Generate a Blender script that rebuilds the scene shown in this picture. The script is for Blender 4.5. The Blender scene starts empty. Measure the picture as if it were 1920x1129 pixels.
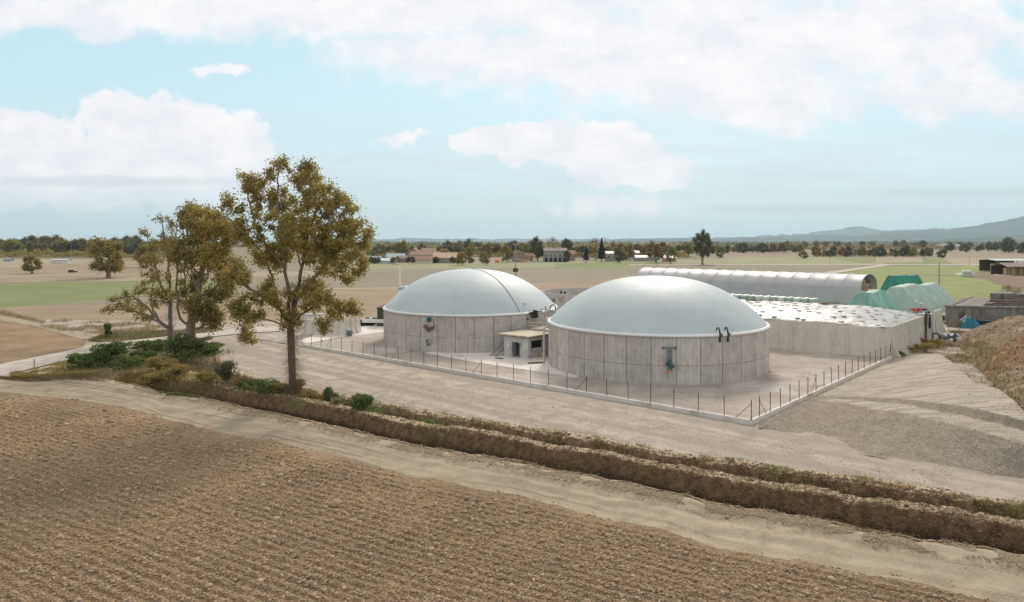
import bpy, math, random
import numpy as np
from mathutils import Vector, Matrix
R = math.radians
SC = bpy.context.scene
COL = SC.collection
# ------------------------------------------------------------------ camera, sky, sun, exposure
H, F, HY = 17.2, 1280.0, 452.0          # drone height, focal length in photo pixels, horizon row
cam = bpy.data.cameras.new('camera'); camo = bpy.data.objects.new('camera', cam); COL.objects.link(camo)
camo.location = (0, 0, H); camo.rotation_euler = (R(90), 0, 0)
cam.sensor_width = 36; cam.lens = 36 * F / 1920; cam.shift_y = -(564.5 - HY) / 1920
cam.clip_start = .5; cam.clip_end = 60000
SC.camera = camo
SC.view_settings.view_transform = 'Standard'; SC.view_settings.look = 'None'
SC.view_settings.exposure = 0.07; SC.view_settings.gamma = 1
SUN_EL, SUN_AZ = 36, 14                  # azimuth to the right of the view direction
sd = bpy.data.lights.new('sun', 'SUN'); sd.energy = 2.4; sd.angle = R(13); sd.color = (1, .90, .78)
so = bpy.data.objects.new('sun', sd); COL.objects.link(so)
so.rotation_euler = (R(90 - SUN_EL), 0, R(180 - SUN_AZ)); so.location = (40, 40, 90)
so.rotation_euler = (Vector((math.sin(R(SUN_AZ)) * math.cos(R(SUN_EL)), math.cos(R(SUN_AZ)) * math.cos(R(SUN_EL)), math.sin(R(SUN_EL))))).to_track_quat('Z', 'Y').to_euler()

class NT:
    """tiny node-tree helper"""
    def __init__(s, tree): s.t = tree; tree.nodes.clear()
    def n(s, typ, **kw):
        nd = s.t.nodes.new(typ)
        for k, v in kw.items():
            if hasattr(nd, k): setattr(nd, k, v)
        return nd
    def l(s, a, b): s.t.links.new(a, b)
    def m(s, op, a, b=None, c=None, clamp=False):
        nd = s.t.nodes.new('ShaderNodeMath'); nd.operation = op; nd.use_clamp = clamp
        for i, v in enumerate((a, b, c)):
            if v is None: continue
            if isinstance(v, (int, float)): nd.inputs[i].default_value = v
            else: s.l(v, nd.inputs[i])
        return nd.outputs[0]
    def mix(s, f, a, b, blend='MIX'):
        nd = s.t.nodes.new('ShaderNodeMix'); nd.data_type = 'RGBA'; nd.blend_type = blend
        for i, v in ((0, f), (6, a), (7, b)):
            if isinstance(v, (int, float)): nd.inputs[i].default_value = v
            elif isinstance(v, tuple): nd.inputs[i].default_value = (*v[:3], 1)
            else: s.l(v, nd.inputs[i])
        return nd.outputs[2]
    def noise(s, vec, scale, detail=5, rough=.55, dist=0):
        nd = s.t.nodes.new('ShaderNodeTexNoise'); nd.inputs['Scale'].default_value = scale
        nd.inputs['Detail'].default_value = detail; nd.inputs['Roughness'].default_value = rough; nd.inputs['Distortion'].default_value = dist
        if vec is not None: s.l(vec, nd.inputs['Vector'])
        return nd.outputs['Fac']
    def mapr(s, v, a, b, c=0, d=1, smooth=True):
        nd = s.t.nodes.new('ShaderNodeMapRange'); nd.interpolation_type = 'SMOOTHSTEP' if smooth else 'LINEAR'
        s.l(v, nd.inputs[0])
        for i, x in enumerate((a, b, c, d)): nd.inputs[i + 1].default_value = x
        return nd.outputs[0]
    def scalevec(s, vec, sc):
        nd = s.t.nodes.new('ShaderNodeMapping'); nd.inputs['Scale'].default_value = sc; s.l(vec, nd.inputs[0]); return nd.outputs[0]

# world: Nishita sky, thinned by high haze, with cumulus laid out by direction
W = bpy.data.worlds.new('World'); SC.world = W; W.use_nodes = True
k = NT(W.node_tree)
sky = k.n('ShaderNodeTexSky', sky_type='NISHITA'); sky.sun_disc = False
sky.sun_elevation = R(SUN_EL); sky.sun_rotation = R(SUN_AZ); sky.air_density = 1.0; sky.dust_density = 1.5; sky.altitude = 100
tc = k.n('ShaderNodeTexCoord'); sx = k.n('ShaderNodeSeparateXYZ'); k.l(tc.outputs['Generated'], sx.inputs[0])
ay = k.m('MAXIMUM', k.m('ABSOLUTE', sx.outputs[1]), .25)
cu = k.m('MULTIPLY', k.m('DIVIDE', sx.outputs[0], ay), 10.0)      # tan azimuth x10
cv = k.m('MULTIPLY', k.m('DIVIDE', sx.outputs[2], ay), 10.0)      # tan elevation x10
cmb = k.n('ShaderNodeCombineXYZ'); k.l(cu, cmb.inputs[0]); k.l(cv, cmb.inputs[1])
P0 = cmb.outputs[0]
wa = k.noise(P0, .9, 6, .6); wb_ = k.noise(k.scalevec(P0, (1.3, 1.3, 1)), 1.1, 6, .6)
cu_, cv_0 = cu, cv
cu = k.m('ADD', cu, k.m('MULTIPLY', k.m('SUBTRACT', wa, .5), 1.5)); cv = k.m('ADD', cv, k.m('MULTIPLY', k.m('SUBTRACT', wb_, .5), .8))
nbig = k.noise(k.scalevec(P0, (.55, .9, 1)), 1.0, 3, .5)
ned = k.noise(P0, 1.7, 9, .58)
nedge = k.m('SUBTRACT', ned, .5); nb = k.m('SUBTRACT', nbig, .5)
def blob(px, py, a, b, flat=0):
    """field >0 inside an ellipse given in tan-space (photo pixels / 128)"""
    u0, v0 = (px - 960) / 128, (HY - py) / 128; a /= 128; b /= 128
    du = k.m('DIVIDE', k.m('SUBTRACT', cu, u0), a); dv = k.m('DIVIDE', k.m('SUBTRACT', cv, v0), b)
    if flat: dv = k.m('MAXIMUM', dv, k.m('MULTIPLY', dv, -flat))   # compress the underside
    d = k.m('SQRT', k.m('ADD', k.m('MULTIPLY', du, du), k.m('MULTIPLY', dv, dv)))
    return k.m('SUBTRACT', 1, d)
def union(bs):
    r = bs[0]
    for b in bs[1:]: r = k.m('SMOOTH_MAX', r, b, .12)
    return r
cum = union([blob(60, 300, 190, 95), blob(250, 262, 125, 98), blob(330, 270, 110, 90), blob(440, 290, 95, 82), blob(150, 340, 330, 60), blob(400, 340, 150, 60),
             blob(1140, 290, 120, 66), blob(985, 268, 150, 40), blob(1060, 268, 90, 46), blob(1215, 318, 95, 42), blob(900, 262, 70, 26)])
cumd = k.m('ADD', cum, k.m('ADD', k.m('MULTIPLY', nedge, .95), k.m('MULTIPLY', nb, .25)))
cv = cv_0
cm1 = k.mapr(cumd, -.05, .22)
cv = k.m('ADD', cv_0, k.m('MULTIPLY', k.m('SUBTRACT', wb_, .5), .8))
wisp = union([blob(1500, 70, 720, 108), blob(700, 20, 900, 66), blob(200, 25, 420, 52), blob(1300, 150, 380, 80), blob(1420, 190, 240, 58), blob(1800, 175, 230, 66), blob(1000, 110, 420, 66), blob(420, 132, 40, 14),
              blob(745, 255, 42, 14), blob(1140, 392, 130, 30), blob(1560, -60, 1500, 110), blob(1790, 60, 300, 60)])
cv = cv_0
wispd = k.m('ADD', k.m('ADD', wisp, k.m('MULTIPLY', nedge, 1.25)), k.m('MULTIPLY', nb, .9))
cm2 = k.m('MULTIPLY', k.mapr(wispd, -.14, .50), .97)
streak = k.noise(k.scalevec(P0, (.35, 3.2, 1)), 1.0, 6, .6)
low = k.m('MULTIPLY', k.mapr(streak, .40, .66), k.mapr(cv, 2.2, .8, 0, .7))
gcol = k.n('ShaderNodeValToRGB'); e = gcol.color_ramp.elements
k.l(k.m('DIVIDE', cv, 4.0), gcol.inputs[0])
e[0].position = 0.0; e[0].color = (.50, .69, .78, 1); e[1].position = .9; e[1].color = (.57, .83, .92, 1)
x = e.new(.10); x.color = (.555, .725, .80, 1)
x = e.new(.30); x.color = (.655, .83, .90, 1)
x = e.new(.50); x.color = (.63, .855, .93, 1)
base = k.mix(.85, k.mix(1.0, sky.outputs[0], (.9, .9, .9), 'MULTIPLY'), k.mix(1.0, gcol.outputs[0], (10, 10, 10), 'MULTIPLY'))
base = k.mix(low, base, (6.6, 7.3, 7.9))
shade = k.mapr(k.noise(k.scalevec(P0, (.8, 1.4, 1)), 1.3, 7, .55), .3, .7)
ccol = k.mix(shade, (8.1, 8.3, 8.85), (9.8, 9.6, 9.65))
base = k.mix(k.m('MULTIPLY', k.mapr(cm1, 0, 1), k.mapr(cv, .3, 1.1, .35, 1)), base, ccol)
base = k.mix(cm2, base, ccol)
base = k.mix(k.mapr(cv, 3.6, 9.0, 0, .8), base, k.mix(k.mapr(nbig, .35, .65), (7.8, 7.2, 6.7), (9.8, 9.0, 8.3)))
gb = k.m('ADD', union([blob(1800, 362, 210, 12), blob(1500, 392, 260, 12), blob(180, 340, 330, 14)]), k.m('MULTIPLY', nedge, .8))
base = k.mix(k.m('MULTIPLY', k.mapr(gb, -.1, .7), .45), base, (5.6, 6.2, 6.7))
bg = k.n('ShaderNodeBackground'); k.l(base, bg.inputs[0]); bg.inputs[1].default_value = .1
wo = k.n('ShaderNodeOutputWorld'); k.l(bg.outputs[0], wo.inputs[0])
W.cycles.sampling_method = 'MANUAL'; W.cycles.sample_map_resolution = 512

# ------------------------------------------------------------------ helpers
def G(px, py, z=0.0):
    """ground point seen at photo pixel (px, py) on level z"""
    Y = F * (H - z) / (py - HY); return ((px - 960) / F * Y, Y)
def ax(px, Y): return (px - 960) / F * Y
def tag(o, label=None, cat=None, group=None, kind=None):
    if label: o['label'] = label
    if cat: o['category'] = cat
    if group: o['group'] = group
    if kind: o['kind'] = kind
    return o
def thing(name, label, cat, loc=(0, 0, 0), rz=0, group=None):
    o = bpy.data.objects.new(name, None); COL.objects.link(o); o.empty_display_size = .3
    o.location = loc; o.rotation_euler = (0, 0, rz); return tag(o, label, cat, group)
def link(name, me, mt=None, parent=None, loc=None):
    if mt is not None: me.materials.append(mt)
    o = bpy.data.objects.new(name, me); COL.objects.link(o)
    if parent is not None: o.parent = parent
    if loc is not None: o.location = loc
    return o
def copy_tree(o, parent=None):
    c = o.copy(); COL.objects.link(c)
    if parent is not None: c.parent = parent
    for ch in KIDS(o): copy_tree(ch, c)
    return c
def KIDS(o): return [x for x in list(COL.objects) if x.parent == o] if o.type == 'EMPTY' or o.get('_k') else []
def fastmesh(name, V, Fq, smooth=False):
    """V (n,3) array, Fq (m,k) int array"""
    me = bpy.data.meshes.new(name); V = np.asarray(V, np.float32); Fq = np.asarray(Fq, np.int32); kk = Fq.shape[1]
    me.vertices.add(len(V)); me.vertices.foreach_set('co', V.ravel())
    me.loops.add(Fq.size); me.loops.foreach_set('vertex_index', Fq.ravel())
    me.polygons.add(len(Fq)); me.polygons.foreach_set('loop_start', np.arange(0, Fq.size, kk, dtype=np.int32))
    me.polygons.foreach_set('loop_total', np.full(len(Fq), kk, np.int32))
    if smooth: me.polygons.foreach_set('use_smooth', np.ones(len(Fq), bool))
    me.update(calc_edges=True); return me
def gridmesh(name, P, smooth=True):
    """P (r,c,3)"""
    r, c = P.shape[:2]; i = np.arange(r * c).reshape(r, c)
    q = np.stack([i[:-1, :-1], i[:-1, 1:], i[1:, 1:], i[1:, :-1]], -1).reshape(-1, 4)
    return fastmesh(name, P.reshape(-1, 3), q, smooth)
class MB:
    """collects solids; build() links them as ONE mesh object"""
    def __init__(s): s.v = []; s.f = []; s.sm = []
    def add(s, vs, fs, smooth=False):
        n = len(s.v); s.v += [tuple(p) for p in vs]; s.f += [tuple(i + n for i in q) for q in fs]; s.sm += [smooth] * len(fs); return s
    def box(s, c, d, rz=0, M=None):
        hx, hy, hz = d[0] / 2, d[1] / 2, d[2] / 2; cs, sn = math.cos(rz), math.sin(rz); vs = []
        for X, Y, Z in ((-hx,-hy,-hz),(hx,-hy,-hz),(hx,hy,-hz),(-hx,hy,-hz),(-hx,-hy,hz),(hx,-hy,hz),(hx,hy,hz),(-hx,hy,hz)):
            p = Vector((X, Y, Z))
            if M is not None: p = M @ p
            vs.append((c[0] + p.x * cs - p.y * sn, c[1] + p.x * sn + p.y * cs, c[2] + p.z))
        return s.add(vs, ((0,3,2,1),(4,5,6,7),(0,1,5,4),(1,2,6,5),(2,3,7,6),(3,0,4,7)))
    def tube(s, pts, r, n=8, caps=True, smooth=True):
        pts = [Vector(p) for p in pts]; rs = r if isinstance(r, (list, tuple)) else [r] * len(pts); vs = []; fs = []
        ref = None
        for i, p in enumerate(pts):
            d = (pts[min(i + 1, len(pts) - 1)] - pts[max(i - 1, 0)]).normalized()
            if ref is None: ref = Vector((0, 0, 1)) if abs(d.z) < .9 else Vector((1, 0, 0))
            a = d.cross(ref).normalized(); b = d.cross(a).normalized(); ref = (-b if False else ref - d * ref.dot(d)).normalized() if (ref - d * ref.dot(d)).length > 1e-3 else Vector((1, 0, 0))
            a = d.cross(ref).normalized(); b = d.cross(a)
            for q in range(n):
                t = 2 * math.pi * q / n; vs.append(p + (a * math.cos(t) + b * math.sin(t)) * rs[i])
        for i in range(len(pts) - 1):
            for q in range(n):
                q2 = (q + 1) % n; fs.append((i * n + q, i * n + q2, (i + 1) * n + q2, (i + 1) * n + q))
        s.add(vs, fs, smooth)
        if caps:
            s.add(vs[:n], (tuple(range(n)),)); s.add(vs[-n:], (tuple(reversed(range(n))),))
        return s
    def lathe(s, prof, c=(0, 0, 0), n=24, smooth=True):
        vs = []; fs = []
        for rr, z in prof:
            for q in range(n):
                t = 2 * math.pi * q / n; vs.append((c[0] + rr * math.cos(t), c[1] + rr * math.sin(t), c[2] + z))
        for i in range(len(prof) - 1):
            for q in range(n):
                q2 = (q + 1) % n; fs.append((i * n + q, i * n + q2, (i + 1) * n + q2, (i + 1) * n + q))
        return s.add(vs, fs, smooth)
    def prism(s, poly, z0, z1):
        n = len(poly); vs = [(x, y, z0) for x, y in poly] + [(x, y, z1) for x, y in poly]
        return s.add(vs, [tuple(reversed(range(n))), tuple(range(n, 2 * n))] + [(i, (i + 1) % n, n + (i + 1) % n, n + i) for i in range(n)])
    def extr(s, sec, o, ex, ez, ey, L):
        """section points (a,b) in axes ex, ez at o, extruded L along ey"""
        o, ex, ez, ey = Vector(o), Vector(ex), Vector(ez), Vector(ey); n = len(sec)
        A = [o + ex * a + ez * b for a, b in sec]; B = [p + ey * L for p in A]
        return s.add(A + B, [tuple(range(n)), tuple(reversed(range(n, 2 * n)))] + [(i, n + i, n + (i + 1) % n, (i + 1) % n) for i in range(n)])
    def build(s, name, mt, parent=None, world=True):
        me = bpy.data.meshes.new(name); off = parent.location if (parent is not None and world) else Vector((0, 0, 0))
        if parent is not None and world and parent.parent is not None: off = off + parent.parent.location
        me.from_pydata([(x - off[0], y - off[1], z - off[2]) for x, y, z in s.v], [], s.f)
        me.polygons.foreach_set('use_smooth', s.sm); me.update()
        return link(name, me, mt, parent)

# numpy noise -------------------------------------------------------
def _h(ix, iy, s):
    n = (ix.astype(np.int64) * 374761393 + iy.astype(np.int64) * 668265263 + s * 974634777) & 0xFFFFFFFF
    n = ((n ^ (n >> 13)) * 1274126177) & 0xFFFFFFFF; n = n ^ (n >> 16)
    return (n & 0xFFFFFF).astype(np.float64) / 0xFFFFFF
def vn(x, y, s=0):
    x = np.asarray(x, float); y = np.asarray(y, float)
    ix = np.floor(x); iy = np.floor(y); fx = x - ix; fy = y - iy; fx = fx * fx * (3 - 2 * fx); fy = fy * fy * (3 - 2 * fy)
    a = _h(ix, iy, s); b = _h(ix + 1, iy, s); c = _h(ix, iy + 1, s); d = _h(ix + 1, iy + 1, s)
    return (a * (1 - fx) + b * fx) * (1 - fy) + (c * (1 - fx) + d * fx) * fy - .5
def fbm(x, y, o=4, s=0):
    r = 0; a = 1; 
    for i in range(o): r = r + a * vn(x * 2 ** i + 17 * i, y * 2 ** i - 9 * i, s + i); a *= .5
    return r
def worley(x, y, s=0):
    ix = np.floor(x); iy = np.floor(y); best = np.full(x.shape, 9.0)
    for dx in (-1, 0, 1):
        for dy in (-1, 0, 1):
            jx = ix + dx; jy = iy + dy
            d = (jx + _h(jx, jy, s) - x) ** 2 + (jy + _h(jx, jy, s + 7) - y) ** 2
            r = .55 + .5 * _h(jx, jy, s + 13); best = np.minimum(best, d / (r * r))
    return np.sqrt(best)

# materials ---------------------------------------------------------
def mat(name, c1, c2=None, sc=1.0, rough=.85, bump=0, bsc=None, c3=None, sc3=None, t3=(.55, .7), stretch=None, spec=.3, metal=0, trans=0, coord='Object', detail=6, fine=None, aspect=None):
    m = bpy.data.materials.new(name); m.use_nodes = True; k = NT(m.node_tree)
    out = k.n('ShaderNodeOutputMaterial'); b = k.n('ShaderNodeBsdfPrincipled')
    vec = None if coord == 'World' else k.n('ShaderNodeTexCoord').outputs[coord]
    if coord == 'World': vec = k.n('ShaderNodeNewGeometry').outputs['Position']
    if stretch: vec = k.scalevec(vec, stretch)
    col = c1
    if c2 is not None: col = k.mix(k.mapr(k.noise(vec, sc, detail, .6), .3, .7), c1, c2)
    if c3 is not None: col = k.mix(k.mapr(k.noise(vec, sc3 or sc * .3, 5, .6), *t3), col, c3)
    if fine: 
        f = k.mapr(k.noise(vec, fine[0], 3, .7), .3, .7, 1 - fine[1], 1 + fine[1])
        cc = k.n('ShaderNodeCombineXYZ'); [k.l(f, cc.inputs[i]) for i in range(3)]
        col = k.mix(1.0, col, cc.outputs[0], 'MULTIPLY')
    if isinstance(col, tuple): b.inputs['Base Color'].default_value = (*col, 1)
    else: k.l(col, b.inputs['Base Color'])
    b.inputs['Roughness'].default_value = rough; b.inputs['Specular IOR Level'].default_value = spec; b.inputs['Metallic'].default_value = metal
    if bump:
        bp = k.n('ShaderNodeBump'); bp.inputs['Strength'].default_value = 1; bp.inputs['Distance'].default_value = bump
        k.l(k.noise(vec, bsc or sc * 3, 6, .65), bp.inputs['Height']); k.l(bp.outputs[0], b.inputs['Normal'])
    k.l(b.outputs[0], out.inputs[0]); return m
def leafmat(name, cols, trans=.42):
    """leaves: hue picked per leaf island"""
    m = bpy.data.materials.new(name); m.use_nodes = True; k = NT(m.node_tree)
    out = k.n('ShaderNodeOutputMaterial'); g = k.n('ShaderNodeNewGeometry'); rp = k.n('ShaderNodeValToRGB')
    tc = k.n('ShaderNodeTexCoord')
    f = k.m('ADD', k.m('MULTIPLY', g.outputs['Random Per Island'], .55), k.m('MULTIPLY', k.mapr(k.noise(tc.outputs['Object'], .45, 3), .3, .7), .45))
    k.l(f, rp.inputs[0]); el = rp.color_ramp.elements
    for i, c in enumerate(cols):
        q = i / (len(cols) - 1)
        if i == 0: el[0].position = 0; el[0].color = (*c, 1)
        elif i == len(cols) - 1: el[1].position = 1; el[1].color = (*c, 1)
    for i, c in enumerate(cols[1:-1]): n_ = el.new((i + 1) / (len(cols) - 1)); n_.color = (*c, 1)
    d = k.n('ShaderNodeBsdfPrincipled'); k.l(rp.outputs[0], d.inputs['Base Color']); d.inputs['Roughness'].default_value = .6; d.inputs['Specular IOR Level'].default_value = .25
    t = k.n('ShaderNodeBsdfTranslucent'); k.l(rp.outputs[0], t.inputs[0]); mx = k.n('ShaderNodeMixShader'); mx.inputs[0].default_value = trans
    k.l(d.outputs[0], mx.inputs[1]); k.l(t.outputs[0], mx.inputs[2]); k.l(mx.outputs[0], out.inputs[0]); return m
M = {}
# ------------------------------------------------------------------ ground lines traced on the land
PX = np.arange(-560, 2480, 2.0)                 # one column of terrain every 2 px of azimuth
U = (PX - 960) / F
def line(pts, z=0.0):
    """photo polyline -> distance Y for every column, at level z"""
    p = np.array(pts, float)
    return F * (H - z) / (np.interp(PX, p[:, 0], p[:, 1]) - HY)
LA = line([(-560, 700), (-200, 728), (0, 737), (108, 744), (230, 763), (303, 783), (368, 800), (433, 813), (520, 830), (640, 856), (760, 890), (846, 908), (947, 930), (1031, 948), (1132, 967), (1200, 985), (1290, 1005), (1380, 1030), (1516, 1053), (1583, 1072), (1696, 1095), (1831, 1121), (2480, 1250)])
LB = line([(-560, 676), (-200, 702), (0, 711), (60, 716), (140, 712), (200, 716), (260, 724), (303, 740), (368, 746), (455, 765), (541, 783), (627, 801), (762, 834), (846, 849), (981, 869), (1048, 886), (1132, 900), (1197, 914), (1358, 950), (1470, 967), (1561, 983), (1651, 1003), (1786, 1023), (1920, 1046), (2480, 1150)])
LD = line([(-560, 675), (-200, 701), (0, 709), (140, 703), (242, 700), (303, 707), (368, 718), (455, 737), (520, 746), (640, 769), (695, 783), (762, 797), (846, 811), (897, 815), (964, 829), (1031, 846), (1132, 856), (1200, 872), (1290, 890), (1380, 906), (1516, 926), (1606, 946), (1741, 963), (1831, 978), (1920, 996), (2480, 1100)], .4)
LF = line([(-560, 674), (-200, 700), (0, 706), (120, 679), (186, 661), (292, 648), (400, 655), (430, 690), (480, 705), (560, 722), (640, 738), (722, 757), (779, 764), (863, 781), (947, 795), (1031, 805), (1099, 815), (1200, 835), (1290, 850), (1380, 863), (1470, 877), (1583, 890), (1696, 904), (1786, 924), (1920, 938), (2480, 1030)])
LD = np.maximum(LD, LB * 1.004 + .05); LF = np.maximum(LF, LD * 1.004 + .05)
wob = lambda Y, a, s, sc=.5: Y + a * fbm(U * Y * sc, Y * sc, 4, s)
LA2 = wob(LA, .9, 3, .35); LB2 = wob(LB, .5, 5, .6); LD2 = wob(LD, .5, 9, .25); LF2 = wob(LF, .7, 15, .4)
fd = np.clip((PX - 195) / 90, 0, 1); fd = fd * fd * (3 - 2 * fd)   # the ditches open east of the bushes
def uvset(me, P, S):
    uv = me.uv_layers.new(name='UVMap'); r, c = P.shape[:2]
    i = np.arange(r * c).reshape(r, c); q = np.stack([i[:-1, :-1], i[:-1, 1:], i[1:, 1:], i[1:, :-1]], -1).reshape(-1)
    uv.data.foreach_set('uv', S.reshape(-1, 2)[q].astype(np.float32).ravel())
def patch(name, mt, Y, Z, kind='structure', smooth=True, uv=None, label=None, cols=None):
    X = U[None, :] * Y
    P = np.stack([X, Y, Z], -1)
    if cols is not None: P = P[:, cols]
    me = gridmesh(name, P, smooth)
    if uv is not None: uvset(me, P, uv if cols is None else uv[:, cols])
    o = link(name, me, mt); tag(o, kind=kind)
    if label: tag(o, label)
    return o
def soilmat(name, c1, c2, c3, sc=2.2, b=.05):
    m = bpy.data.materials.new(name); m.use_nodes = True; k = NT(m.node_tree)
    out = k.n('ShaderNodeOutputMaterial'); bs = k.n('ShaderNodeBsdfPrincipled'); P = k.n('ShaderNodeNewGeometry').outputs['Position']
    n1 = k.noise(P, sc, 8, .7); n2 = k.noise(P, .12, 5, .6); n3 = k.noise(P, sc * 4, 5, .7)
    col = k.mix(k.mapr(n1, .35, .65), c1, c2)
    col = k.mix(k.m('MULTIPLY', k.mapr(n3, .56, .72), .55), col, c3)
    f = k.mapr(n2, .3, .7, .78, 1.18); cc = k.n('ShaderNodeCombineXYZ'); [k.l(f, cc.inputs[i]) for i in range(3)]
    col = k.mix(1.0, col, cc.outputs[0], 'MULTIPLY')
    k.l(col, bs.inputs['Base Color']); bs.inputs['Roughness'].default_value = .95; bs.inputs['Specular IOR Level'].default_value = .15
    bp = k.n('ShaderNodeBump'); bp.inputs['Distance'].default_value = b; k.l(k.noise(P, sc * 3.5, 8, .75), bp.inputs['Height'])
    k.l(bp.outputs[0], bs.inputs['Normal']); k.l(bs.outputs[0], out.inputs[0]); return m
M['plough'] = soilmat('ploughed_soil', (.225, .155, .098), (.345, .25, .162), (.43, .30, .18), 2.6, .07)
def trackmat(name, c1, c2, c3, treads=True):
    m = bpy.data.materials.new(name); m.use_nodes = True; k = NT(m.node_tree)
    out = k.n('ShaderNodeOutputMaterial'); bs = k.n('ShaderNodeBsdfPrincipled'); P = k.n('ShaderNodeNewGeometry').outputs['Position']
    uvn = k.n('ShaderNodeTexCoord').outputs['UV']; sp = k.n('ShaderNodeSeparateXYZ'); k.l(uvn, sp.inputs[0])
    st = k.noise(k.scalevec(uvn, (.06, 1.6, 1) if treads else (.025, .5, 1)), 1, 7 if treads else 5, .6); n1 = k.noise(P, .5, 7, .65); n2 = k.noise(P, 5, 7, .75)
    col = k.mix(k.mapr(st, .35, .65), c1, c2); col = k.mix(k.mapr(n1, .42, .66), col, c3)
    f = k.mapr(n2, .25, .75, .84, 1.14); cc = k.n('ShaderNodeCombineXYZ'); [k.l(f, cc.inputs[i]) for i in range(3)]
    col = k.mix(1.0, col, cc.outputs[0], 'MULTIPLY')
    k.l(col, bs.inputs['Base Color']); bs.inputs['Roughness'].default_value = .95; bs.inputs['Specular IOR Level'].default_value = .15
    hgt = k.m('ADD', k.m('MULTIPLY', k.noise(P, 9, 8, .75), 1.0), k.m('MULTIPLY', st, .7 if treads else .15))
    if treads:
        w = k.m('SINE', k.m('MULTIPLY', k.m('ADD', sp.outputs[0], k.m('ABSOLUTE', k.m('SINE', k.m('MULTIPLY', sp.outputs[1], 4.2)))), 20.0))
        gate = k.m('MULTIPLY', k.mapr(k.noise(k.scalevec(uvn, (.05, .9, 1)), 1, 3, .5), .50, .58), .5)
        hgt = k.m('ADD', hgt, k.m('MULTIPLY', w, gate))
    bp = k.n('ShaderNodeBump'); bp.inputs['Distance'].default_value = .045; k.l(hgt, bp.inputs['Height'])
    k.l(bp.outputs[0], bs.inputs['Normal']); k.l(bs.outputs[0], out.inputs[0]); return m
M['track'] = trackmat('dirt_track', (.345, .285, .21), (.43, .36, .27), (.30, .245, .18))
M['gravel_road'] = trackmat('gravel_road', (.34, .29, .245), (.50, .43, .365), (.33, .285, .245), False)
M['farm_road'] = trackmat('farm_road', (.52, .46, .41), (.60, .54, .49), (.44, .38, .33), False)
# foreground field ---------------------------------------------------
def furrow(X, Y): return np.sin((X * .5 + Y * .866 + .4 * fbm(X * .08, Y * .08, 2, 4)) * 2 * math.pi / .68)
def soil_z(X, Y):
    rows = .065 * furrow(X, Y) * (.7 + .8 * vn(X * .2, Y * .2, 14))
    c1 = 1 - worley(X * 3.2, Y * 3.2, 1); c2 = 1 - worley(X * 6.5, Y * 6.5, 2)
    return -.10 + rows * .9 + .055 * np.maximum(c1, 0) * (vn(X * .9, Y * .9, 8) + .75) + .045 * np.maximum(c2, 0) + .05 * fbm(X * .5, Y * .5, 3, 6)
N = 470; t = np.linspace(0, 1, N)[:, None]
inv = (1 / 21.0) * (1 - t) + (1 / LA2[None, :]) * t; Y = 1 / inv; X = U[None, :] * Y
edge = np.clip((1 - t) * 25, 0, 1)
Z = soil_z(X, Y) * edge + 0.0
patch('ploughed_field', M['plough'], Y, Z, label='clodded brown ploughed field in the foreground')
# dirt track ---------------------------------------------------------
arc = np.concatenate([[0], np.cumsum(np.hypot(np.diff(U * LB), np.diff(LB)))])
N = 34; t = np.linspace(0, 1, N)[:, None]; Y = LA2 * (1 - t) + LB2 * t; X = U * Y
perp = (LB - LA) * .62
S = np.stack([np.broadcast_to(arc, Y.shape), t * perp], -1)
rut = lambda c, w: np.exp(-((t - c) / w) ** 2)
Z = -.07 * rut(.30, .09) - .07 * rut(.62, .09) + .05 * rut(.46, .07) + .10 * rut(.93, .08) + .03 * fbm(X, Y, 4, 2) * np.sin(t * math.pi)
Z = Z * np.sin(np.clip(t, 0, 1) * math.pi) ** .4
patch('dirt_track', M['track'], Y, Z, uv=S, label='pale beige dirt track between the field and the ditch')
# banks and ditches --------------------------------------------------
keyt = [(0, 0, 0.0), (.06, 0, .10), (.14, 0, -.15), (.34, 0, -1.35), (.52, 0, -1.40), (.66, 0, -.90), (.84, 0, .10), (.95, 0, .48), (1, 0, .52),
        (0, 1, .55), (.20, 1, .50), (.29, 1, -.25), (.38, 1, -1.05), (.52, 1, -1.1), (.62, 1, -.85), (.80, 1, -.12), (.90, 1, .03), (1, 1, 0)]
rows = []; N1, N2 = 46, 52
kt = np.array([(a, z) for a, s_, z in keyt if s_ == 0]); kt2 = np.array([(a, z) for a, s_, z in keyt if s_ == 1])
t1 = np.linspace(0, 1, N1, endpoint=False)[:, None]; t2 = np.linspace(0, 1, N2)[:, None]
Ya = LB2 * (1 - t1) + LD2 * t1; Yb = LD2 * (1 - t2) + LF2 * t2
Za = np.interp(t1, kt[:, 0], kt[:, 1]) * np.ones_like(U); Zb = np.interp(t2, kt2[:, 0], kt2[:, 1]) * np.ones_like(U)
Y = np.vstack([Ya, Yb]); Z = np.vstack([Za, Zb]); X = U * Y
fade = fd[None, :]; tt = np.vstack([t1 / 2, .5 + t2 / 2])
rough_ = .12 * fbm(X * .45, Y * .45, 3, 21) + .16 * fbm(X * 1.7, Y * 1.7, 3, 22) + .07 * (1 - worley(X * 2.6, Y * 2.6, 5)) + .05 * fbm(X * 7, Y * 7, 2, 23)
mound = .35 * np.sin(tt * math.pi) ** .7 + .12 * fbm(X * .5, Y * .5, 4, 31)
Z = (Z * (1 + .25 * fbm(X * .2, Y * .2, 2, 8)) + rough_ * (np.sin(tt * math.pi) ** .35)) * fade + (1 - fade) * mound * np.sin(tt * math.pi) ** .3
BANK = (Y, Z)
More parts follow.
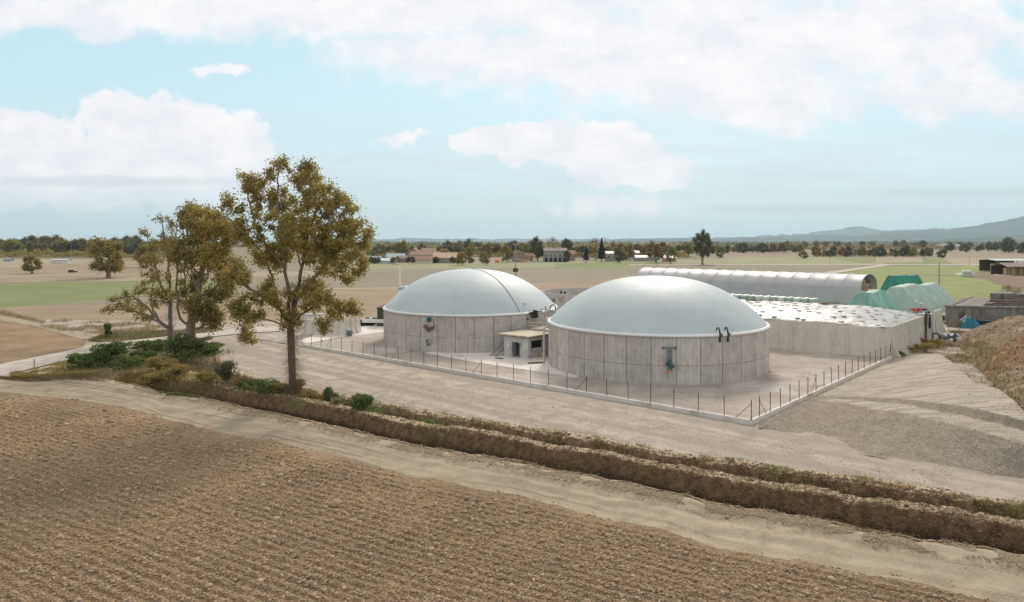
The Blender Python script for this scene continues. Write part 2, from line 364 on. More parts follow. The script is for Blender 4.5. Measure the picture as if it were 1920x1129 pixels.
def bankmat():
    m = bpy.data.materials.new('bank_soil'); m.use_nodes = True; k = NT(m.node_tree)
    out = k.n('ShaderNodeOutputMaterial'); bs = k.n('ShaderNodeBsdfPrincipled'); g = k.n('ShaderNodeNewGeometry'); P = g.outputs['Position']
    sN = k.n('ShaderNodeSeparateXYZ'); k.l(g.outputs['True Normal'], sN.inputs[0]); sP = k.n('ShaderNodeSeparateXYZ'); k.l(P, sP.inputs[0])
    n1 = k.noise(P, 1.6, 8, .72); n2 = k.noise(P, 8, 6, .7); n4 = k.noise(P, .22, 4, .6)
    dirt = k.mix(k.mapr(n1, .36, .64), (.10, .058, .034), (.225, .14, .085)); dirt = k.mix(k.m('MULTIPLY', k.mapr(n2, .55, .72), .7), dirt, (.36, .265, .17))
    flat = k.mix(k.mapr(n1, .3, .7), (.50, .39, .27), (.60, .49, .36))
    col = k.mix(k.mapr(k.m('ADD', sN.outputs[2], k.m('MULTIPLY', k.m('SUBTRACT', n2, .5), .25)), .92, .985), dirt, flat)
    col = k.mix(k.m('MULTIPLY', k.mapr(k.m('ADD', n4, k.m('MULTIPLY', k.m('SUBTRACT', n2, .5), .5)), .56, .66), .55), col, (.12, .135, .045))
    trench_shade = k.mapr(k.m('ADD', sP.outputs[2], k.m('MULTIPLY', k.m('SUBTRACT', n1, .5), .5)), -.70, -.25)
    col = k.mix(trench_shade, (.05, .04, .028), col)  # ditch shade put into the soil colour, darker toward the bottom
    k.l(col, bs.inputs['Base Color']); bs.inputs['Roughness'].default_value = .95; bs.inputs['Specular IOR Level'].default_value = .15
    bp = k.n('ShaderNodeBump'); bp.inputs['Distance'].default_value = .12; k.l(k.noise(P, 5, 8, .75), bp.inputs['Height'])
    k.l(bp.outputs[0], bs.inputs['Normal']); k.l(bs.outputs[0], out.inputs[0]); return m
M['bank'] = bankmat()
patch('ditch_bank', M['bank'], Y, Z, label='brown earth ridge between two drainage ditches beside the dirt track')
# gravel plain around the plant ---------------------------------------
LE = line([(-560, 596), (0, 598), (420, 603), (1400, 603), (2480, 603)])
N = 150; t = np.linspace(0, 1, N)[:, None]; inv = (1 / LF2) * (1 - t) + (1 / np.maximum(LE, LF2 * 1.01)) * t; Y = 1 / inv; X = U * Y
Z = (.05 * fbm(X * .3, Y * .3, 4, 41) + .03 * fbm(X * 1.3, Y * 1.3, 3, 42)) * np.clip(t * 12, 0, 1) - .012
Cc = G(1410, 797)
d1 = np.array([.68, .733]); d1 /= np.linalg.norm(d1); d2 = np.array([-.77, .638]); d2 /= np.linalg.norm(d2)
S = np.stack([X * d2[0] + Y * d2[1], X * d1[0] + Y * d1[1]], -1)
patch('gravel_yard', M['gravel_road'], Y, Z, uv=S, label='wide gravel road running outside the fence')
def sheet(name, mt, pts, z, label=None, px=True, n=1, wobble=0.0, seed=0, step=None):
    """flat ground patch from a photo outline laid on the ground"""
    if z < 0: z = -.12 + (z + .5) * .1
    p = [G(*q) if px else q for q in pts]; out = []
    for i, a in enumerate(p):
        b = p[(i + 1) % len(p)]; L = math.hypot(b[0] - a[0], b[1] - a[1]); m_ = max(1, min(60, int(L / step))) if step else 1
        for j in range(m_):
            f = j / m_; x = a[0] + (b[0] - a[0]) * f; y = a[1] + (b[1] - a[1]) * f
            if wobble: x += wobble * float(fbm(x / (wobble * 6), y / (wobble * 6), 3, seed)); y += wobble * float(fbm(x / (wobble * 6), y / (wobble * 6), 3, seed + 50))
            out.append((x, y, z))
    me = bpy.data.meshes.new(name); me.from_pydata(out, [], [tuple(range(len(out)))]); me.update()
    if me.polygons[0].normal.z < 0: me.flip_normals()
    o = link(name, me, mt); tag(o, label, kind='structure'); return o
# far land: one sheet to the horizon ----------------------------------
M['land'] = mat('far_land', (.19, .165, .10), (.24, .20, .125), .004, .95, c3=(.13, .15, .07), sc3=.0015, coord='World')
gy = [-3000, 10, 110, 142, 900, 30000]; gz = [-3, -3, -3, -.12, -.12, -.12]; gx = [-30000, -3000, -400, 400, 3000, 30000]
me = gridmesh('ground', np.array([[(x, y, z) for x in gx] for y, z in zip(gy, gz)]), False)
tag(link('ground', me, M['land']), kind='structure')
def fieldmat(n, a, b, c=None, sc=.05, fine=(3, .2)): return mat(n, a, b, sc, .95, c3=c, sc3=sc * .4, coord='World', fine=fine, bump=.05, bsc=4)
M['f_brown'] = fieldmat('field_soil', (.27, .20, .135), (.335, .25, .17), (.25, .20, .125))
M['f_brown2'] = fieldmat('field_dark_soil', (.25, .19, .14), (.30, .235, .175), (.25, .2, .15), .02)
M['f_tan'] = fieldmat('stubble', (.30, .25, .17), (.36, .30, .205), (.26, .23, .14))
M['f_grey'] = fieldmat('field_grey_soil', (.225, .19, .14), (.27, .23, .165), (.215, .205, .13), .02)
M['f_green'] = fieldmat('young_crop', (.17, .195, .08), (.22, .235, .10), (.27, .24, .13), .05)
M['f_pale'] = fieldmat('pale_grass', (.25, .25, .14), (.30, .29, .17), (.2, .22, .1), .05)
M['meadow'] = fieldmat('meadow_grass', (.20, .225, .07), (.265, .28, .10), (.32, .31, .13), .12, (1.2, .25))
M['path'] = mat('pale_path', (.45, .39, .33), (.52, .46, .40), .3, .95, coord='World')
M['scrub'] = fieldmat('verge', (.16, .16, .06), (.26, .21, .11), (.25, .17, .08), .6)
# left of the plant
sheet('ground_field', M['f_grey'], [(-900, 492), (1500, 492), (1500, 600), (-900, 612)], -.40)
sheet('brown_field', M['f_brown'], [(-900, 590), (-100, 576), (220, 571), (330, 566), (460, 566), (700, 533), (850, 538), (1130, 522), (1230, 520), (1260, 600), (600, 620), (430, 634), (-900, 640)], -.30, 'brown tilled field behind the domed tanks')
sheet('grey_field', M['f_grey'], [(640, 506), (1300, 500), (1300, 524), (1130, 523), (850, 539), (560, 540)], -.28)
sheet('path', M['path'], [(560, 541.5), (850, 539), (850, 538.2), (560, 540.4)], -.24)
sheet('green_strip', M['f_green'], [(-900, 545), (0, 531), (250, 527), (470, 527), (380, 548), (215, 561), (0, 577), (-900, 588)], -.27, 'green strip of young crop behind the left trees', step=12, wobble=1.2)
sheet('stubble_field', M['f_tan'], [(-900, 512), (0, 513), (250, 512), (640, 508), (640, 514), (250, 526), (0, 529), (-900, 541)], -.26)
sheet('brown_strip', M['f_brown'], [(-900, 521), (0, 520), (240, 513), (400, 512), (200, 520), (0, 528.5), (-900, 538)], -.25)
sheet('stubble_field', M['f_brown'], [(-900, 489), (0, 489), (200, 490), (420, 490), (420, 510), (0, 512.5), (-900, 512)], -.29)
sheet('stubble_field', M['f_tan'], [(-900, 486), (0, 486), (150, 486), (210, 488), (60, 500), (0, 501), (-900, 501)], -.26)
sheet('grass_strip', M['f_pale'], [(640, 494), (870, 491), (1300, 487), (1330, 493), (1200, 500), (880, 503), (640, 507)], -.22, 'pale grass strip in front of the village', step=20, wobble=1.5)
sheet('grass_strip', M['f_green'], [(1040, 494), (1230, 492), (1260, 496), (1180, 505), (1040, 503)], -.20, step=20, wobble=1.5)
sheet('far_field', M['f_brown2'], [(870, 473), (945, 472), (945, 490), (870, 492)], -.25)
# right of the plant
sheet('far_field', M['f_brown2'], [(1340, 472), (1500, 472), (2100, 468), (3000, 468), (3000, 492), (1700, 484), (1360, 484)], -.24)
sheet('far_field', M['f_brown2'], [(1740, 470), (3000, 470), (3000, 484), (1900, 484), (1740, 480)], -.22)
sheet('crop_strip', M['f_pale'], [(1330, 484), (1500, 482), (1650, 483), (2400, 484), (2400, 496), (1300, 496), (1300, 488)], -.20, step=20, wobble=2)
sheet('crop_strip', M['f_green'], [(1560, 484), (1645, 482.5), (1635, 492), (1618, 494)], -.16)
sheet('crop_strip', M['f_tan'], [(1642, 484), (1728, 483.5), (1733, 491.5), (1640, 492.5)], -.15)
sheet('crop_strip', M['f_green'], [(1728, 483.5), (1762, 484), (1790, 494), (1655, 495.5), (1660, 492), (1733, 491.5)], -.14)
sheet('crop_strip', M['f_tan'], [(1762, 483.5), (2300, 484), (2300, 497), (1812, 498), (1788, 494)], -.13)
sheet('field', M['f_grey'], [(1180, 497), (1590, 497.5), (1660, 497), (1560, 510), (1500, 530), (1200, 530)], -.18, 'bare brown field behind the arched fabric hangar')
sheet('path', M['path'], [(1180, 495.6), (1660, 495), (2400, 499), (2400, 500), (1660, 496.2), (1180, 496.6)], -.12)
sheet('meadow', M['meadow'], [(1570, 512), (1600, 509), (1654, 499), (1824, 498), (1858, 504), (1803, 515), (1686, 514), (1570, 535)], -.14, 'upper green meadow beyond the bales', step=10, wobble=.8)
sheet('meadow', M['meadow'], [(1560, 517), (1686, 515.5), (1800, 517), (1858, 518), (1894, 529), (1866, 549), (1846, 562), (1820, 574), (1560, 590)], -.13, 'large bright green meadow behind the green tarpaulins', step=8, wobble=.6)
sheet('path', M['path'], [(1540, 511), (1658, 495.6), (1672, 496.2), (1562, 512.5)], -.10, 'narrow farm lane crossing to the meadows')
M['dirt_dark'] = mat('disturbed_earth', (.16, .105, .075), (.25, .175, .125), .5, .95, coord='World', bump=.1)
sheet('bare_earth', M['dirt_dark'], [(1800, 516), (1870, 516), (2300, 520), (2300, 560), (1900, 545), (1850, 525)], -.10, step=6, wobble=.8)
sheet('yard_slab', M['path'], [(1868, 509), (1895, 509), (1897, 517), (1862, 516)], -.05)
sheet('yard_slab', M['path'], [(1795, 511.5), (1830, 511), (1818, 514.5), (1788, 515)], -.06)
M['asphalt'] = mat('worn_concrete_road', (.36, .33, .31), (.43, .40, .37), .3, .9, coord='World', fine=(6, .1))
M['bareyard'] = mat('bare_yard', (.30, .26, .21), (.40, .35, .29), .4, .95, coord='World', c3=(.2, .2, .1), sc3=.15, bump=.05)
sheet('farmyard', M['bareyard'], [(1600, 600), (1640, 572), (1780, 571), (1850, 560), (2500, 560), (2500, 640), (2400, 700), (1640, 700)], -.07, step=3, wobble=.3)
sheet('road', M['asphalt'], [(1640, 600), (1640, 573), (1800, 573), (1800, 592), (1760, 612), (1700, 612)], -.04, 'concrete yard strip beside the old slurry tank')
sheet('road', M['asphalt'], [(1740, 634), (1768, 617), (1920, 626), (2400, 640), (2400, 660), (1880, 640), (1765, 631)], -.03, 'grey farm road in front of the old slurry tank')
sheet('road_slab', M['farm_road'], [(1745, 628), (1760, 615), (1779, 616), (1762, 628)], .02)
# farm road on the left, verge fields
sheet('ploughed_field_strip', M['plough'], [(-560, 596), (0, 597), (60, 612), (115, 622), (165, 640), (150, 655), (0, 683), (-560, 740)], .05, 'brown ploughed patch left of the farm road', step=3, wobble=.8)
sheet('dirt_path', M['track'], [(-560, 585), (0, 592), (85, 606), (150, 622), (230, 634), (196, 641), (150, 636), (110, 624), (55, 611), (0, 601), (-560, 604)], .08, 'tan field path joining the farm road', step=3, wobble=.5)
FR = [(-560, 812), (0, 706), (120, 678), (186, 661), (292, 647), (399, 632), (452, 626), (520, 622), (600, 618), (700, 611), (725, 600), (700, 596), (600, 606), (520, 612), (438, 617), (393, 624), (311, 632), (199, 642), (120, 660), (0, 684), (-560, 760)]
ro = sheet('farm_road', M['farm_road'], FR, .10, 'pale gravel farm road curving behind the trees', step=3, wobble=.35)
me = ro.data; uv = me.uv_layers.new(name='UVMap')
for l_ in me.loops:
    v = me.vertices[l_.vertex_index].co; uv.data[l_.index].uv = (v.x * .8 + v.y * .6, v.x * -.6 + v.y * .8)
M['yard'] = mat('yard_gravel', (.34, .29, .255), (.43, .37, .325), .35, .95, c3=(.50, .45, .41), sc3=.09, t3=(.5, .62), coord='World', bump=.03, bsc=9, fine=(9, .22))
sheet('gravel_yard', M['yard'], [(1409, 794), (565, 650), (480, 636), (560, 612), (700, 598), (1100, 590), (1500, 610), (1675, 671)], .07, 'light gravel yard inside the fence around the domed tanks')
M['apron'] = mat('poured_concrete', (.68, .62, .58), (.76, .70, .66), .25, .8, c3=(.5, .46, .42), sc3=.3, t3=(.58, .75), coord='World', fine=(5, .06))
sheet('concrete_apron', M['apron'], [(795, 663), (880, 650), (1050, 650), (1120, 690), (1079, 710), (1000, 697), (880, 679)], .10, 'pale concrete apron in front of the pump house')
sheet('concrete_apron', M['apron'], [(560, 640), (640, 612), (690, 596), (760, 596), (760, 616), (718, 624), (640, 633), (575, 645)], .10, 'pale concrete slab left of the left tank')
# gravel bank at right --------------------------------------------------
kp = np.array([1425, 1540, 1700, 1786, 1920, 2300])
fo = [806, 841, 870, 881, 902, 960]; z1 = [.12, .5, 1.3, 1.6, 1.9, 2.4]; tp1 = [802, 748, 777, 796, 830, 920]
fo2 = [800.5, 744.5, 758, 776, 807, 882]; z2 = [.14, .52, 1.6, 2.2, 2.6, 3.0]; tp2 = [799, 742.5, 747, 757, 788, 850]
krx = np.array([1425, 1540, 1675, 1700, 1759, 1786, 1827, 1872, 1903, 1920, 2300]); kry = [796.8, 740, 678, 667, 663, 680, 717, 731, 752, 772, 830]; krz = [.10, .12, .15, .25, 1.0, 1.5, 2.0, 2.3, 2.5, 2.6, 3.0]
sel = np.where((PX >= 1424) & (PX <= 2300))[0]; px_ = PX[sel]
def YZ(ks, ys, zs): zz = np.interp(px_, kp if ks is None else ks, zs); return F * (H - zz) / (np.interp(px_, kp if ks is None else ks, ys) - HY), zz
Ls = [YZ(None, fo, [-.10] * 6), YZ(None, tp1, z1), YZ(None, fo2, [z + .03 for z in z1]), YZ(None, tp2, z2), YZ(krx, kry, krz)]
Yr, Zr = Ls[-1]; Ls.append((Yr + 1.5 + np.clip((px_ - 1690) / 70, 0, 1) * 5, Zr * 0 - .5 + .4 * (px_ < 1690)))
for i in range(1, 5): Ls[i] = (np.maximum(Ls[i][0], Ls[i - 1][0] + .02), Ls[i][1])
Yl = []; Zl = []; cnt = [60, 14, 26, 60, 14]
for i in range(5):
    tt = np.linspace(0, 1, cnt[i], endpoint=(i == 4))[:, None]; Yl.append(Ls[i][0] * (1 - tt) + Ls[i + 1][0] * tt); s_ = tt * tt * (3 - 2 * tt) if i in (0, 2, 4) else tt; Zl.append(Ls[i][1] * (1 - s_ * .6 - tt * .4) + Ls[i + 1][1] * (s_ * .6 + tt * .4))
Y = np.vstack(Yl); Z = np.vstack(Zl); X = U[sel] * Y; ed = np.clip((px_ - 1426) / 60, 0, 1)[None, :] * np.clip((1500 - np.abs(px_ - 1550) * 0 - 0) / 1, 0, 1)
cur = np.clip(np.hypot(0, (Ls[4][0][None, :] - Y)) / 2.5, 0, 1) if True else 1
Z = Z + (.16 * fbm(X * .35, Y * .35, 5, 61) + .05 * fbm(X * 2, Y * 2, 3, 62) + .03 * (1 - worley(X * 3.5, Y * 3.5, 3))) * ed * np.where(px_[None, :] < 1690, cur, 1)
P = np.stack([X, Y, Z], -1); me = gridmesh('gravel_bank', P)
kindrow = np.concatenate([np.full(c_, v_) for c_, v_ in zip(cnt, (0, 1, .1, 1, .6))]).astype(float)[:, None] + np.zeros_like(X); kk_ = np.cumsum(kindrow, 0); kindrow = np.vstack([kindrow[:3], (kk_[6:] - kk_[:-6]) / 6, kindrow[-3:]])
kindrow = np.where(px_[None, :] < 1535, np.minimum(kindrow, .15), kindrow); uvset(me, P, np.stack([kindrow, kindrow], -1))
HEAP = (X.copy(), Y.copy(), Z.copy())
def heapmat():
    m = bpy.data.materials.new('gravel_bank'); m.use_nodes = True; k = NT(m.node_tree)
    out = k.n('ShaderNodeOutputMaterial'); bs = k.n('ShaderNodeBsdfPrincipled'); g = k.n('ShaderNodeNewGeometry'); P = g.outputs['Position']
    sN = k.n('ShaderNodeSeparateXYZ'); k.l(g.outputs['True Normal'], sN.inputs[0])
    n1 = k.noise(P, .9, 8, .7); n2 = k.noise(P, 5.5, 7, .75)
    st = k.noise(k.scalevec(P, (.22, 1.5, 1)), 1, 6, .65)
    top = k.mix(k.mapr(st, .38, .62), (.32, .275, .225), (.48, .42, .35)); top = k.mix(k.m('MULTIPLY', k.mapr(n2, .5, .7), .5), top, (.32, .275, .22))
    side = k.mix(k.mapr(n1, .35, .65), (.25, .205, .16), (.33, .28, .225)); side = k.mix(k.m('MULTIPLY', k.mapr(n2, .52, .68), .8), side, (.42, .365, .30))  # darker than top: shade of the backlit slopes painted into the colour
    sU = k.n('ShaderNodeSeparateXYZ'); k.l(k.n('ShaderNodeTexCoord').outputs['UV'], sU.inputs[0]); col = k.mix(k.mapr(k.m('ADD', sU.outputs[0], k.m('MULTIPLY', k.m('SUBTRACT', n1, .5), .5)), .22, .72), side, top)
    k.l(col, bs.inputs['Base Color']); bs.inputs['Roughness'].default_value = .95; bs.inputs['Specular IOR Level'].default_value = .15
    bp = k.n('ShaderNodeBump'); bp.inputs['Distance'].default_value = .08; k.l(n2, bp.inputs['Height'])
    k.l(bp.outputs[0], bs.inputs['Normal']); k.l(bs.outputs[0], out.inputs[0]); return m
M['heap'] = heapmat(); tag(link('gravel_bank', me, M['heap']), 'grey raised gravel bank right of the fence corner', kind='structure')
# earth mound at the right edge ----------------------------------------
xs = np.arange(44, 150, .35); ys = np.arange(56, 150, .35); X, Y = np.meshgrid(xs, ys)
a = np.array(G(1795, 648)); b = np.array(G(1868, 745)); dd = (b - a) / np.linalg.norm(b - a); nn = np.array([-dd[1], dd[0]])
if nn[0] < 0: nn = -nn
dist = (X - a[0]) * nn[0] + (Y - a[1]) * nn[1]; back = np.clip((122 + .0 * X - Y) * .5, -3, 9)
along = (X - a[0]) * dd[0] + (Y - a[1]) * dd[1]
hh = np.minimum(dist * .62 + 1.0 * fbm(X * .12, Y * .12, 3, 71), np.minimum(5.2 + 1.2 * fbm(X * .08, Y * .08, 3, 70), back))
Z = np.maximum(hh, -.35) + .25 * fbm(X * .5, Y * .5, 4, 72) * np.clip(hh + .5, 0, 1) + .12 * np.abs(vn(along * .2 + dist * .5, dist * 1.6, 5)) * np.clip(hh, 0, 1)
dip = -.08 + .2 * fbm(X * .3, Y * .3, 4, 73) + .55 * np.exp(-((dist + 4) / 5) ** 2) * vn(X * .15, Y * .15, 9)
Z = np.where(hh > -.3, np.maximum(Z, dip), dip)
Z[:, :2] = -.5; Z[:2] = -.5; Z[-2:] = -.5
keep = (X / Y * F + 960 > 1752 - np.clip((86 - Y) * 0, 0, 1)) | (hh > 0); Z = np.where((X / Y * F + 960 > 1745), Z, -.5); Z = np.where(dist > -13, Z, -.5); Z = np.where(Y < 112, Z, np.minimum(Z, np.where(hh > .2, Z, -.5)))
MOUND = (X.copy(), Y.copy(), Z.copy(), dist.copy())
M['mound'] = mat('mound_earth', (.15, .095, .058), (.29, .205, .13), 1.4, .95, c3=(.36, .285, .19), sc3=.35, coord='World', stretch=(1, 1, 1), bump=.18, bsc=2.5, fine=(5, .25))
tag(link('earth_mound', gridmesh('earth_mound', np.stack([X, Y, Z], -1)), M['mound']), 'brown streaked earth mound at the right edge', kind='structure')
# hills -----------------------------------------------------------------
def hills(pts, Y0, dY, seed, mt, label, zamp):
    p = np.array(pts, float); pxs = np.arange(p[0, 0], p[-1, 0], 5.0); n = 30
    top = (HY - np.interp(pxs, p[:, 0], p[:, 1])) / F * (Y0 + dY) + H
    t = np.linspace(0, 1, n)[:, None]; Y = Y0 + dY * 1.8 * t + 0 * pxs[None, :]; X = (pxs[None, :] - 960) / F * Y
    prof = np.clip(np.sin(np.clip(t * 1.8, 0, 1.8) / 1.8 * math.pi) ** .8, 0, 1)
    Z = top[None, :] * prof * (1 + .10 * fbm(X / 900, Y / 900, 4, seed)) + zamp * fbm(X / 300, Y / 300, 4, seed + 1) * prof - 20 * (1 - prof)
    tag(link('hills', gridmesh('hills', np.stack([X, Y, Z], -1)), mt), label, kind='structure')
M['hill'] = mat('wooded_hill', (.035, .055, .06), (.075, .095, .09), .003, 1, c3=(.22, .20, .14), sc3=.004, t3=(.60, .7), coord='World')
hills([(1080, 452), (1300, 449), (1450, 446), (1560, 443), (1640, 438), (1720, 434), (1790, 431), (1850, 422), (1920, 411), (2050, 407), (2500, 405)], 8200, 1800, 5, M['hill'], 'long wooded ridge rising toward the right', 50)
hills([(500, 452), (680, 451), (850, 449), (1000, 450), (1200, 449), (1400, 447), (1500, 439), (1560, 433), (1610, 428), (1660, 433), (1760, 431), (2000, 424), (2500, 418)], 13500, 2500, 9, M['hill'], 'faint blue mountains behind the ridge', 80)
hills([(1700, 452), (1780, 447), (1850, 444), (1920, 442), (2100, 438), (2500, 436)], 5200, 700, 13, M['hill'], 'low dark wooded hill at the foot of the ridge', 10)
# ================================================================== plant structures
E1 = Vector((.77, -.638, 0)).normalized(); D1 = Vector((.68, .733, 0)).normalized(); ZV = Vector((0, 0, 1))
def V3(x, y, z=0): return Vector((x, y, z))
def GV(px, py, z=0): g = G(px, py, z); return Vector((g[0], g[1], z))
def RP(px, Y, z=0): return Vector((ax(px, Y), Y, z))
def hit(px, p, d):
    """point of the plan line p + s d seen in column px"""
    u = (px - 960) / F; s = (u * p[1] - p[0]) / (d[0] - u * d[1]); return Vector((p[0] + d[0] * s, p[1] + d[1] * s, 0))
M['white'] = mat('white_paint', (.72, .71, .70), (.62, .60, .58), 2, .5, spec=.4)
M['black'] = mat('black_rubber', (.015, .016, .018), (.03, .03, .03), 4, .45)
M['galv'] = mat('galvanised_steel', (.40, .42, .43), (.52, .53, .54), 3, .45, metal=.6, spec=.5)
M['steelpipe'] = mat('pale_pipe', (.50, .47, .43), (.58, .55, .52), 2, .4, metal=.3, spec=.5)
M['teal'] = mat('teal_paint', (.03, .09, .105), (.045, .12, .135), 3, .4)
M['tealgrey'] = mat('grey_teal_steel', (.10, .17, .18), (.16, .22, .23), 3, .45, metal=.3)
M['rust'] = mat('rusty_steel', (.15, .105, .075), (.23, .165, .12), 3, .8)
M['yellow'] = mat('yellow_paint', (.75, .42, .05), rough=.5)
M['orange'] = mat('orange_paint', (.75, .22, .03), rough=.5)
M['red'] = mat('red_paint', (.60, .055, .03), (.50, .07, .04), 4, .45)
M['post'] = mat('dark_fence_steel', (.055, .045, .04), (.13, .08, .055), 3, .7)
M['conc'] = mat('grey_concrete', (.40, .355, .325), (.50, .45, .415), .8, .9, c3=(.30, .27, .23), sc3=.35, bump=.01, bsc=12, fine=(8, .1))
M['conc_light'] = mat('light_concrete', (.62, .57, .53), (.70, .65, .61), .9, .9, c3=(.42, .39, .34), sc3=.5, bump=.01, bsc=10)
M['blockwall'] = mat('rendered_block', (.50, .47, .45), (.58, .55, .53), 1.1, .9, c3=(.28, .26, .25), sc3=.7, bump=.012, bsc=12)
M['dark'] = mat('dark_opening', (.012, .012, .013), rough=.6)
M['oldconc'] = mat('stained_concrete', (.155, .135, .12), (.30, .265, .24), .5, .95, c3=(.09, .075, .065), sc3=.3, stretch=(1.6, 1.6, .45), bump=.03, bsc=6, fine=(5, .2))
M['hay'] = mat('hay', (.42, .27, .13), (.58, .42, .24), 2.5, .95, bump=.06, bsc=9)
def tankwall(seed, warm):
    m = bpy.data.materials.new('tank_concrete'); m.use_nodes = True; k = NT(m.node_tree)
    out = k.n('ShaderNodeOutputMaterial'); bs = k.n('ShaderNodeBsdfPrincipled'); uv = k.n('ShaderNodeTexCoord').outputs['UV']; sp = k.n('ShaderNodeSeparateXYZ'); k.l(uv, sp.inputs[0])
    u, v = sp.outputs[0], sp.outputs[1]
    pn = k.n('ShaderNodeTexWhiteNoise', noise_dimensions='1D'); k.l(k.m('ADD', k.m('FLOOR', u), seed), pn.inputs['W'])
    bd = k.n('ShaderNodeTexWhiteNoise', noise_dimensions='1D'); k.l(k.m('FLOOR', k.m('MULTIPLY', u, 6)), bd.inputs['W'])
    off = k.n('ShaderNodeMapping'); off.inputs['Location'].default_value = (seed * 3.1, 0, 0); off.inputs['Scale'].default_value = (9, .35, 1); k.l(uv, off.inputs[0])
    st = k.noise(off.outputs[0], 1.6, 7, .65)
    of2 = k.n('ShaderNodeMapping'); of2.inputs['Location'].default_value = (seed * 7.3, 0, 0); of2.inputs['Scale'].default_value = (2.2, .8, 1); k.l(uv, of2.inputs[0])
    bl = k.noise(of2.outputs[0], 1.0, 6, .6)
    fine = k.noise(k.scalevec(uv, (30, 9, 1)), 1.5, 4, .7)
    col = k.mix(k.mapr(bl, .3, .7), (.49, .435, .40), (.62, .555, .515))
    col = k.mix(k.m('MULTIPLY', k.mapr(st, .46, .70), .7), col, (.34, .295, .255))
    col = k.mix(k.m('MULTIPLY', k.mapr(bl, .56, .70), k.mapr(st, .35, .6, 0, .55)), col, (.42, .39, .29))
    f = k.m('ADD', k.m('MULTIPLY', pn.outputs[0], .22), k.m('ADD', k.m('MULTIPLY', bd.outputs[0], .10), k.m('ADD', .74, k.m('MULTIPLY', fine, .20))))
    cc = k.n('ShaderNodeCombineXYZ'); [k.l(f, cc.inputs[i]) for i in range(3)]
    col = k.mix(1.0, col, cc.outputs[0], 'MULTIPLY')
    pale = k.mapr(k.m('ADD', v, k.m('MULTIPLY', st, 1.0)), .9, .2, 0, .35); col = k.mix(pale, col, (.43, .375, .32))
    fr = k.m('FRACT', u); ed = k.m('MINIMUM', fr, k.m('SUBTRACT', 1, fr))
    fb = k.m('FRACT', k.m('MULTIPLY', u, 6)); eb = k.m('MINIMUM', fb, k.m('SUBTRACT', 1, fb))
    jt = k.m('MAXIMUM', k.mapr(ed, .026, .010), k.m('MAXIMUM', k.m('MULTIPLY', k.mapr(k.m('ABSOLUTE', k.m('SUBTRACT', v, 2.35)), .055, .02), .8), k.m('MULTIPLY', k.mapr(eb, .09, .02), .26)))
    col = k.mix(k.m('MULTIPLY', jt, .62), col, (.13, .11, .095))
    k.l(col, bs.inputs['Base Color']); bs.inputs['Roughness'].default_value = .9; bs.inputs['Specular IOR Level'].default_value = .2
    bp = k.n('ShaderNodeBump'); bp.inputs['Distance'].default_value = .03; k.l(k.m('SUBTRACT', k.m('MULTIPLY', st, .5), jt), bp.inputs['Height']); k.l(bp.outputs[0], bs.inputs['Normal'])
    k.l(bs.outputs[0], out.inputs[0]); return m
M['membrane_old'] = mat('grey_green_membrane', (.395, .475, .50), (.425, .505, .525), .15, .45, spec=.35, bump=.02, bsc=.5, fine=(.6, .03))
def membrane():
    m = bpy.data.materials.new('grey_green_membrane'); m.use_nodes = True; k = NT(m.node_tree); out = k.n('ShaderNodeOutputMaterial'); b = k.n('ShaderNodeBsdfPrincipled'); O = k.n('ShaderNodeTexCoord').outputs['Object']; sp = k.n('ShaderNodeSeparateXYZ'); k.l(O, sp.inputs[0])
    an = k.m('MULTIPLY', k.m('ARCTAN2', sp.outputs[1], sp.outputs[0]), 36 / 6.2832); fr = k.m('ABSOLUTE', k.m('SUBTRACT', k.m('FRACT', an), .5))
    rad = k.m('SQRT', k.m('ADD', k.m('MULTIPLY', sp.outputs[0], sp.outputs[0]), k.m('MULTIPLY', sp.outputs[1], sp.outputs[1])))
    seam = k.m('MULTIPLY', k.mapr(k.m('MULTIPLY', k.m('SUBTRACT', .5, fr), rad), .22, .10), k.mapr(rad, 2.2, 3.0))
    col = k.mix(k.mapr(k.noise(O, .35, 6, .6), .35, .65), (.455, .51, .53), (.50, .55, .565)); col = k.mix(k.m('MULTIPLY', k.mapr(k.noise(k.scalevec(O, (1, 1, .25)), 1.6, 7, .7), .56, .72), .35), col, (.33, .37, .35))
    col = k.mix(k.m('MULTIPLY', seam, .16), col, (.30, .36, .38)); k.l(col, b.inputs['Base Color']); b.inputs['Roughness'].default_value = .55; b.inputs['Specular IOR Level'].default_value = .42
    bp = k.n('ShaderNodeBump'); bp.inputs['Distance'].default_value = .03; k.l(k.m('ADD', k.noise(O, .5, 3), k.m('MULTIPLY', seam, .25)), bp.inputs['Height']); k.l(bp.outputs[0], b.inputs['Normal']); k.l(b.outputs[0], out.inputs[0]); return m
M['membrane'] = membrane()
M['membrane_w'] = mat('white_membrane', (.70, .69, .68), (.76, .75, .74), .6, .5, spec=.5)
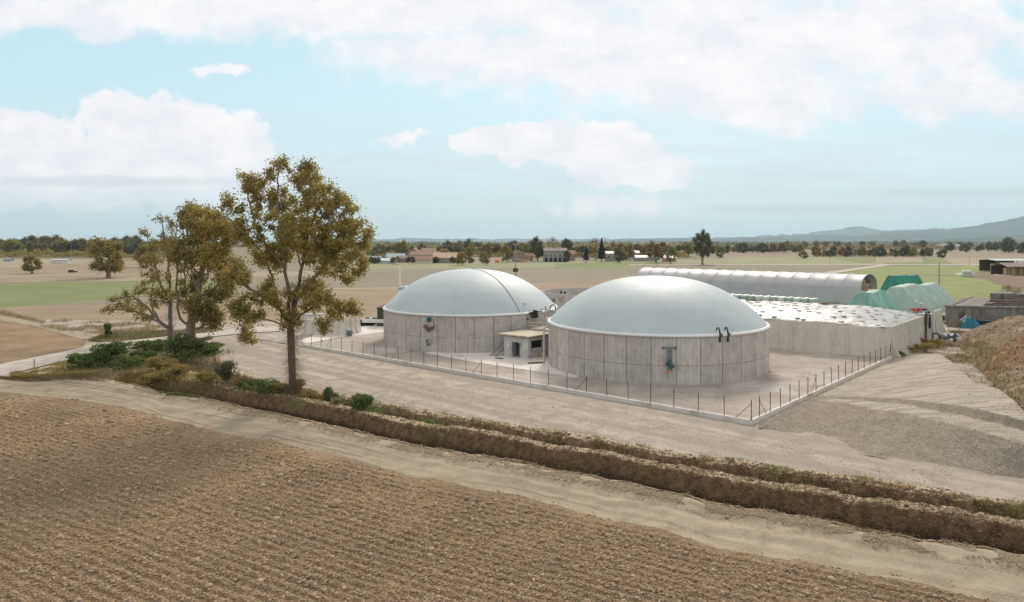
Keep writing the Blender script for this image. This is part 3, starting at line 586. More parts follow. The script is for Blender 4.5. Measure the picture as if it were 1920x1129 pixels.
def digester(name, label, C, Rr, Hw, Hd, seed, rot):
    t = thing(name, label, 'biogas tank', (C[0], C[1], 0))
    n = 32 * 6; uvs = []; vs = []; fs = []
    zz = [-.3, 1.2, 2.35, 4.2, Hw]; ang = [rot + 2 * math.pi * i / n for i in range(n + 1)]
    for z in zz:
        for a_ in ang: vs.append((Rr * math.cos(a_), Rr * math.sin(a_), z))
    for j in range(len(zz) - 1):
        for i in range(n): fs.append((j * (n + 1) + i, j * (n + 1) + i + 1, (j + 1) * (n + 1) + i + 1, (j + 1) * (n + 1) + i)); uvs += [(i / 6, zz[j]), ((i + 1) / 6, zz[j]), ((i + 1) / 6, zz[j + 1]), (i / 6, zz[j + 1])]
    me = bpy.data.meshes.new('wall'); me.from_pydata(vs, [], fs); u_ = me.uv_layers.new(name='UVMap')
    for i, q in enumerate(uvs): u_.data[i].uv = q
    me.polygons.foreach_set('use_smooth', [True] * len(fs)); link('wall', me, tankwall(seed, 0), t)
    b = MB(); b.lathe([(Rr - .45, Hw - .05), (Rr + .02, Hw - .02), (Rr + .16, Hw - .16), (Rr + .17, Hw + .02), (Rr + .06, Hw + .17), (Rr - .10, Hw + .20), (Rr - .45, Hw + .15)], n=160)
    b.build('rim', M['membrane_w'], t, world=False)
    # clamped membrane: spherical cap, slightly swollen near its foot
    rc = ((Rr - .12) ** 2 + Hd ** 2) / (2 * Hd); a0 = math.asin(min(1, (Rr - .12) / rc)); prof = []
    for i in range(41):
        a_ = a0 * (1 - i / 40); bul = .22 * math.sin(min(1, i / 40 * 1.15) * math.pi)
        prof.append(((rc + bul) * math.sin(a_) + .0001, Hw + .12 + (rc + bul) * math.cos(a_) - (rc - Hd) - .0))
    b = MB(); b.lathe(prof, n=160); b.build('membrane_dome', M['membrane'], t, world=False)
    def dome_pt(az, i, lift=.04):
        r_, z_ = prof[i]; return Vector((C[0] + (r_ + lift) * math.cos(az), C[1] + (r_ + lift) * math.sin(az), z_ + lift))
    return t, dome_pt
CR, RR, HW = V3(20.15, 96.05), 15.0, 5.9
CL, RL = V3(-7.2, 119.4), 15.0
def on_wall(C, Rr, px, z, out=0.0):
    u = (px - 960) / F; a_ = 1 + u * u; b_ = -2 * (C[0] * u + C[1]); c_ = C[0] ** 2 + C[1] ** 2 - (Rr + out) ** 2
    Y = (-b_ - math.sqrt(max(0, b_ * b_ - 4 * a_ * c_))) / (2 * a_); return Vector((u * Y, Y, z))
tR, dpR = digester('digester_tank', 'nearer round concrete tank under a grey dome, with a teal mixer on its front wall', CR, RR, HW, 6.3, 3, .35)
tL, dpL = digester('digester_tank', 'farther round concrete tank under a grey dome crossed by a dark cable', CL, RL, 5.75, 6.5, 11, .1)
# stuff on the nearer tank
p = on_wall(CR, RR, 1255, 0, .02); T_ = Vector((1, 0, 0)); N_ = Vector((p.x - CR.x, p.y - CR.y, 0)).normalized(); T_ = Vector((-N_.y, N_.x, 0)); T_ = T_ if T_.x > 0 else -T_
def W(p, t_, n_, z): return p + T_ * t_ + N_ * n_ + ZV * z
b = MB(); b.tube([W(p, -.85, .16, 4.55), W(p, .85, .16, 4.55)], .07)
for x_ in (-.28, .0, .22): b.tube([W(p, x_, .2, 4.55), W(p, x_, .24, 2.1 if x_ else 3.0)], .05)
for z_ in (4.1, 3.2, 2.5): b.box(W(p, -.03, .22, z_), (.62, .06, .06), math.atan2(T_.y, T_.x))
b.box(W(p, -.75, .08, 4.5), (.12, .16, .35), math.atan2(T_.y, T_.x)); b.box(W(p, .75, .08, 4.5), (.12, .16, .35), math.atan2(T_.y, T_.x))
mx = b.build('mixer_frame', M['tealgrey'], tR)
b = MB(); b.tube([W(p, .02, .35, 3.1), W(p, .05, .5, 2.45)], .17, 12); b.tube([W(p, .0, .75, 2.35), W(p, .40, .45, 2.45)], .22, 14); b.tube([W(p, -.28, .3, 2.9), W(p, -.28, .3, 2.45)], .13, 10)
b.build('mixer_motor', M['teal'], tR)
b = MB(); b.tube([W(p, -.28, .18, 1.72), W(p, -.28, .36, 1.72)], .15, 12); b.build('valve_wheel', M['orange'], tR)
b = MB(); b.tube([W(p, -.28, .2, 2.4), W(p, -.28, .2, 1.6)], .05); b.tube([W(p, .22, .2, 2.1), W(p, .22, .2, 1.7)], .04); b.tube([W(p, -.28, .2, 2.05), W(p, .22, .2, 2.05)], .04); b.build('mixer_pipe', M['tealgrey'], tR)
b = MB(); b.box(W(p, 1.05, .03, 2.18), (.55, .03, .20), math.atan2(T_.y, T_.x)); sg = b.build('notice_plate', M['white'], tR)
b = MB(); [b.box(W(p, 1.05 + dx, .052, 2.18 + dz), (w_, .01, .03), math.atan2(T_.y, T_.x)) for dx, dz, w_ in ((-.14, .035, .12), (.02, .035, .14), (.15, .035, .06), (-.1, -.04, .16), (.10, -.04, .18))]; b.build('notice_lettering', M['black'], tR)
for j, px_ in enumerate((1345, 1360)):
    p = on_wall(CR, RR, px_ + 2, 0, .05); N_ = Vector((p.x - CR.x, p.y - CR.y, 0)).normalized(); T_ = Vector((-N_.y, N_.x, 0)); T_ = T_ if T_.x > 0 else -T_
    b = MB(); b.tube([W(p, .15, .1, 5.25), W(p, .15, .12, 5.6), W(p, .15, .1, 6.2), W(p, .05, .1, 6.6), W(p, -.10, .15, 6.85), W(p, -.32, .2, 6.82), W(p, -.48, .25, 6.55)], [.13, .09, .09, .085, .08, .08, .08], 10)
    b.tube([W(p, .15, .1, 5.7), W(p, .38, .14, 5.8), W(p, .42, .14, 6.05)], .07, 8); b.tube([W(p, .15, .1, 5.35), W(p, .15, .1, 5.1)], .12, 8)
    v_ = b.build('vent_hose', M['black'], tR)
    b = MB(); b.lathe([(.02, .22), (.16, .18), (.20, .05), (.17, -.02), (.03, -.03)], tuple(W(p, .43, .14, 6.1)), 12); b.build('vent_cap', M['white'], tR)
# stuff on the farther tank
p = on_wall(CL, RL, 806, 0, .02); N_ = Vector((p.x - CL.x, p.y - CL.y, 0)).normalized(); T_ = Vector((-N_.y, N_.x, 0)); T_ = T_ if T_.x > 0 else -T_; az = math.atan2(T_.y, T_.x)
b = MB(); b.add([W(p, -.95, .03, 4.25), W(p, .85, .03, 4.25), W(p, .75, .03, 3.75), W(p, -.25, .03, 3.1), W(p, -.95, .55, 4.05), W(p, .85, .55, 4.05), W(p, .75, .45, 3.7), W(p, -.25, .2, 3.15)], [(4, 5, 6, 7), (0, 1, 5, 4), (1, 2, 6, 5), (2, 3, 7, 6), (3, 0, 4, 7)])
b.build('bracket', M['rust'], tL)
b = MB(); b.tube([W(p, .2, .3, 4.15), W(p, .25, .55, 4.75)], [.38, .28], 12); b.box(W(p, .6, .35, 4.45), (.35, .4, .6), az); b.build('mixer_body', M['conc'], tL)
b = MB(); b.tube([W(p, .0, .55, 5.15), W(p, .35, .65, 5.2)], .36, 14); b.tube([W(p, .2, .5, 5.1), W(p, .2, .5, 4.8)], .2, 10); b.build('mixer_motor', M['teal'], tL)
b = MB(); b.tube([W(p, -.25, .02, 1.75), W(p, -.25, .35, 1.75)], .3, 12); b.box(W(p, -.2, .15, 1.2), (.5, .25, .2), az); b.build('valve', M['tealgrey'], tL)
b = MB(); b.tube([W(p, .05, .3, 1.75), W(p, .12, .45, 1.75)], .17, 12); b.build('valve_wheel', M['yellow'], tL)
p = on_wall(CL, RL, 875, 0, .10); N_ = Vector((p.x - CL.x, p.y - CL.y, 0)).normalized()
b = MB(); b.tube([p + ZV * .0, p + ZV * 5.5, p + ZV * 5.62 - N_ * .1], .10, 10); b.tube([p + ZV * 5.45, p + ZV * 5.7], .18, 10); b.tube([p, p + ZV * .25], .17, 10); b.tube([p + ZV * 1.65, p + ZV * 1.8], .15, 10); b.build('downpipe', M['steelpipe'], tL)
p = on_wall(CL, RL, 927, 0, .06)
b = MB(); b.tube([p + ZV * 0, p + ZV * 5.7, p + ZV * 5.95 + V3(-.3, .2)], .05, 8); b.build('cable_duct', M['galv'], tL)
p = on_wall(CL, RL, 976, 0); az = math.atan2(p.y - CL.y, p.x - CL.x)
b = MB(); b.tube([dpL(az, i, .03) for i in range(0, 41)] , .032, 6); b.build('dome_cable', M['post'], tL)
p = on_wall(CL, RL, 1002, 0, .3); N_ = Vector((p.x - CL.x, p.y - CL.y, 0)).normalized(); T_ = Vector((-N_.y, N_.x, 0)); T_ = T_ if T_.x > 0 else -T_
b = MB()
for o_ in (-.45, .25): b.tube([W(p, o_, .1, 5.75), W(p, o_, .3, 5.0)], .27, 12)
b.tube([W(p, -1.2, .1, 5.85), W(p, 1.3, .1, 6.0)], .16, 10); b.box(W(p, .0, .1, 6.1), (.5, .4, .3), math.atan2(T_.y, T_.x)); b.tube([W(p, -1.6, .0, 4.9), W(p, -1.6, .15, 4.9)], .15, 8)
b.build('pressure_valve', M['black'], tL)
b = MB(); b.tube([dpL(math.atan2(N_.y, N_.x) - .05, 4, .05), dpL(math.atan2(N_.y, N_.x) - .05, 4, .35)], .22, 12); b.build('inspection_port', M['white'], tL)
# pump house ---------------------------------------------------------
A0 = Vector((-1.2, 101.7, 0)); th = thing('pump_house', 'small grey block hut with flat concrete roof and open doorway between the domed tanks', 'hut', A0)
LW = 4.62; LD_ = 5.0; HH = 3.2; azE = math.atan2(E1.y, E1.x)
def HP(s, d, z): return A0 + E1 * s + D1 * d + ZV * z
def wallbox(b, s0, s1, d0, d1_, z0, z1_):
    c = HP((s0 + s1) / 2, (d0 + d1_) / 2, (z0 + z1_) / 2); vs = [HP(s, d, z) for z in (z0, z1_) for s, d in ((s0, d0), (s1, d0), (s1, d1_), (s0, d1_))]
    b.add(vs, ((0, 3, 2, 1), (4, 5, 6, 7), (0, 1, 5, 4), (1, 2, 6, 5), (2, 3, 7, 6), (3, 0, 4, 7)))
ds0 = (hit(959, A0, E1) - A0).dot(E1); ds1 = (hit(975, A0, E1) - A0).dot(E1)
b = MB(); wt = .25
wallbox(b, 0, ds0, 0, wt, -.1, HH); wallbox(b, ds1, LW, 0, wt, -.1, HH); wallbox(b, ds0, ds1, 0, wt, 2.35, HH)
wallbox(b, 0, wt, wt, LD_, -.1, HH); wallbox(b, 0, LW, LD_, LD_ + wt, -.1, HH)
Pr = HP(LW, 0, 0); w0 = (hit(996, Pr, D1) - Pr).dot(D1); w1 = (hit(1017, Pr, D1) - Pr).dot(D1); w1 = min(w1, LD_ - .2)
wallbox(b, LW - wt, LW, wt, w0, -.1, HH); wallbox(b, LW - wt, LW, w1, LD_, -.1, HH); wallbox(b, LW - wt, LW, w0, w1, -.1, 1.55); wallbox(b, LW - wt, LW, w0, w1, 2.65, HH)
b.build('wall', M['blockwall'], th)
b = MB(); wallbox(b, -.65, LW + .45, -.5, LD_ + .6, HH + .0, HH + .10); b.build('roof_fascia', M['rust'], th)
b = MB(); wallbox(b, -.68, LW + .48, -.53, LD_ + .63, HH + .102, HH + .26); M['roofslab'] = mat('weathered_roof_slab', (.50, .43, .34), (.62, .55, .45), .9, .9, c3=(.38, .33, .26), sc3=.6); b.build('roof', M['roofslab'], th)
b = MB(); wallbox(b, -.2, LW + .1, -.12, LD_ + .2, HH - .14, HH - .003); b.build('ceiling_slab', M['conc'], th)
b = MB(); wallbox(b, ds0 + .02, ds0 + .08, .3, 1.0, .02, 2.3); d_ = b.build('door', M['galv'], th)
b = MB(); b.box(HP(ds0 + .5, 1.6, 1.2), (.9, .4, 1.9), azE); b.build('cabinet', M['galv'], th)
b = MB(); b.box(HP(ds0 - .62, -.03, 1.75), (.42, .05, .5), azE); b.build('notice', M['white'], th)
b = MB(); b.box(HP(ds0 - .22, -.04, 1.5), (.12, .06, .2), azE); b.build('alarm_button', M['red'], th)
b = MB(); b.box(HP((ds0 + ds1) / 2, -.05, 2.62), (.8, .09, .14), azE); b.build('door_lamp', M['white'], th)
b = MB(); wallbox(b, LW - .2, LW - .17, w0 - .01, w1 + .01, 1.54, 2.66); b.build('window', M['dark'], th)
b = MB(); wallbox(b, .3, LW - .3, .3, LD_ - .1, .005, .03); b.build('floor', M['conc'], th)
# side slab with its brown kerb
sl = thing('side_slab', 'concrete slab edged with a brown beam beside the pump house', 'slab', HP(LW, 0, 0))
q0, q1 = GV(990.6, 684.5), GV(1022, 682.5)
b = MB(); b.add([q0 + ZV * .11, q1 + ZV * .11, HP(LW, 3.4, .11), HP(LW, 0, .11), q0 + ZV * .22, q1 + ZV * .22, HP(LW, 3.4, .22), HP(LW, 0, .22)], ((0, 3, 2, 1), (4, 5, 6, 7), (0, 1, 5, 4), (1, 2, 6, 5), (2, 3, 7, 6), (3, 0, 4, 7))); b.build('slab', M['conc_light'], sl)
b = MB(); b.tube([q0 + ZV * .26 + V3(0, .08), q1 + ZV * .26 + V3(0, .08)], .13, 6, smooth=False); b.build('beam', M['rust'], sl)
# rear plant room with its roof and railing
A1 = HP(.3, LD_ + 1.0, 0); rm = thing('plant_room', 'flat roofed concrete room behind the pump house with a black roof edge', 'hut', A1)
b = MB(); wallbox(b, .6, 6.2, LD_ + .9, LD_ + 6.6, -.1, 3.55); b.build('wall', M['blockwall'], rm)
b = MB(); wallbox(b, .3, 6.5, LD_ + .7, LD_ + 6.9, 3.552, 3.72); b.build('roof', M['roofslab'], rm)
b = MB(); b.tube([HP(.3, LD_ + 6.9, 3.8), HP(6.5, LD_ + 6.9, 3.8)], .09, 6); b.build('roof_edge', M['black'], rm)
# railing & stairs
def railing(name, label, pts, base, h=1.05, mtl=None, n_each=1.6, group=None):
    t = thing(name, label, 'railing', tuple(pts[0])); mtl = mtl or M['galv']; b = MB()
    for r_ in (h, h * .55): b.tube([p_ + ZV * r_ for p_ in pts], .03, 6)
    b.build('rail', mtl, t)
    for i in range(len(pts) - 1):
        L = (pts[i + 1] - pts[i]).length; m_ = max(1, int(L / n_each))
        for j in range(m_ + (i == len(pts) - 2)):
            q = pts[i].lerp(pts[i + 1], j / m_); c = MB(); c.tube([q, q + ZV * h], .03, 6); c.build('post', mtl, t)
    return t
railing('platform_railing', 'galvanised railing along the plant room roof between the tanks', [HP(-.6, LD_ + .4, 3.55), HP(-.4, LD_ + .35, 3.5), HP(6.1, LD_ + .4, 3.72), HP(6.3, LD_ + 2.5, 3.72)], 3.6, 1.1)
S0 = GV(923.5, 669); st = thing('metal_staircase', 'galvanised steel staircase climbing left of the pump house', 'staircase', tuple(S0))
dirS = (D1 * 5.7); top = 3.5
def SPt(f, side, z=0): return S0 + dirS * f + E1 * side + ZV * (top * f + z)
b = MB()
for sd_ in (-.45, .45): b.add([SPt(0, sd_ - .03, -.02), SPt(0, sd_ + .03, -.02), SPt(1, sd_ + .03, -.02), SPt(1, sd_ - .03, -.02), SPt(0, sd_ - .03, .22), SPt(0, sd_ + .03, .22), SPt(1, sd_ + .03, .22), SPt(1, sd_ - .03, .22)], ((0, 3, 2, 1), (4, 5, 6, 7), (0, 1, 5, 4), (1, 2, 6, 5), (2, 3, 7, 6), (3, 0, 4, 7)))
b.build('stringer', M['galv'], st)
for i in range(1, 18):
    b = MB(); b.box(SPt(i / 18, 0, .06), (.24, .84, .035), math.atan2(D1.y, D1.x)); b.build('tread', M['galv'], st)
for sd_ in (-.47, .47):
    b = MB(); b.tube([SPt(0, sd_, 1.05), SPt(1, sd_, 1.1), SPt(1, sd_, 1.1) + D1 * 1.2], .03, 6); b.tube([SPt(0, sd_, .6), SPt(1, sd_, .62), SPt(1, sd_, .62) + D1 * 1.2], .025, 6)
    for f in (0, .25, .5, .75, 1): b.tube([SPt(f, sd_, .1), SPt(f, sd_, 1.07)], .028, 6)
    b.build('handrail', M['galv'], st)
b = MB(); b.box(SPt(1, 0, .02) + D1 * .9, (1.8, 1.0, .08), math.atan2(D1.y, D1.x)); b.build('landing', M['galv'], st)
b = MB(); [b.tube([SPt(1, s_, -3.4) + D1 * d_, SPt(1, s_, 0) + D1 * d_], .05, 6) for s_ in (-.4, .4) for d_ in (.1, 1.7)]; b.build('leg', M['galv'], st)
b = MB(); g_ = GV(936, 672, .11); b.box((g_.x, g_.y, .125), (1.3, .8, .03), azE); tag(b.build('manhole_cover', M['rust']), 'rusty manhole cover in the concrete apron by the staircase', 'manhole cover')
# pipes
t = thing('gas_pipe', 'pale vertical pipe with yellow valve against the near tank', 'pipe', tuple(RP(1020, 94.8)))
b = MB(); q = RP(1020, 94.8); b.tube([q, q + ZV * 4.9, q + ZV * 5.15 + V3(.08, 0), q + ZV * 5.25 + V3(.3, 0), q + ZV * 5.27 + V3(1.1, .6)], .12, 12); b.tube([q, q + ZV * .12], .24, 10); b.build('pipe', M['steelpipe'], t)
b = MB(); b.box(q + V3(-.05, -.1, 1.5), (.55, .2, .12)); b.tube([q + V3(-.3, -.1, 1.5), q + V3(-.3, -.1, 1.65)], .08, 8); b.build('valve', M['yellow'], t)
b = MB(); b.tube([q + V3(.1, 0, 2.35), q + V3(.7, .5, 2.35)], .05, 6); b.build('clamp', M['galv'], t)
t = thing('overhead_pipe', 'silver pipe bridging the two domed tanks', 'pipe', tuple(RP(1012, 108)))
q = RP(1012, 108); b = MB(); b.tube([q + ZV * 4.3, q + ZV * 6.1, q + ZV * 6.35 + V3(.2, 0), q + V3(.5, 0, 6.42), RP(1062, 105, 6.3)], .13, 10); q2 = RP(1016, 108)
b.tube([q2 + ZV * 4.5, q2 + ZV * 6.35], .10, 8); q3 = RP(1029, 106.5); b.tube([q3 + V3(-.6, 0, 5.0), q3 + V3(-.1, 0, 5.15), q3 + V3(.1, 0, 4.9), q3 + V3(.1, 0, 3.7)], .13, 10); b.build('pipe', M['steelpipe'], t)
b = MB(); [b.tube([RP(x_, 107.5) + ZV * z0, RP(x_, 107.5) + ZV * z1_], r_, 8) for x_, z0, z1_, r_ in ((1023, 3.7, 7.0, .10), (1038, 4.0, 6.3, .08))]; b.build('support', M['galv'], t)
t = thing('gas_flare_valve', 'dark valve cluster behind the right edge of the farther dome', 'valve', tuple(RP(1034, 131)))
b = MB(); q = RP(1034, 131); b.tube([q, q + ZV * 5.0], .12, 8); b.build('post', M['galv'], t)
b = MB(); b.tube([q + V3(-.5, 0, 6.4), q + V3(.0, 0, 5.4), q + V3(.2, 0, 4.6)], [.25, .3, .15], 8); b.tube([q + V3(.6, 0, 6.2), q + V3(.2, 0, 5.6), q + V3(-.3, 0, 5.0)], [.3, .2, .2], 8); b.tube([q + V3(-.7, 0, 5.7), q + V3(.7, 0, 5.6)], .18, 8); b.build('valve_body', M['tealgrey'], t)
t = thing('dome_hose', 'black curved hose standing at the right rim of the farther tank', 'hose', tuple(RP(1037, 112)))
b = MB(); q = RP(1036, 112); b.tube([q + V3(-.6, 0, 5.7), q + V3(-.3, 0, 6.5), q + V3(.1, 0, 6.8), q + V3(.5, 0, 6.5), q + V3(.5, 0, 3.6)], .09, 8); b.build('hose', M['black'], t)
# open tank in the background
c3 = RP(1112, 164); t = thing('storage_tank', 'low open concrete tank seen between the two domes', 'tank', tuple(c3))
b = MB(); b.lathe([(12.8, -.1), (12.8, 5.1), (12.45, 5.1), (12.45, -.1)], tuple(c3), 64); b.build('wall', M['conc'], t)
for px_ in (1052, 1059):
    b = MB(); q = on_wall(c3, 12.6, px_, 5.1); b.lathe([(.04, 0), (.04, .25), (.22, .3), (.27, .5), (.2, .7), (.02, .75)], tuple(q), 10); b.build('vent_cap', M['black'], t)
# ------------------------------------------------------------------ fence
Kc = Vector((*G(1410, 797), 0)); EA = Vector((*G(565, 650), 0)); EB = Vector((*G(1672, 674), 0))
def fence(name, label, a, b_, n, side, braces, off):
    t = thing(name, label, 'fence', tuple(a)); d = (b_ - a).normalized(); nn_ = Vector((-d.y, d.x, 0)) * side; L = (b_ - a).length; az = math.atan2(d.y, d.x)
    k_ = MB(); segs = 40
    for i in range(segs):
        c0 = a + d * (L * i / segs); c1 = a + d * (L * (i + 1) / segs); zz_ = .44 + .012 * math.sin(i * 1.7)
        vs = [c + nn_ * w_ + ZV * z_ for c in (c0, c1) for w_, z_ in ((-.02, -.15), (.28, -.15), (.28, zz_), (-.02, zz_))]
        k_.add(vs, ((0, 1, 5, 4), (1, 2, 6, 5), (2, 3, 7, 6), (3, 0, 4, 7), (0, 3, 2, 1), (4, 5, 6, 7)))
    k_.build('kerb_wall', M['conc_light'], t)
    rr = random.Random(n)
    for i in range(n):
        q = a + d * (off + (L - off) * i / (n - 1)) + nn_ * .13; c = MB(); lx, ly = rr.uniform(-.04, .04), rr.uniform(-.04, .04)
        c.tube([q + ZV * .4, q + V3(lx, ly, 2.3 + rr.uniform(-.05, .05))], .04, 6); c.build('post', M['post'], t)
        if i in braces:
            for s_ in braces[i]: c = MB(); c.tube([q + ZV * 1.95, q + d * (1.5 * s_) + ZV * .44], .028, 6); c.build('brace', M['post'], t)
    w_ = MB()
    for z_ in (.75, 1.3, 1.95): w_.tube([a + nn_ * .13 + ZV * z_, b_ + nn_ * .13 + ZV * z_], .005, 3, smooth=False)
    w_.build('wire', M['post'], t)
    return t
fence('kerb_fence', 'long run of thin dark fence posts on a white kerb facing the ditch', Kc, EA, 29, -1, {0: (1,), 7: (1,), 13: (1,), 19: (1,), 25: (1,)}, 0.1)
fence('kerb_fence', 'shorter run of thin dark fence posts beside the gravel bank', Kc, EB, 19, 1, {0: (1,), 6: (-1,), 18: (-1,)}, 2.0)
# ------------------------------------------------------------------ silage bunker
M['lwall'] = mat('bunker_concrete', (.60, .545, .475), (.69, .635, .56), .5, .9, c3=(.50, .445, .36), sc3=.25, stretch=(1, 1, .5), bump=.01, bsc=10, fine=(5, .07))
HB = 4.45; BC = Vector((56.2, 101.3, 0)); BF = Vector((53.9, 100.75, 0)); DF = Vector((-12.8, 9.0, 0)).normalized()
bk = thing('silage_bunker', 'walled silage bunker of flared concrete panels right of the near tank', 'silage bunker', tuple(BC))
def lwall(b, fb, a, d, nout, L, pitch, h, flare, dz=0):
    m_ = max(1, int(L / pitch)); p_ = L / m_; K = 7
    prof = [(flare * (1 - j / (K - 1)) ** 2.6, h * j / (K - 1)) for j in range(K)]
    for i in range(m_):
        for (e_, zt) in ((0, 0),):
            vs = []
            for f in (i * p_ + .01, (i + 1) * p_ - .01):
                q = a + d * f
                for o_, z_ in prof: vs.append(q + nout * (o_ * .75) + ZV * z_)
                for o_, z_ in reversed(prof): vs.append(q - nout * .22 + ZV * z_)
            n_ = 2 * K; b.add(vs, [tuple(range(n_)), tuple(reversed(range(n_, 2 * n_)))] + [(j, n_ + j, n_ + (j + 1) % n_, (j + 1) % n_) for j in range(n_)])
        q = a + d * (i * p_); vs = []                      # the rib over the joint
        for f in (-.085, .085):
            for o_, z_ in prof: vs.append(q + d * f + nout * (.13 + o_) + ZV * (z_ * .985))
            for o_, z_ in reversed(prof): vs.append(q + d * f + nout * (o_ * .75 - .05) + ZV * (z_ * .985))
        n_ = 2 * K; fb.add(vs, [tuple(range(n_)), tuple(reversed(range(n_, 2 * n_)))] + [(j, n_ + j, n_ + (j + 1) % n_, (j + 1) % n_) for j in range(n_)])
nF = Vector((-DF.y, DF.x, 0)); nF = nF if nF.y < 0 else -nF; nS = Vector((D1.y, -D1.x, 0))
b = MB(); fb = MB(); lwall(b, fb, BF, DF, nF, 40, 1.95, HB, .35); b.build('front_wall', M['lwall'], bk); fb.build('front_ribs', M['conc_light'], bk)
dC = (BC + D1 * .4 - BF); b = MB(); fb = MB(); dn = Vector((dC.y, -dC.x, 0)).normalized(); lwall(b, fb, BF + dn * .02, dC.normalized(), dn, dC.length, 1.4, HB - .01, .3); b.build('corner_wall', M['lwall'], bk)
b = MB(); fb = MB(); lwall(b, fb, BC + D1 * .4, D1, nS, 26.5, 1.25, HB, 1.25); b.build('side_wall', M['lwall'], bk); fb.build('side_ribs', M['conc_light'], bk)
b = MB(); fb = MB(); lwall(b, fb, BC + D1 * 27.2 + nS * .25, D1, nS, 6, 1.25, HB + .3, 1.5); b.build('end_wall', M['lwall'], bk); fb.build('end_ribs', M['conc_light'], bk)
# white sheet over the silage
na, nb_ = 130, 110; A_, B_ = np.meshgrid(np.linspace(-.1, 38, na), np.linspace(.25, 23, nb_))
fa = np.clip(A_ / 9, 0, 1); fa = fa * (2 - fa); fbk = np.clip((23 - B_) / 7, 0, 1); fbk = fbk * (2 - fbk); ff = np.clip(B_ / 8, 0, 1); ff = ff * (2 - ff); fl = np.clip((38 - A_) / 8, 0, 1)
fold = .07 * fbm(A_ * .9 + B_ * .3, B_ * .35, 4, 81) + .10 * fbm(A_ * .35, B_ * .35, 3, 82) + .05 * np.abs(vn(A_ * .5 + .2 * B_, B_ * 1.6, 83))
Zt = HB - .05 + .15 * np.clip(A_ + .1, 0, .3) / .3 * np.clip(B_ / .4, 0, 1) + 1.55 * fa * ff * np.clip(fl, .5, 1) * (.45 + .55 * fbk) + fold * 1.3
BO = BF - DF * 1.0
Xt = BO.x + DF.x * A_ + D1.x * B_ + .0; Yt = BO.y + DF.y * A_ + D1.y * B_
M['sheet'] = mat('white_silage_sheet', (.40, .385, .37), (.50, .49, .48), .6, .4, spec=.35, c3=(.30, .30, .28), sc3=.5, t3=(.5, .68), bump=.14, bsc=1.1)
shp = gridmesh('silage_cover', np.stack([Xt, Yt, Zt], -1)); cv_ = link('silage_cover', shp, M['sheet']); tag(cv_, 'white crumpled plastic sheet covering the silage in the bunker', 'plastic sheet')
def sheet_z(a_, b_): i = int(np.clip(round((b_ - .25) / 22.75 * (nb_ - 1)), 0, nb_ - 1)); j = int(np.clip(round((a_ + .1) / 38.1 * (na - 1)), 0, na - 1)); return float(Zt[i, j])
M['bag'] = mat('gravel_bag', (.44, .39, .365), (.52, .47, .445), 3, .9)
b = MB(); b.lathe([(.02, -.03), (.38, -.02), (.42, .03), (.34, .07), (.02, .08)], n=10); b.v = [(x * 1.0, y * .62, z) for x, y, z in b.v]
bag = b.build('ballast_bag', M['bag']); tag(bag, 'grey gravel bag weighing down the white silage sheet', 'ballast bag', 'gravel bags on the silage sheet')
rg = random.Random(4); first = True
for i in range(11):
    for j in range(9):
        a_ = 1.6 + i * 2.3 + (j % 2) * 1.1 + rg.uniform(-.95, .95); b0 = 1.6 + j * 2.35 + rg.uniform(-.95, .95)
        o = bag if first else bag.copy()
        if not first: COL.objects.link(o)
        first = False; o.location = (BO.x + DF.x * a_ + D1.x * b0, BO.y + DF.y * a_ + D1.y * b0, sheet_z(a_, b0) + .03); o.rotation_euler = (rg.uniform(-.05, .05), rg.uniform(-.05, .05), math.atan2(DF.y, DF.x) + rg.uniform(-.3, .3))
b = MB(); q = BO + DF * 13 + D1 * 17; b.box((q.x, q.y, sheet_z(13, 17) + .2), (3.2, .9, .15), .3); b.box((q.x + .3, q.y + .4, sheet_z(13, 17) + .3), (2.6, .5, .1), .1); tag(b.build('plank_stack', M['rust']), 'rusty planks lying on top of the silage sheet near its crest', 'planks')
b = MB(); q = BO + DF * 25 + D1 * 15; b.box((q.x, q.y, sheet_z(25, 15) + .15), (2.8, .5, .14), -.1); tag(b.build('plank_stack', M['rust']), 'short rusty planks on the left end of the silage sheet', 'planks')
# feed station on the side wall
FP = BC + D1 * 22 + ZV * HB; FP = RP(1722, 118, HB + .15); t = thing('feed_platform', 'small steel platform with railing on top of the bunker side wall', 'platform', (FP.x, FP.y, 0))
azD = math.atan2(D1.y, D1.x); b = MB(); b.box((FP.x, FP.y, FP.z), (4.2, 1.8, .1)); b.build('deck', M['galv'], t)
b = MB()
for x_ in (-2.05, -1.0, 0, 1.0, 2.05):
    for y_ in (-.85, .85): b.tube([(FP.x + x_, FP.y + y_, FP.z), (FP.x + x_, FP.y + y_, FP.z + 1.1)], .03, 6)
for y_ in (-.85, .85):
    for z_ in (.55, 1.1): b.tube([(FP.x - 2.05, FP.y + y_, FP.z + z_), (FP.x + 2.05, FP.y + y_, FP.z + z_)], .03, 6)
b.build('railing', M['galv'], t)
b = MB(); [b.tube([(FP.x + x_, FP.y + y_, 0), (FP.x + x_, FP.y + y_, FP.z)], .07, 6) for x_ in (-1.9, 1.9) for y_ in (-.8, .8)]; b.tube([(FP.x - 1.9, FP.y - .8, 3.2), (FP.x + 1.9, FP.y - .8, 4.4)], .05, 6); b.build('leg', M['galv'], t)
t = thing('slurry_pump', 'bright red pump on the steel platform of the bunker', 'pump', (FP.x, FP.y, FP.z + .05))
b = MB(); q = FP + V3(-.4, 0, .75); b.tube([q + V3(-.9, 0, .05), q + V3(-.3, 0, 0), q + V3(.1, 0, 0), q + V3(.9, 0, 0)], [.16, .3, .34, .2], 12); b.box(q + V3(0, 0, -.3), (.9, .4, .25)); b.build('casing', M['red'], t)
b = MB(); b.tube([q + V3(.9, 0, 0), q + V3(1.9, 0, 0)], .17, 10); b.build('motor', M['black'], t)
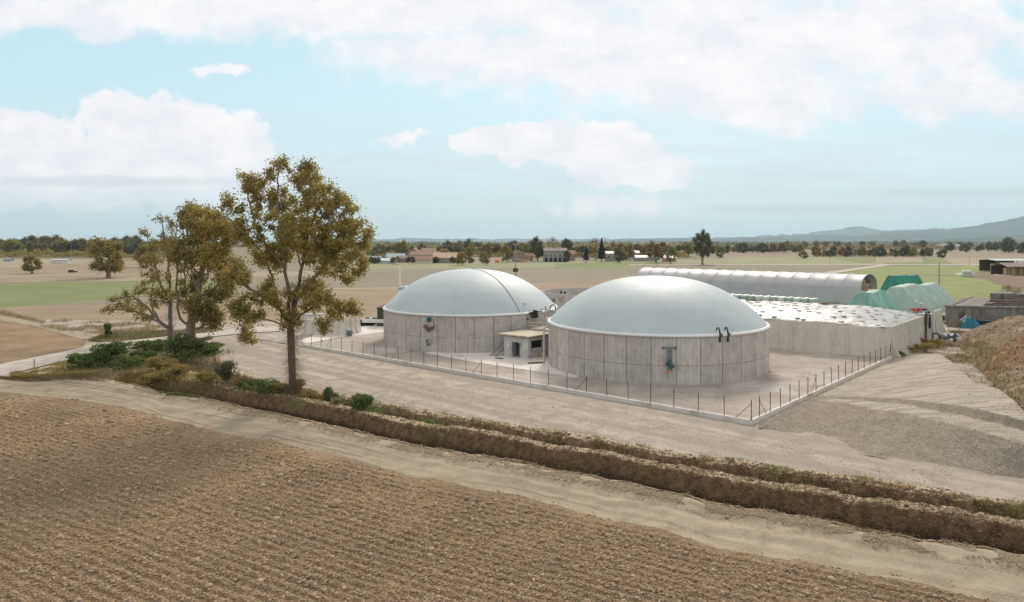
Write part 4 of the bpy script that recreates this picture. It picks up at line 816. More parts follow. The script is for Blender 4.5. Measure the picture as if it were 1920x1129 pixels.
b = MB(); b.box(q + V3(-.2, 0, -.53), (1.2, .5, .22)); b.tube([q + V3(.2, 0, 0), q + V3(.2, .2, 1.1)], .08, 8); b.tube([q + V3(.95, .2, -.6), q + V3(.95, .2, .8)], .08, 8); b.build('frame', M['galv'], t)
b = MB(); b.lathe([(.02, .4), (.2, .34), (.26, .1), (.2, -.1), (.02, -.12)], tuple(q + V3(.2, .2, 1.25)), 12); b.lathe([(.02, .2), (.3, .16), (.32, 0), (.2, -.1), (.02, -.12)], tuple(q + V3(1.0, .2, .95)), 12); b.build('vent_bottle', M['white'], t)
def wallp(px, z, out): q = hit(px, BC + nS * out, D1); return q + ZV * z
t = thing('slurry_pipe', 'tall black pipe looping over the bunker side wall below the red pump', 'pipe', tuple(wallp(1736, 0, 1.5)))
b = MB(); b.tube([wallp(1738, .6, 1.6), wallp(1736.5, 1.0, 1.1), wallp(1736, 2, .5), wallp(1736, 4.3, .35), wallp(1736.5, 4.85, .3), wallp(1739, 5.0, .0), wallp(1742, 4.9, .2), wallp(1743, 4.3, .35), wallp(1743.5, 2.2, .45)], .17, 10); b.build('pipe', M['black'], t)
t = thing('ground_pipe', 'low black arched pipe with a red valve at the foot of the bunker', 'pipe', tuple(GV(1752, 640)))
b = MB(); q0 = RP(1748.5, 115); q1 = RP(1761.5, 115); b.tube([q0 + ZV * .0, q0 + ZV * 1.45, q0 + V3(.15, 0, 1.65), q1 + V3(-.2, 0, 1.55), q1 + V3(0, 0, 1.3), q1 + ZV * -.1], .12, 10); b.tube([q0 + V3(-1.2, 0, .15), q1 + V3(0, 0, .12)], .1, 8); b.build('pipe', M['black'], t)
b = MB(); b.tube([q0 + V3(-.1, -.2, .3), q0 + V3(.4, -.2, .5)], .14, 8); b.build('valve', M['red'], t)
t = thing('wall_ladder', 'steel ladder fixed to the far end of the bunker side wall', 'ladder', tuple(wallp(1750, 0, .5)))
b = MB(); l0, l1 = wallp(1746, 0, .75), wallp(1754, 0, .75)
for q in (l0, l1): b.tube([q + ZV * 1.6, q + ZV * 4.6], .03, 6)
for i in range(7): b.tube([l0 + ZV * (1.9 + .42 * i), l1 + ZV * (1.9 + .42 * i)], .02, 5)
b.build('ladder_frame', M['galv'], t)
# ------------------------------------------------------------------ arched fabric hangar
M['fabric_top'] = mat('pale_fabric', (.50, .475, .475), (.57, .545, .545), .25, .5, spec=.25, bump=.05, bsc=.8, c3=(.45, .425, .425), sc3=.2)
M['fabric_side'] = mat('blue_grey_fabric', (.47, .49, .51), (.54, .555, .57), .3, .6, bump=.03, bsc=1)
HG = RP(1614, 184); DH = Vector((-.733, .68, 0)).normalized(); WD = D1 * 1.0; Wd = 15.0; LH = 71.0; hs, ht = 4.3, 8.0
t = thing('fabric_hangar', 'long arched fabric hangar with ribbed pale roof behind the near dome', 'hangar', tuple(HG)); NB = 15
arch = [(Wd / 2 - Wd / 2 * math.cos(a_), hs + (ht - hs) * math.sin(a_) ** .9) for a_ in [math.pi * i / 20 for i in range(21)]]
rows_ = []
for i in range(NB * 8 + 1):
    f = i / 8; ph = abs(math.sin(math.pi * f)); sag = .20 * ph ** .8
    rows_.append([HG + DH * (LH * f / NB) + WD * (Wd / 2 + (a_ - Wd / 2) * (1 - sag / 7)) + ZV * (z_ - sag * (.5 + .5 * (z_ - hs) / (ht - hs))) for a_, z_ in arch])
P = np.array([[tuple(q) for q in r_] for r_ in rows_]); link('roof_skin', gridmesh('roof_skin', P), M['fabric_top'], t).location = -HG
ctr = np.array([[tuple(HG + DH * (LH * i / (NB * 8)) + WD * (Wd / 2))] for i in range(NB * 8 + 1)]); P2 = ctr + (P - ctr) * np.array([.93, .93, .95]); link('lining', gridmesh('lining', P2[::8]), M['fabric_side'], t).location = -HG
for s_ in (0, Wd):
    g_ = []
    for i in range(NB * 4 + 1): q = HG + DH * (LH * i / (NB * 4)) + WD * s_; w_ = .06 * math.sin(math.pi * (i % 4) / 4) + (.10 * (-1 if s_ == 0 else 1)); g_.append([tuple(q + WD * w_ + ZV * z_) for z_ in (0, 1.5, 3, hs + .25)])
    link('side_curtain', gridmesh('side_curtain', np.array(g_)), M['fabric_side'], t).location = -HG
for i in range(NB + 1):
    b = MB(); q = HG + DH * (LH * i / NB); b.tube([q + WD * 0 + ZV * 0] + [q + WD * (a_ + (.04 if a_ < Wd / 2 else -.04)) + ZV * (z_ + .03) for a_, z_ in arch] + [q + WD * Wd], .09, 6, caps=False); b.build('arch_rib', M['galv'], t)
# end wall at the far gable and hay inside the open one
b = MB(); q = HG + DH * (LH - .3); b.extr([(0, 0)] + [(a_, z_ - .15) for a_, z_ in arch] + [(Wd, 0)], q, WD, ZV, DH, .1); b.build('gable_sheet', M['fabric_side'], t)
# bales stacked at the open mouth
M['strawcol'] = mat('straw', (.30, .19, .11), (.46, .33, .21), 1.8, .95, bump=.08, bsc=6, c3=(.52, .42, .32), sc3=.9, t3=(.45, .6))
b = MB(); b.lathe([(.02, 0), (.5, 0), (.62, .06), (.645, .3), (.65, .9), (.62, 1.2), (.5, 1.27), (.02, 1.29)], n=18)
sb = b.build('straw_bale', M['strawcol']); tag(sb, 'brown straw bale stacked in the open mouth of the arched hangar', 'bale', 'straw bales in the hangar mouth'); first = True
for k_ in range(5):
    for j in range(10):
        x_ = 1.2 + j * 1.38; zt = k_ * 1.32
        if k_ == 4 and (j > 4 or j < 1): continue
        for d_ in (1.2,):
            o = sb if first else sb.copy()
            if not first: COL.objects.link(o)
            first = False; q = HG + WD * x_ + DH * (d_ + (.5 if k_ == 3 else 0) + rg.uniform(0, .25)); o.location = (q.x, q.y, zt); o.rotation_euler = (0, 0, rg.uniform(0, 6))
# ------------------------------------------------------------------ green tarpaulin heaps
def heap(name, label, o, ex, w, ey, L, h, mt_, seed, crest=.3):
    na_, nb2 = 60, 150; a_, b2 = np.meshgrid(np.linspace(0, 1, na_), np.linspace(-.12, 1.0, nb2))
    sh = np.clip(1 - np.abs(a_ * 2 - 1) / (1 - .0), 0, 1); z = h * np.clip(np.minimum(sh * 1.22, 1 - .16 * (1 - sh) ** 0 * np.abs(a_ * 2 - 1) ** 2), 0, 1) ** .82
    gb_ = np.clip((b2 + .12) / .12, 0, 1); ge = np.clip((1.0 - b2) / .04, 0, 1)
    z = z * gb_ ** .6 * ge ** .5; z = z * (1 + crest * .12 * np.sin(b2 * 9 + seed)) + (.12 * fbm(a_ * 4, b2 * 14, 3, seed) + .42 * np.abs(vn(b2 * 20 + 1.5 * vn(a_ * 3, b2 * 3, 4), a_ * 1.2, seed)) + .12 * vn(b2 * 45, a_ * 3, seed + 2)) * gb_
    X = o.x + ex.x * w * a_ + ey.x * L * b2; Y = o.y + ex.y * w * a_ + ey.y * L * b2
    z[0] = -.1; z[-1] = -.1; z[:, 0] = -.1; z[:, -1] = -.1
    ob = link(name, gridmesh(name, np.stack([X - o.x, Y - o.y, z], -1)), mt_); ob.location = o; tag(ob, label, 'tarpaulin'); return ob
M['tarp1'] = mat('green_tarp', (.145, .33, .265), (.24, .43, .36), .5, .55, spec=.35, bump=.10, bsc=1.3, c3=(.36, .50, .44), sc3=.35)
M['tarp2'] = mat('faded_green_tarp', (.33, .435, .37), (.42, .51, .445), .5, .6, spec=.3, bump=.10, bsc=1.3, c3=(.26, .40, .33), sc3=.3)
M['tarp3'] = mat('teal_tarp', (.03, .205, .155), (.045, .25, .19), .5, .6, bump=.08, bsc=1.3)
heap('covered_heap', 'green tarpaulin heap just behind the white silage sheet', RP(1570, 150), E1, 10.5, D1, 13, 6.0, M['tarp1'], 2)
heap('covered_heap', 'largest heap, under a faded pale green tarpaulin', RP(1626, 167), E1, 12.5, Vector((.80, .60, 0)), 21, 6.3, M['tarp2'], 5)
heap('covered_heap', 'dark teal tarpaulin heap beside the hangar mouth', RP(1645, 214), Vector((.42, -.90, 0)), 9, Vector((.98, .2, 0)), 9.5, 6.6, M['tarp3'], 8, .0)
for i, (px_, Y_, z_) in enumerate(((1697, 190, 4.3), (1702, 189, 4.2))):
    o = sb.copy(); COL.objects.link(o); o.location = RP(px_, Y_, z_ - .9); tag(o, ('round brown bale showing beside the teal tarpaulin', 'small pale bale at the right foot of the teal tarpaulin')[i], group=''); del o['group']
for i, (px_, Y_) in enumerate(((1694, 128), (1703, 129))):
    o = sb.copy(); COL.objects.link(o); o.location = RP(px_, Y_, 2.95); o.rotation_euler = (R(90), 0, .4); tag(o, ('brown round bale left under the feed platform', 'brown round bale right under the feed platform')[i]); del o['group']
    b = MB(); b.box(RP(px_, Y_, 1.15) , (1.3, 1.3, 2.3)); tag(b.build('straw_stack', M['strawcol']), ('straw block under the left round bale', 'straw block under the right round bale')[i], 'straw')
# ------------------------------------------------------------------ wrapped bales and low walls
M['wrap_w'] = mat('white_bale_wrap', (.56, .60, .56), (.68, .70, .67), 1.5, .35, spec=.5, bump=.03, bsc=4)
M['wrap_g'] = mat('pale_green_wrap', (.30, .41, .34), (.40, .50, .43), 1.5, .35, spec=.5, bump=.03, bsc=4)
M['wrap_d'] = mat('green_bale_wrap', (.07, .17, .11), (.12, .25, .17), 1.5, .35, spec=.5, bump=.03, bsc=4)
prot = {}
for kk, lb in (('wrap_w', 'white wrapped bale in the rows behind the near dome'), ('wrap_g', 'pale green wrapped bale in the rows behind the near dome'), ('wrap_d', 'dark green wrapped bale at the left end of the rows')):
    b = MB(); b.lathe([(.02, 0), (.62, 0), (.80, .12), (.86, .4), (.86, .95), (.78, 1.2), (.58, 1.29), (.02, 1.31)], n=16); o = b.build('wrapped_bale', M[kk]); tag(o, lb, 'bale', {'wrap_w': 'white wrapped bales', 'wrap_g': 'pale green wrapped bales', 'wrap_d': 'dark green wrapped bales'}[kk]); prot[kk] = [o, False]
def bale(kk, q, z, rz=0):
    o, used = prot[kk]
    if used: o = o.copy(); COL.objects.link(o)
    else: prot[kk][1] = True
    o.location = (q.x, q.y, z); o.rotation_euler = (0, 0, rz); return o
B0 = RP(1524, 157); 
for j in range(15):
    for r_ in range(2):
        q = B0 - E1 * (j * 1.78) + D1 * (r_ * 1.8)
        kk = 'wrap_d' if j >= 13 else rg.choice(['wrap_w', 'wrap_w', 'wrap_g'] if r_ else ['wrap_g', 'wrap_w'])
        bale(kk, q, 2.68, rg.uniform(0, 6)); 
        if r_ == 0: bale('wrap_d' if j >= 12 else 'wrap_g', q, 1.34, rg.uniform(0, 6))
        if r_ == 0 and j > 9: bale('wrap_d', q, 0)
for j in range(5):
    for r_ in range(2): bale('wrap_w' if j > 1 or r_ else 'wrap_d', RP(1592, 148) - E1 * (j * 1.75) + D1 * (r_ * 1.8), 1.35 + r_ * .25, j); 
for j in range(5): bale('wrap_g', RP(1592, 148) - E1 * (j * 1.75), 0, j)
def lowwall(label, a, b_, h):
    t_ = MB(); d = (b_ - a); n_ = Vector((d.y, -d.x, 0)).normalized() * .12; t_.prism([tuple((a + n_)[:2]), tuple((b_ + n_)[:2]), tuple((b_ - n_)[:2]), tuple((a - n_)[:2])], -.1, h); m_ = int(d.length / 2.5)
    for i in range(m_ + 1):
        q = a.lerp(b_, i / m_) + n_ * 1.3; t_.box((q.x, q.y, h / 2 - .03), (.12, .12, h - .02), math.atan2(d.y, d.x))
    tag(t_.build('concrete_wall', M['lwall']), label, 'wall')
lowwall('low concrete panel wall in front of the wrapped bales', RP(1413, 163), RP(1524, 150), 3.1)
lowwall('lower concrete wall just behind the near dome and the bunker', RP(1380, 151), RP(1590, 136), 2.9)
lowwall('short concrete wall left of the green tarpaulin', RP(1560, 143), RP(1600, 139), 3.6)
# ================================================================== vegetation
M['bark'] = mat('bark', (.16, .115, .08), (.32, .24, .175), 3, .95, stretch=(3, 3, .6), bump=.06, bsc=5)
M['bark_grey'] = mat('grey_bark', (.13, .11, .095), (.26, .23, .20), 3, .95, stretch=(3, 3, .6), bump=.04, bsc=5)
M['leaf_oak'] = leafmat('oak_leaves', [(.17, .14, .05), (.28, .235, .08), (.40, .335, .12), (.52, .40, .11), (.60, .39, .09)], .48)
M['leaf_olive'] = leafmat('olive_leaves', [(.16, .14, .05), (.26, .22, .075), (.37, .29, .10), (.46, .31, .09)])
M['leaf_dark'] = leafmat('dark_leaves', [(.08, .09, .05), (.13, .135, .07), (.17, .165, .085), (.22, .185, .095)])
M['leaf_green'] = leafmat('green_leaves', [(.06, .09, .035), (.12, .165, .055), (.19, .24, .08), (.32, .35, .12)])
M['leaf_brown'] = leafmat('autumn_leaves', [(.18, .12, .07), (.25, .165, .09), (.30, .21, .11), (.21, .18, .10)])
M['leaf_pale'] = leafmat('pale_leaves', [(.17, .19, .08), (.24, .25, .10), (.31, .30, .14), (.36, .32, .14)])
M['leaf_con'] = leafmat('conifer_needles', [(.012, .022, .018), (.022, .038, .028), (.04, .055, .035)], .1)
M['leaf_straw'] = leafmat('dry_grass', [(.20, .145, .08), (.32, .24, .14), (.44, .34, .21), (.14, .105, .055)], .2)
M['leaf_root'] = leafmat('brown_roots', [(.08, .045, .025), (.16, .09, .05), (.25, .145, .075), (.34, .225, .13)], .2)
M['leaf_grass'] = leafmat('green_grass', [(.07, .10, .025), (.12, .155, .04), (.19, .21, .06), (.27, .24, .09)], .3)
M['leaf_orange'] = leafmat('orange_weeds', [(.30, .10, .03), (.42, .16, .04), (.45, .25, .07), (.20, .12, .05)], .2)
def leaves(name, mt_, C, size, rng, parent=None, flat=.0, aspect=.62):
    """C (n,3) centres -> one leaf-sized quad each"""
    n = len(C); C = np.asarray(C, float)
    a = rng.normal(size=(n, 3)); a[:, 2] *= (1 - flat); a /= np.linalg.norm(a, axis=1)[:, None]
    b = rng.normal(size=(n, 3)); b -= a * (a * b).sum(1)[:, None]; b /= np.linalg.norm(b, axis=1)[:, None]
    s = size * rng.uniform(.6, 1.35, n)[:, None]; a = a * s; b = b * s * aspect; c2 = np.cross(a, b); c2 /= np.linalg.norm(c2, axis=1)[:, None] + 1e-9
    V = np.stack([C - a * .5, C - b * .5 + c2 * s * .12, C + a * .5, C + b * .5 + c2 * s * .12], 1).reshape(-1, 3)
    me = fastmesh(name, V, np.arange(4 * n).reshape(-1, 4)); return link(name, me, mt_, parent)
def colonize(att, start, rng, step=.55, kill=1.0, infl=6.0, maxn=4000, trunk_pts=None, pull=.0, limbs=()):
    """space colonisation skeleton. returns nodes, parent"""
    N = [np.array(p, float) for p in (trunk_pts if trunk_pts is not None else [start])]; par = [max(0, i - 1) for i in range(len(N))]; par[0] = -1
    for lb in limbs:                       # limbs read off the photo: the first point picks the node it grows from
        j = int(np.argmin(np.linalg.norm(np.array(N) - np.array(lb[0]), axis=1)))
        for q in lb[1:]:
            a_ = N[j]; q = np.array(q, float); m_ = max(1, int(np.linalg.norm(q - a_) / step))
            for i in range(1, m_ + 1): N.append(a_ + (q - a_) * i / m_ + rng.normal(size=3) * .06); par.append(j); j = len(N) - 1
    A = np.array(att, float); near = np.zeros(len(A), int); nd = np.full(len(A), 1e9)
    def upd(lo):
        nonlocal near, nd
        for i in range(lo, len(N)):
            d = np.linalg.norm(A - N[i], axis=1); m_ = d < nd; nd = np.where(m_, d, nd); near = np.where(m_, i, near)
    upd(0); it = 0
    while len(A) and len(N) < maxn and it < 160:
        it += 1; ok = nd < infl
        if not ok.any(): infl *= 1.5; continue
        lo = len(N); 
        for i in np.unique(near[ok]):
            mm = ok & (near == i); v = A[mm] - N[i]; v /= np.linalg.norm(v, axis=1)[:, None] + 1e-9; d = v.mean(0) + rng.normal(size=3) * .12
            if par[i] >= 0: pd = N[i] - N[par[i]]; d = d + .25 * pd / (np.linalg.norm(pd) + 1e-9)
            d[2] += pull; L = np.linalg.norm(d)
            if L < .05: d = rng.normal(size=3); L = np.linalg.norm(d)
            N.append(N[i] + d / L * step); par.append(int(i))
        if len(N) == lo: break
        upd(lo); k_ = nd > kill; A = A[k_]; near = near[k_]; nd = nd[k_]
    return np.array(N), par
def skeleton_mesh(name, N, par, r0, rbase, mt_, parent, sides=6, rmin=.0, expo=2.3):
    n = len(N); kids = [[] for _ in range(n)]; acc = np.zeros(n)
    for i in range(n):
        if par[i] >= 0: kids[par[i]].append(i)
    depth = np.zeros(n, int)
    for i in range(n - 1, -1, -1):
        if not kids[i]: acc[i] = 1
        if par[i] >= 0: acc[par[i]] += acc[i]; depth[par[i]] = max(depth[par[i]], depth[i] + 1)
    rad = acc ** (1 / expo); rad = r0 + (rbase - r0) * (rad - 1) / (rad[0] - 1 + 1e-9)
    V = []; Fc = []
    def ring(i, r, d):
        ref = np.array([0, 0, 1.0]) if abs(d[2]) < .9 else np.array([1.0, 0, 0]); a = np.cross(d, ref); a /= np.linalg.norm(a); b = np.cross(d, a); k0 = len(V)
        for q in range(sides): t = 2 * math.pi * q / sides; V.append(N[i] + (a * math.cos(t) + b * math.sin(t)) * r)
        return k0
    rg_ = {}
    for i in range(n):
        j = par[i]
        if j < 0: d = N[kids[i][0]] - N[i]; rg_[i] = ring(i, rad[i] * 1.25, d / np.linalg.norm(d)); continue
        if rad[i] < rmin: continue
        d = N[i] - N[j]; d /= np.linalg.norm(d) + 1e-9
        main = max(kids[j], key=lambda q: acc[q]) == i
        ka = rg_[j] if (main and j in rg_) else ring(j, rad[i], d); kb = ring(i, rad[i], d); rg_[i] = kb
        for q in range(sides): q2 = (q + 1) % sides; Fc.append((ka + q, ka + q2, kb + q2, kb + q))
    me = fastmesh(name, np.array(V), np.array(Fc), True); return link(name, me, mt_, parent), rad, depth
def in_blobs(blobs, n, rng, base):
    """points in a union of ellipsoids (x, y, z, rx, ry, rz), weighted by volume"""
    w = np.array([b[3] * b[4] * b[5] for b in blobs]); w = w ** .8; w /= w.sum(); out = []
    for i in rng.choice(len(blobs), n, p=w):
        b = blobs[i]; v = rng.normal(size=3); v /= np.linalg.norm(v); r = rng.uniform(.25, 1) ** (1 / 2.2); out.append([b[0] + v[0] * r * b[3], b[1] + v[1] * r * b[4], b[2] + v[2] * r * b[5]])
    return np.array(out)
def clump(P, n, sig, rng): 
    i = rng.integers(0, len(P), n); return P[i] + rng.normal(size=(n, 3)) * sig * rng.uniform(.5, 1.2, (n, 1))
def tree(name, label, base, blobs, natt, rbase, leafn, leafs, lm, seed, bark='bark', step=.5, kill=.9, group=None, cat='tree', sig=.32, tipd=3, trunk_h=3, lean=(0, 0), rmin=.0, r0=.03, shown=True, inner=.0, maxn=4200, trunkpts=None, limbs=()):
    rng = np.random.default_rng(seed); t = thing(name, label, cat, base, group=group)
    att = in_blobs(blobs, natt, rng, base); m_ = max(2, int(trunk_h / step))
    tp = trunkpts if trunkpts is not None else [(lean[0] * i / m_, lean[1] * i / m_, trunk_h * i / m_) for i in range(m_ + 1)]
    N, par = colonize(att, (0, 0, 0), rng, step, kill, 7, maxn, tp, limbs=limbs)
    o, rad, depth = skeleton_mesh('trunk', N, par, r0, rbase, M[bark], t, rmin=rmin)
    tips = N[(depth <= tipd) & (np.arange(len(N)) > len(tp))]
    C = clump(tips, leafn, sig, rng); leaves('crown', M[lm], C, leafs, rng, t)
    return t
def BL(px, py, rpx, rpy, Y, dy=0, ry=None, base=None):
    """crown lobe read off the photo at true distance: centre/size in metres relative to the trunk base"""
    s = (Y + dy) / F; return (ax(px, Y + dy) - base[0], dy, H + (HY - py) * s - base[2], rpx * s, ry if ry else (rpx + rpy) / 2 * s, rpy * s)
# the big oak
ob = RP(550, 74.4, -.2); Yo = 74.4; L_ = lambda px, py, a, b, dy=0, ry=None: BL(px, py, a, b, Yo, dy, ry, ob)
oak_blobs = [(b[0], b[1], b[2], b[3] * .93, b[4] * .95, b[5] * .93) for b in [L_(515, 322, 26, 22, -1), L_(475, 350, 30, 26, .5), L_(575, 335, 34, 30, 1), L_(440, 385, 26, 24, -1), L_(520, 380, 40, 34, 2), L_(600, 375, 44, 36, -1.5), L_(640, 400, 34, 34, 1),
    L_(470, 430, 44, 34, -1.5), L_(560, 440, 50, 38, -2.5), L_(630, 450, 50, 38, -1), L_(670, 450, 26, 34, 1), L_(420, 440, 34, 34, 1), L_(385, 420, 36, 32, 0), L_(370, 395, 24, 20, 1), L_(400, 475, 34, 26, -1),
    L_(510, 480, 44, 24, 2), L_(620, 500, 44, 24, -1), L_(675, 495, 22, 24, -.5), L_(600, 470, 44, 30, 3), L_(560, 410, 50, 40, 3), L_(440, 520, 40, 24, -2), L_(470, 590, 34, 26, -2.5, 1.8), L_(462, 625, 15, 22, -2.5, 1.2),
    L_(590, 560, 36, 22, -2.5, 2), L_(640, 575, 36, 22, -2, 2), L_(612, 610, 14, 26, -2.2, 1.2), L_(500, 545, 18, 16, 1, 1.5), L_(445, 575, 20, 24, -3, 1.6), L_(690, 440, 14, 22), L_(548, 600, 16, 20, -1), L_(575, 540, 24, 20, -1.5), L_(515, 560, 20, 18, -1.5), L_(478, 635, 10, 16, -2), L_(665, 590, 16, 14, -1), L_(600, 545, 20, 18, 1), L_(650, 520, 24, 18, 0), L_(575, 310, 14, 16), L_(520, 303, 14, 14), L_(455, 340, 14, 14), L_(425, 370, 14, 14), L_(650, 375, 14, 16)]]
def LM(ls, Y, base): return [[(ax(p[0], Y) - base[0], p[2], H + (HY - p[1]) / F * Y - base[2]) for p in l] for l in ls]
tree('oak_tree', 'tall oak with golden olive crown and bare trunk standing on the ditch bank', ob, oak_blobs, 3200, .40, 58000, .28, 'leaf_oak', 11, step=.55, kill=.85, trunk_h=7.8, lean=(-.3, 0), sig=.34, tipd=2, r0=.03, maxn=8000, limbs=LM([
 [(546, 612, 0), (540, 560, .3), (530, 500, .6), (524, 430, .2), (518, 370, .4), (522, 325, 0)], [(546, 612, 0), (556, 560, -.5), (572, 500, -1), (588, 430, -1.4), (604, 370, -.8)], [(552, 575, 0), (560, 500, 1.2), (566, 430, 1.8), (576, 350, 1.6)],
 [(545, 610, 0), (525, 575, -.8), (490, 545, -1.2), (448, 525, -.6), (415, 490, .3), (390, 440, .4), (372, 405, .6)], [(545, 618, 0), (520, 600, -1), (490, 592, -2), (466, 590, -2.4), (458, 615, -2.4)], [(548, 605, 0), (575, 585, -1.2), (605, 565, -2), (640, 572, -2.2)],
 [(556, 560, -.5), (595, 520, -1.5), (630, 480, -1.4), (660, 450, -.4)], [(530, 500, .6), (500, 465, 0), (478, 420, -.4), (465, 370, .2)], [(572, 500, -1), (560, 450, -2.2), (545, 400, -2.4)], [(525, 575, -.8), (505, 520, 1.2), (480, 470, 1.6), (440, 420, 1.2)], [(588, 430, -1.4), (620, 400, -1), (640, 385, .4)]], 74.4, ob))
# twiggy shoots on the oak's trunk
def shoots(base, h0, h1, r, n, seed, parent_label, mt_='bark'):
    rng = np.random.default_rng(seed); V = []; Q = []
    for i in range(n):
        z = rng.uniform(h0, h1); a = rng.uniform(0, 6.28); L = rng.uniform(.3, 1.1) * r; p = np.array([math.cos(a) * .35, math.sin(a) * .35, z]); q = p + np.array([math.cos(a) * L, math.sin(a) * L, rng.uniform(-.6, .2) * L]); s = np.cross(q - p, [0, 0, 1.0]); s = s / np.linalg.norm(s) * .022; k0 = len(V)
        V += [p - s, p + s, q + s * .4, q - s * .4]; Q.append((k0, k0 + 1, k0 + 2, k0 + 3))
    return np.array(V), np.array(Q)
oak = [o for o in COL.objects if o.name.startswith('oak_tree')][0]
V, Q = shoots(ob, 1.0, 13, 1.6, 2200, 5, ''); link('twigs', fastmesh('twigs', V, Q), M['bark'], oak)
# ivy-clad oak left of it
b2_ = RP(358, 108, -.1); Y2 = 108; L_ = lambda px, py, a, b, dy=0, ry=None: BL(px, py, a, b, Y2, dy, ry, b2_)
tree('oak_tree', 'bushy olive green oak behind and left of the tall oak', b2_, [L_(352, 400, 16, 18), L_(362, 440, 30, 26, 1), L_(345, 480, 30, 26, -1), L_(385, 480, 34, 30, 1), L_(360, 520, 34, 26, 0), L_(345, 555, 26, 24, 0), L_(375, 570, 30, 26, -1), L_(410, 540, 30, 26, 1), L_(425, 500, 26, 24, 0), L_(355, 600, 16, 24, 0, 1.5), L_(400, 600, 16, 20, -1, 1.5), L_(330, 462, 18, 16, 0), L_(405, 425, 26, 26, 0)],
     1500, .75, 26000, .38, 'leaf_olive', 21, step=.7, kill=1.1, trunk_h=4, sig=.55, tipd=3, r0=.04)
# sparse spreading tree at the far left of the three
b3_ = RP(320, 116, -.1); Y3 = 116; L_ = lambda px, py, a, b, dy=0, ry=None: BL(px, py, a, b, Y3, dy, ry, b3_)
tree('robinia_tree', 'thin sparse tree with bare spreading limbs beside the farm road', b3_, [L_(303, 412, 20, 8), L_(272, 437, 14, 7), L_(325, 430, 16, 9), L_(305, 455, 22, 14, 1), L_(330, 480, 18, 16, 0), L_(285, 490, 22, 16, 1), L_(300, 520, 20, 14, -1), L_(255, 545, 26, 10, 0), L_(225, 562, 26, 8, 0, 2.4), L_(205, 580, 16, 5, -1, 2), L_(250, 578, 30, 7, 0, 3), L_(275, 520, 14, 16, 1), L_(300, 560, 20, 16, -1), L_(270, 598, 14, 8, 0, 1.5)],
     700, .42, 7500, .32, 'leaf_olive', 31, bark='bark_grey', step=.55, kill=.9, trunk_h=2.2, sig=.35, tipd=2, r0=.04, limbs=LM([
 [(320, 620, 0), (319, 580, 0), (317, 530, .2), (314, 480, .1), (308, 445, 0), (303, 418, 0)], [(320, 620, 0), (298, 602, 0), (270, 588, -.5), (240, 580, -.8), (208, 580, -1)], [(298, 602, 0), (272, 574, .5), (245, 556, .6), (215, 560, .4)], [(317, 560, .1), (300, 535, .3), (288, 500, .6), (280, 460, .6), (272, 440, .2)], [(298, 602, 0), (285, 570, -.6), (292, 540, -1), (300, 515, -1)], [(314, 480, .1), (325, 455, .3), (330, 432, .2)]], 116, b3_))
rob = [o for o in COL.objects if o.name.startswith('robinia_tree')][0]
V, Q = shoots(b3_, 1.0, 9, 2.6, 500, 6, ''); link('twigs', fastmesh('twigs', V, Q), M['bark_grey'], rob)
# ---------------------------------------------------------------- prototypes for farther trees (unit = metres, copied & scaled)
TMPL = {}
def proto(key, name, blobs, natt, rb, nl, ls, lm, seed, **kw):
    o = tree(name, None, (0, 0, 0), blobs, natt, rb, nl, ls, lm, seed, **kw); del o['category']; TMPL[key] = [o, False]; return o
def place(key, label, cat, q, s, rz=0, group=None, sz=None):
    o, used = TMPL[key]
    if used: o = copy_tree(o)
    else: TMPL[key][1] = True
    o.location = (q[0], q[1], q[2] if len(q) > 2 else -.1); o.scale = (s, s, sz or s); o.rotation_euler = (0, 0, rz); tag(o, label, cat, group)
    if not group and 'group' in o: del o['group']
    return o
rb_ = random.Random(77)
def roundish(w, h, z0, n, seed):
    r_ = random.Random(seed); return [(r_.uniform(-.55, .55) * w, r_.uniform(-.55, .55) * w, z0 + (h - z0) * r_.uniform(.25, .8), w * r_.uniform(.3, .5), w * r_.uniform(.3, .5), (h - z0) * r_.uniform(.18, .32)) for _ in range(n)] + [(0, 0, z0 + (h - z0) * .75, w * .45, w * .45, (h - z0) * .25), (0, 0, z0 + (h - z0) * .4, w * .75, w * .75, (h - z0) * .28)]
kw = dict(step=1.1, kill=1.7, sig=.75, tipd=2, trunk_h=2, rmin=.07, r0=.06, maxn=900)
for kk, lm, sd_ in (('r1', 'leaf_dark', 1), ('r2', 'leaf_olive', 2), ('r3', 'leaf_brown', 3), ('r4', 'leaf_pale', 4), ('r5', 'leaf_dark', 5), ('r6', 'leaf_olive', 6)):
    proto(kk, 'broadleaf_tree', roundish(5.2, 12, .2, 9, sd_), 340, .35, 2600, .85, lm, 100 + sd_, **{**kw, 'trunk_h': 1.1})
proto('big', 'broadleaf_tree', [(0, 0, 12, 5, 5, 4.5), (-3.5, 0, 9, 4, 4, 4), (3.5, .5, 9, 4, 4, 4), (0, -3, 8.5, 4, 4, 4), (0, 0, 15.5, 3.6, 3.6, 3.5), (-2.4, 1, 13, 3.5, 3.5, 3.5), (2.6, -1, 13, 3.5, 3.5, 3.4), (-4, 0, 6, 3, 3, 2), (4, 0, 6, 3, 3, 2)], 800, .6, 9000, .62, 'leaf_dark', 120, **{**kw, 'maxn': 1600, 'trunk_h': 3, 'sig': .6, 'step': .9})
proto('mid', 'broadleaf_tree', roundish(5.6, 12.5, .8, 12, 31), 600, .5, 6500, .6, 'leaf_olive', 121, **{**kw, 'maxn': 1400, 'sig': .65, 'step': .9})
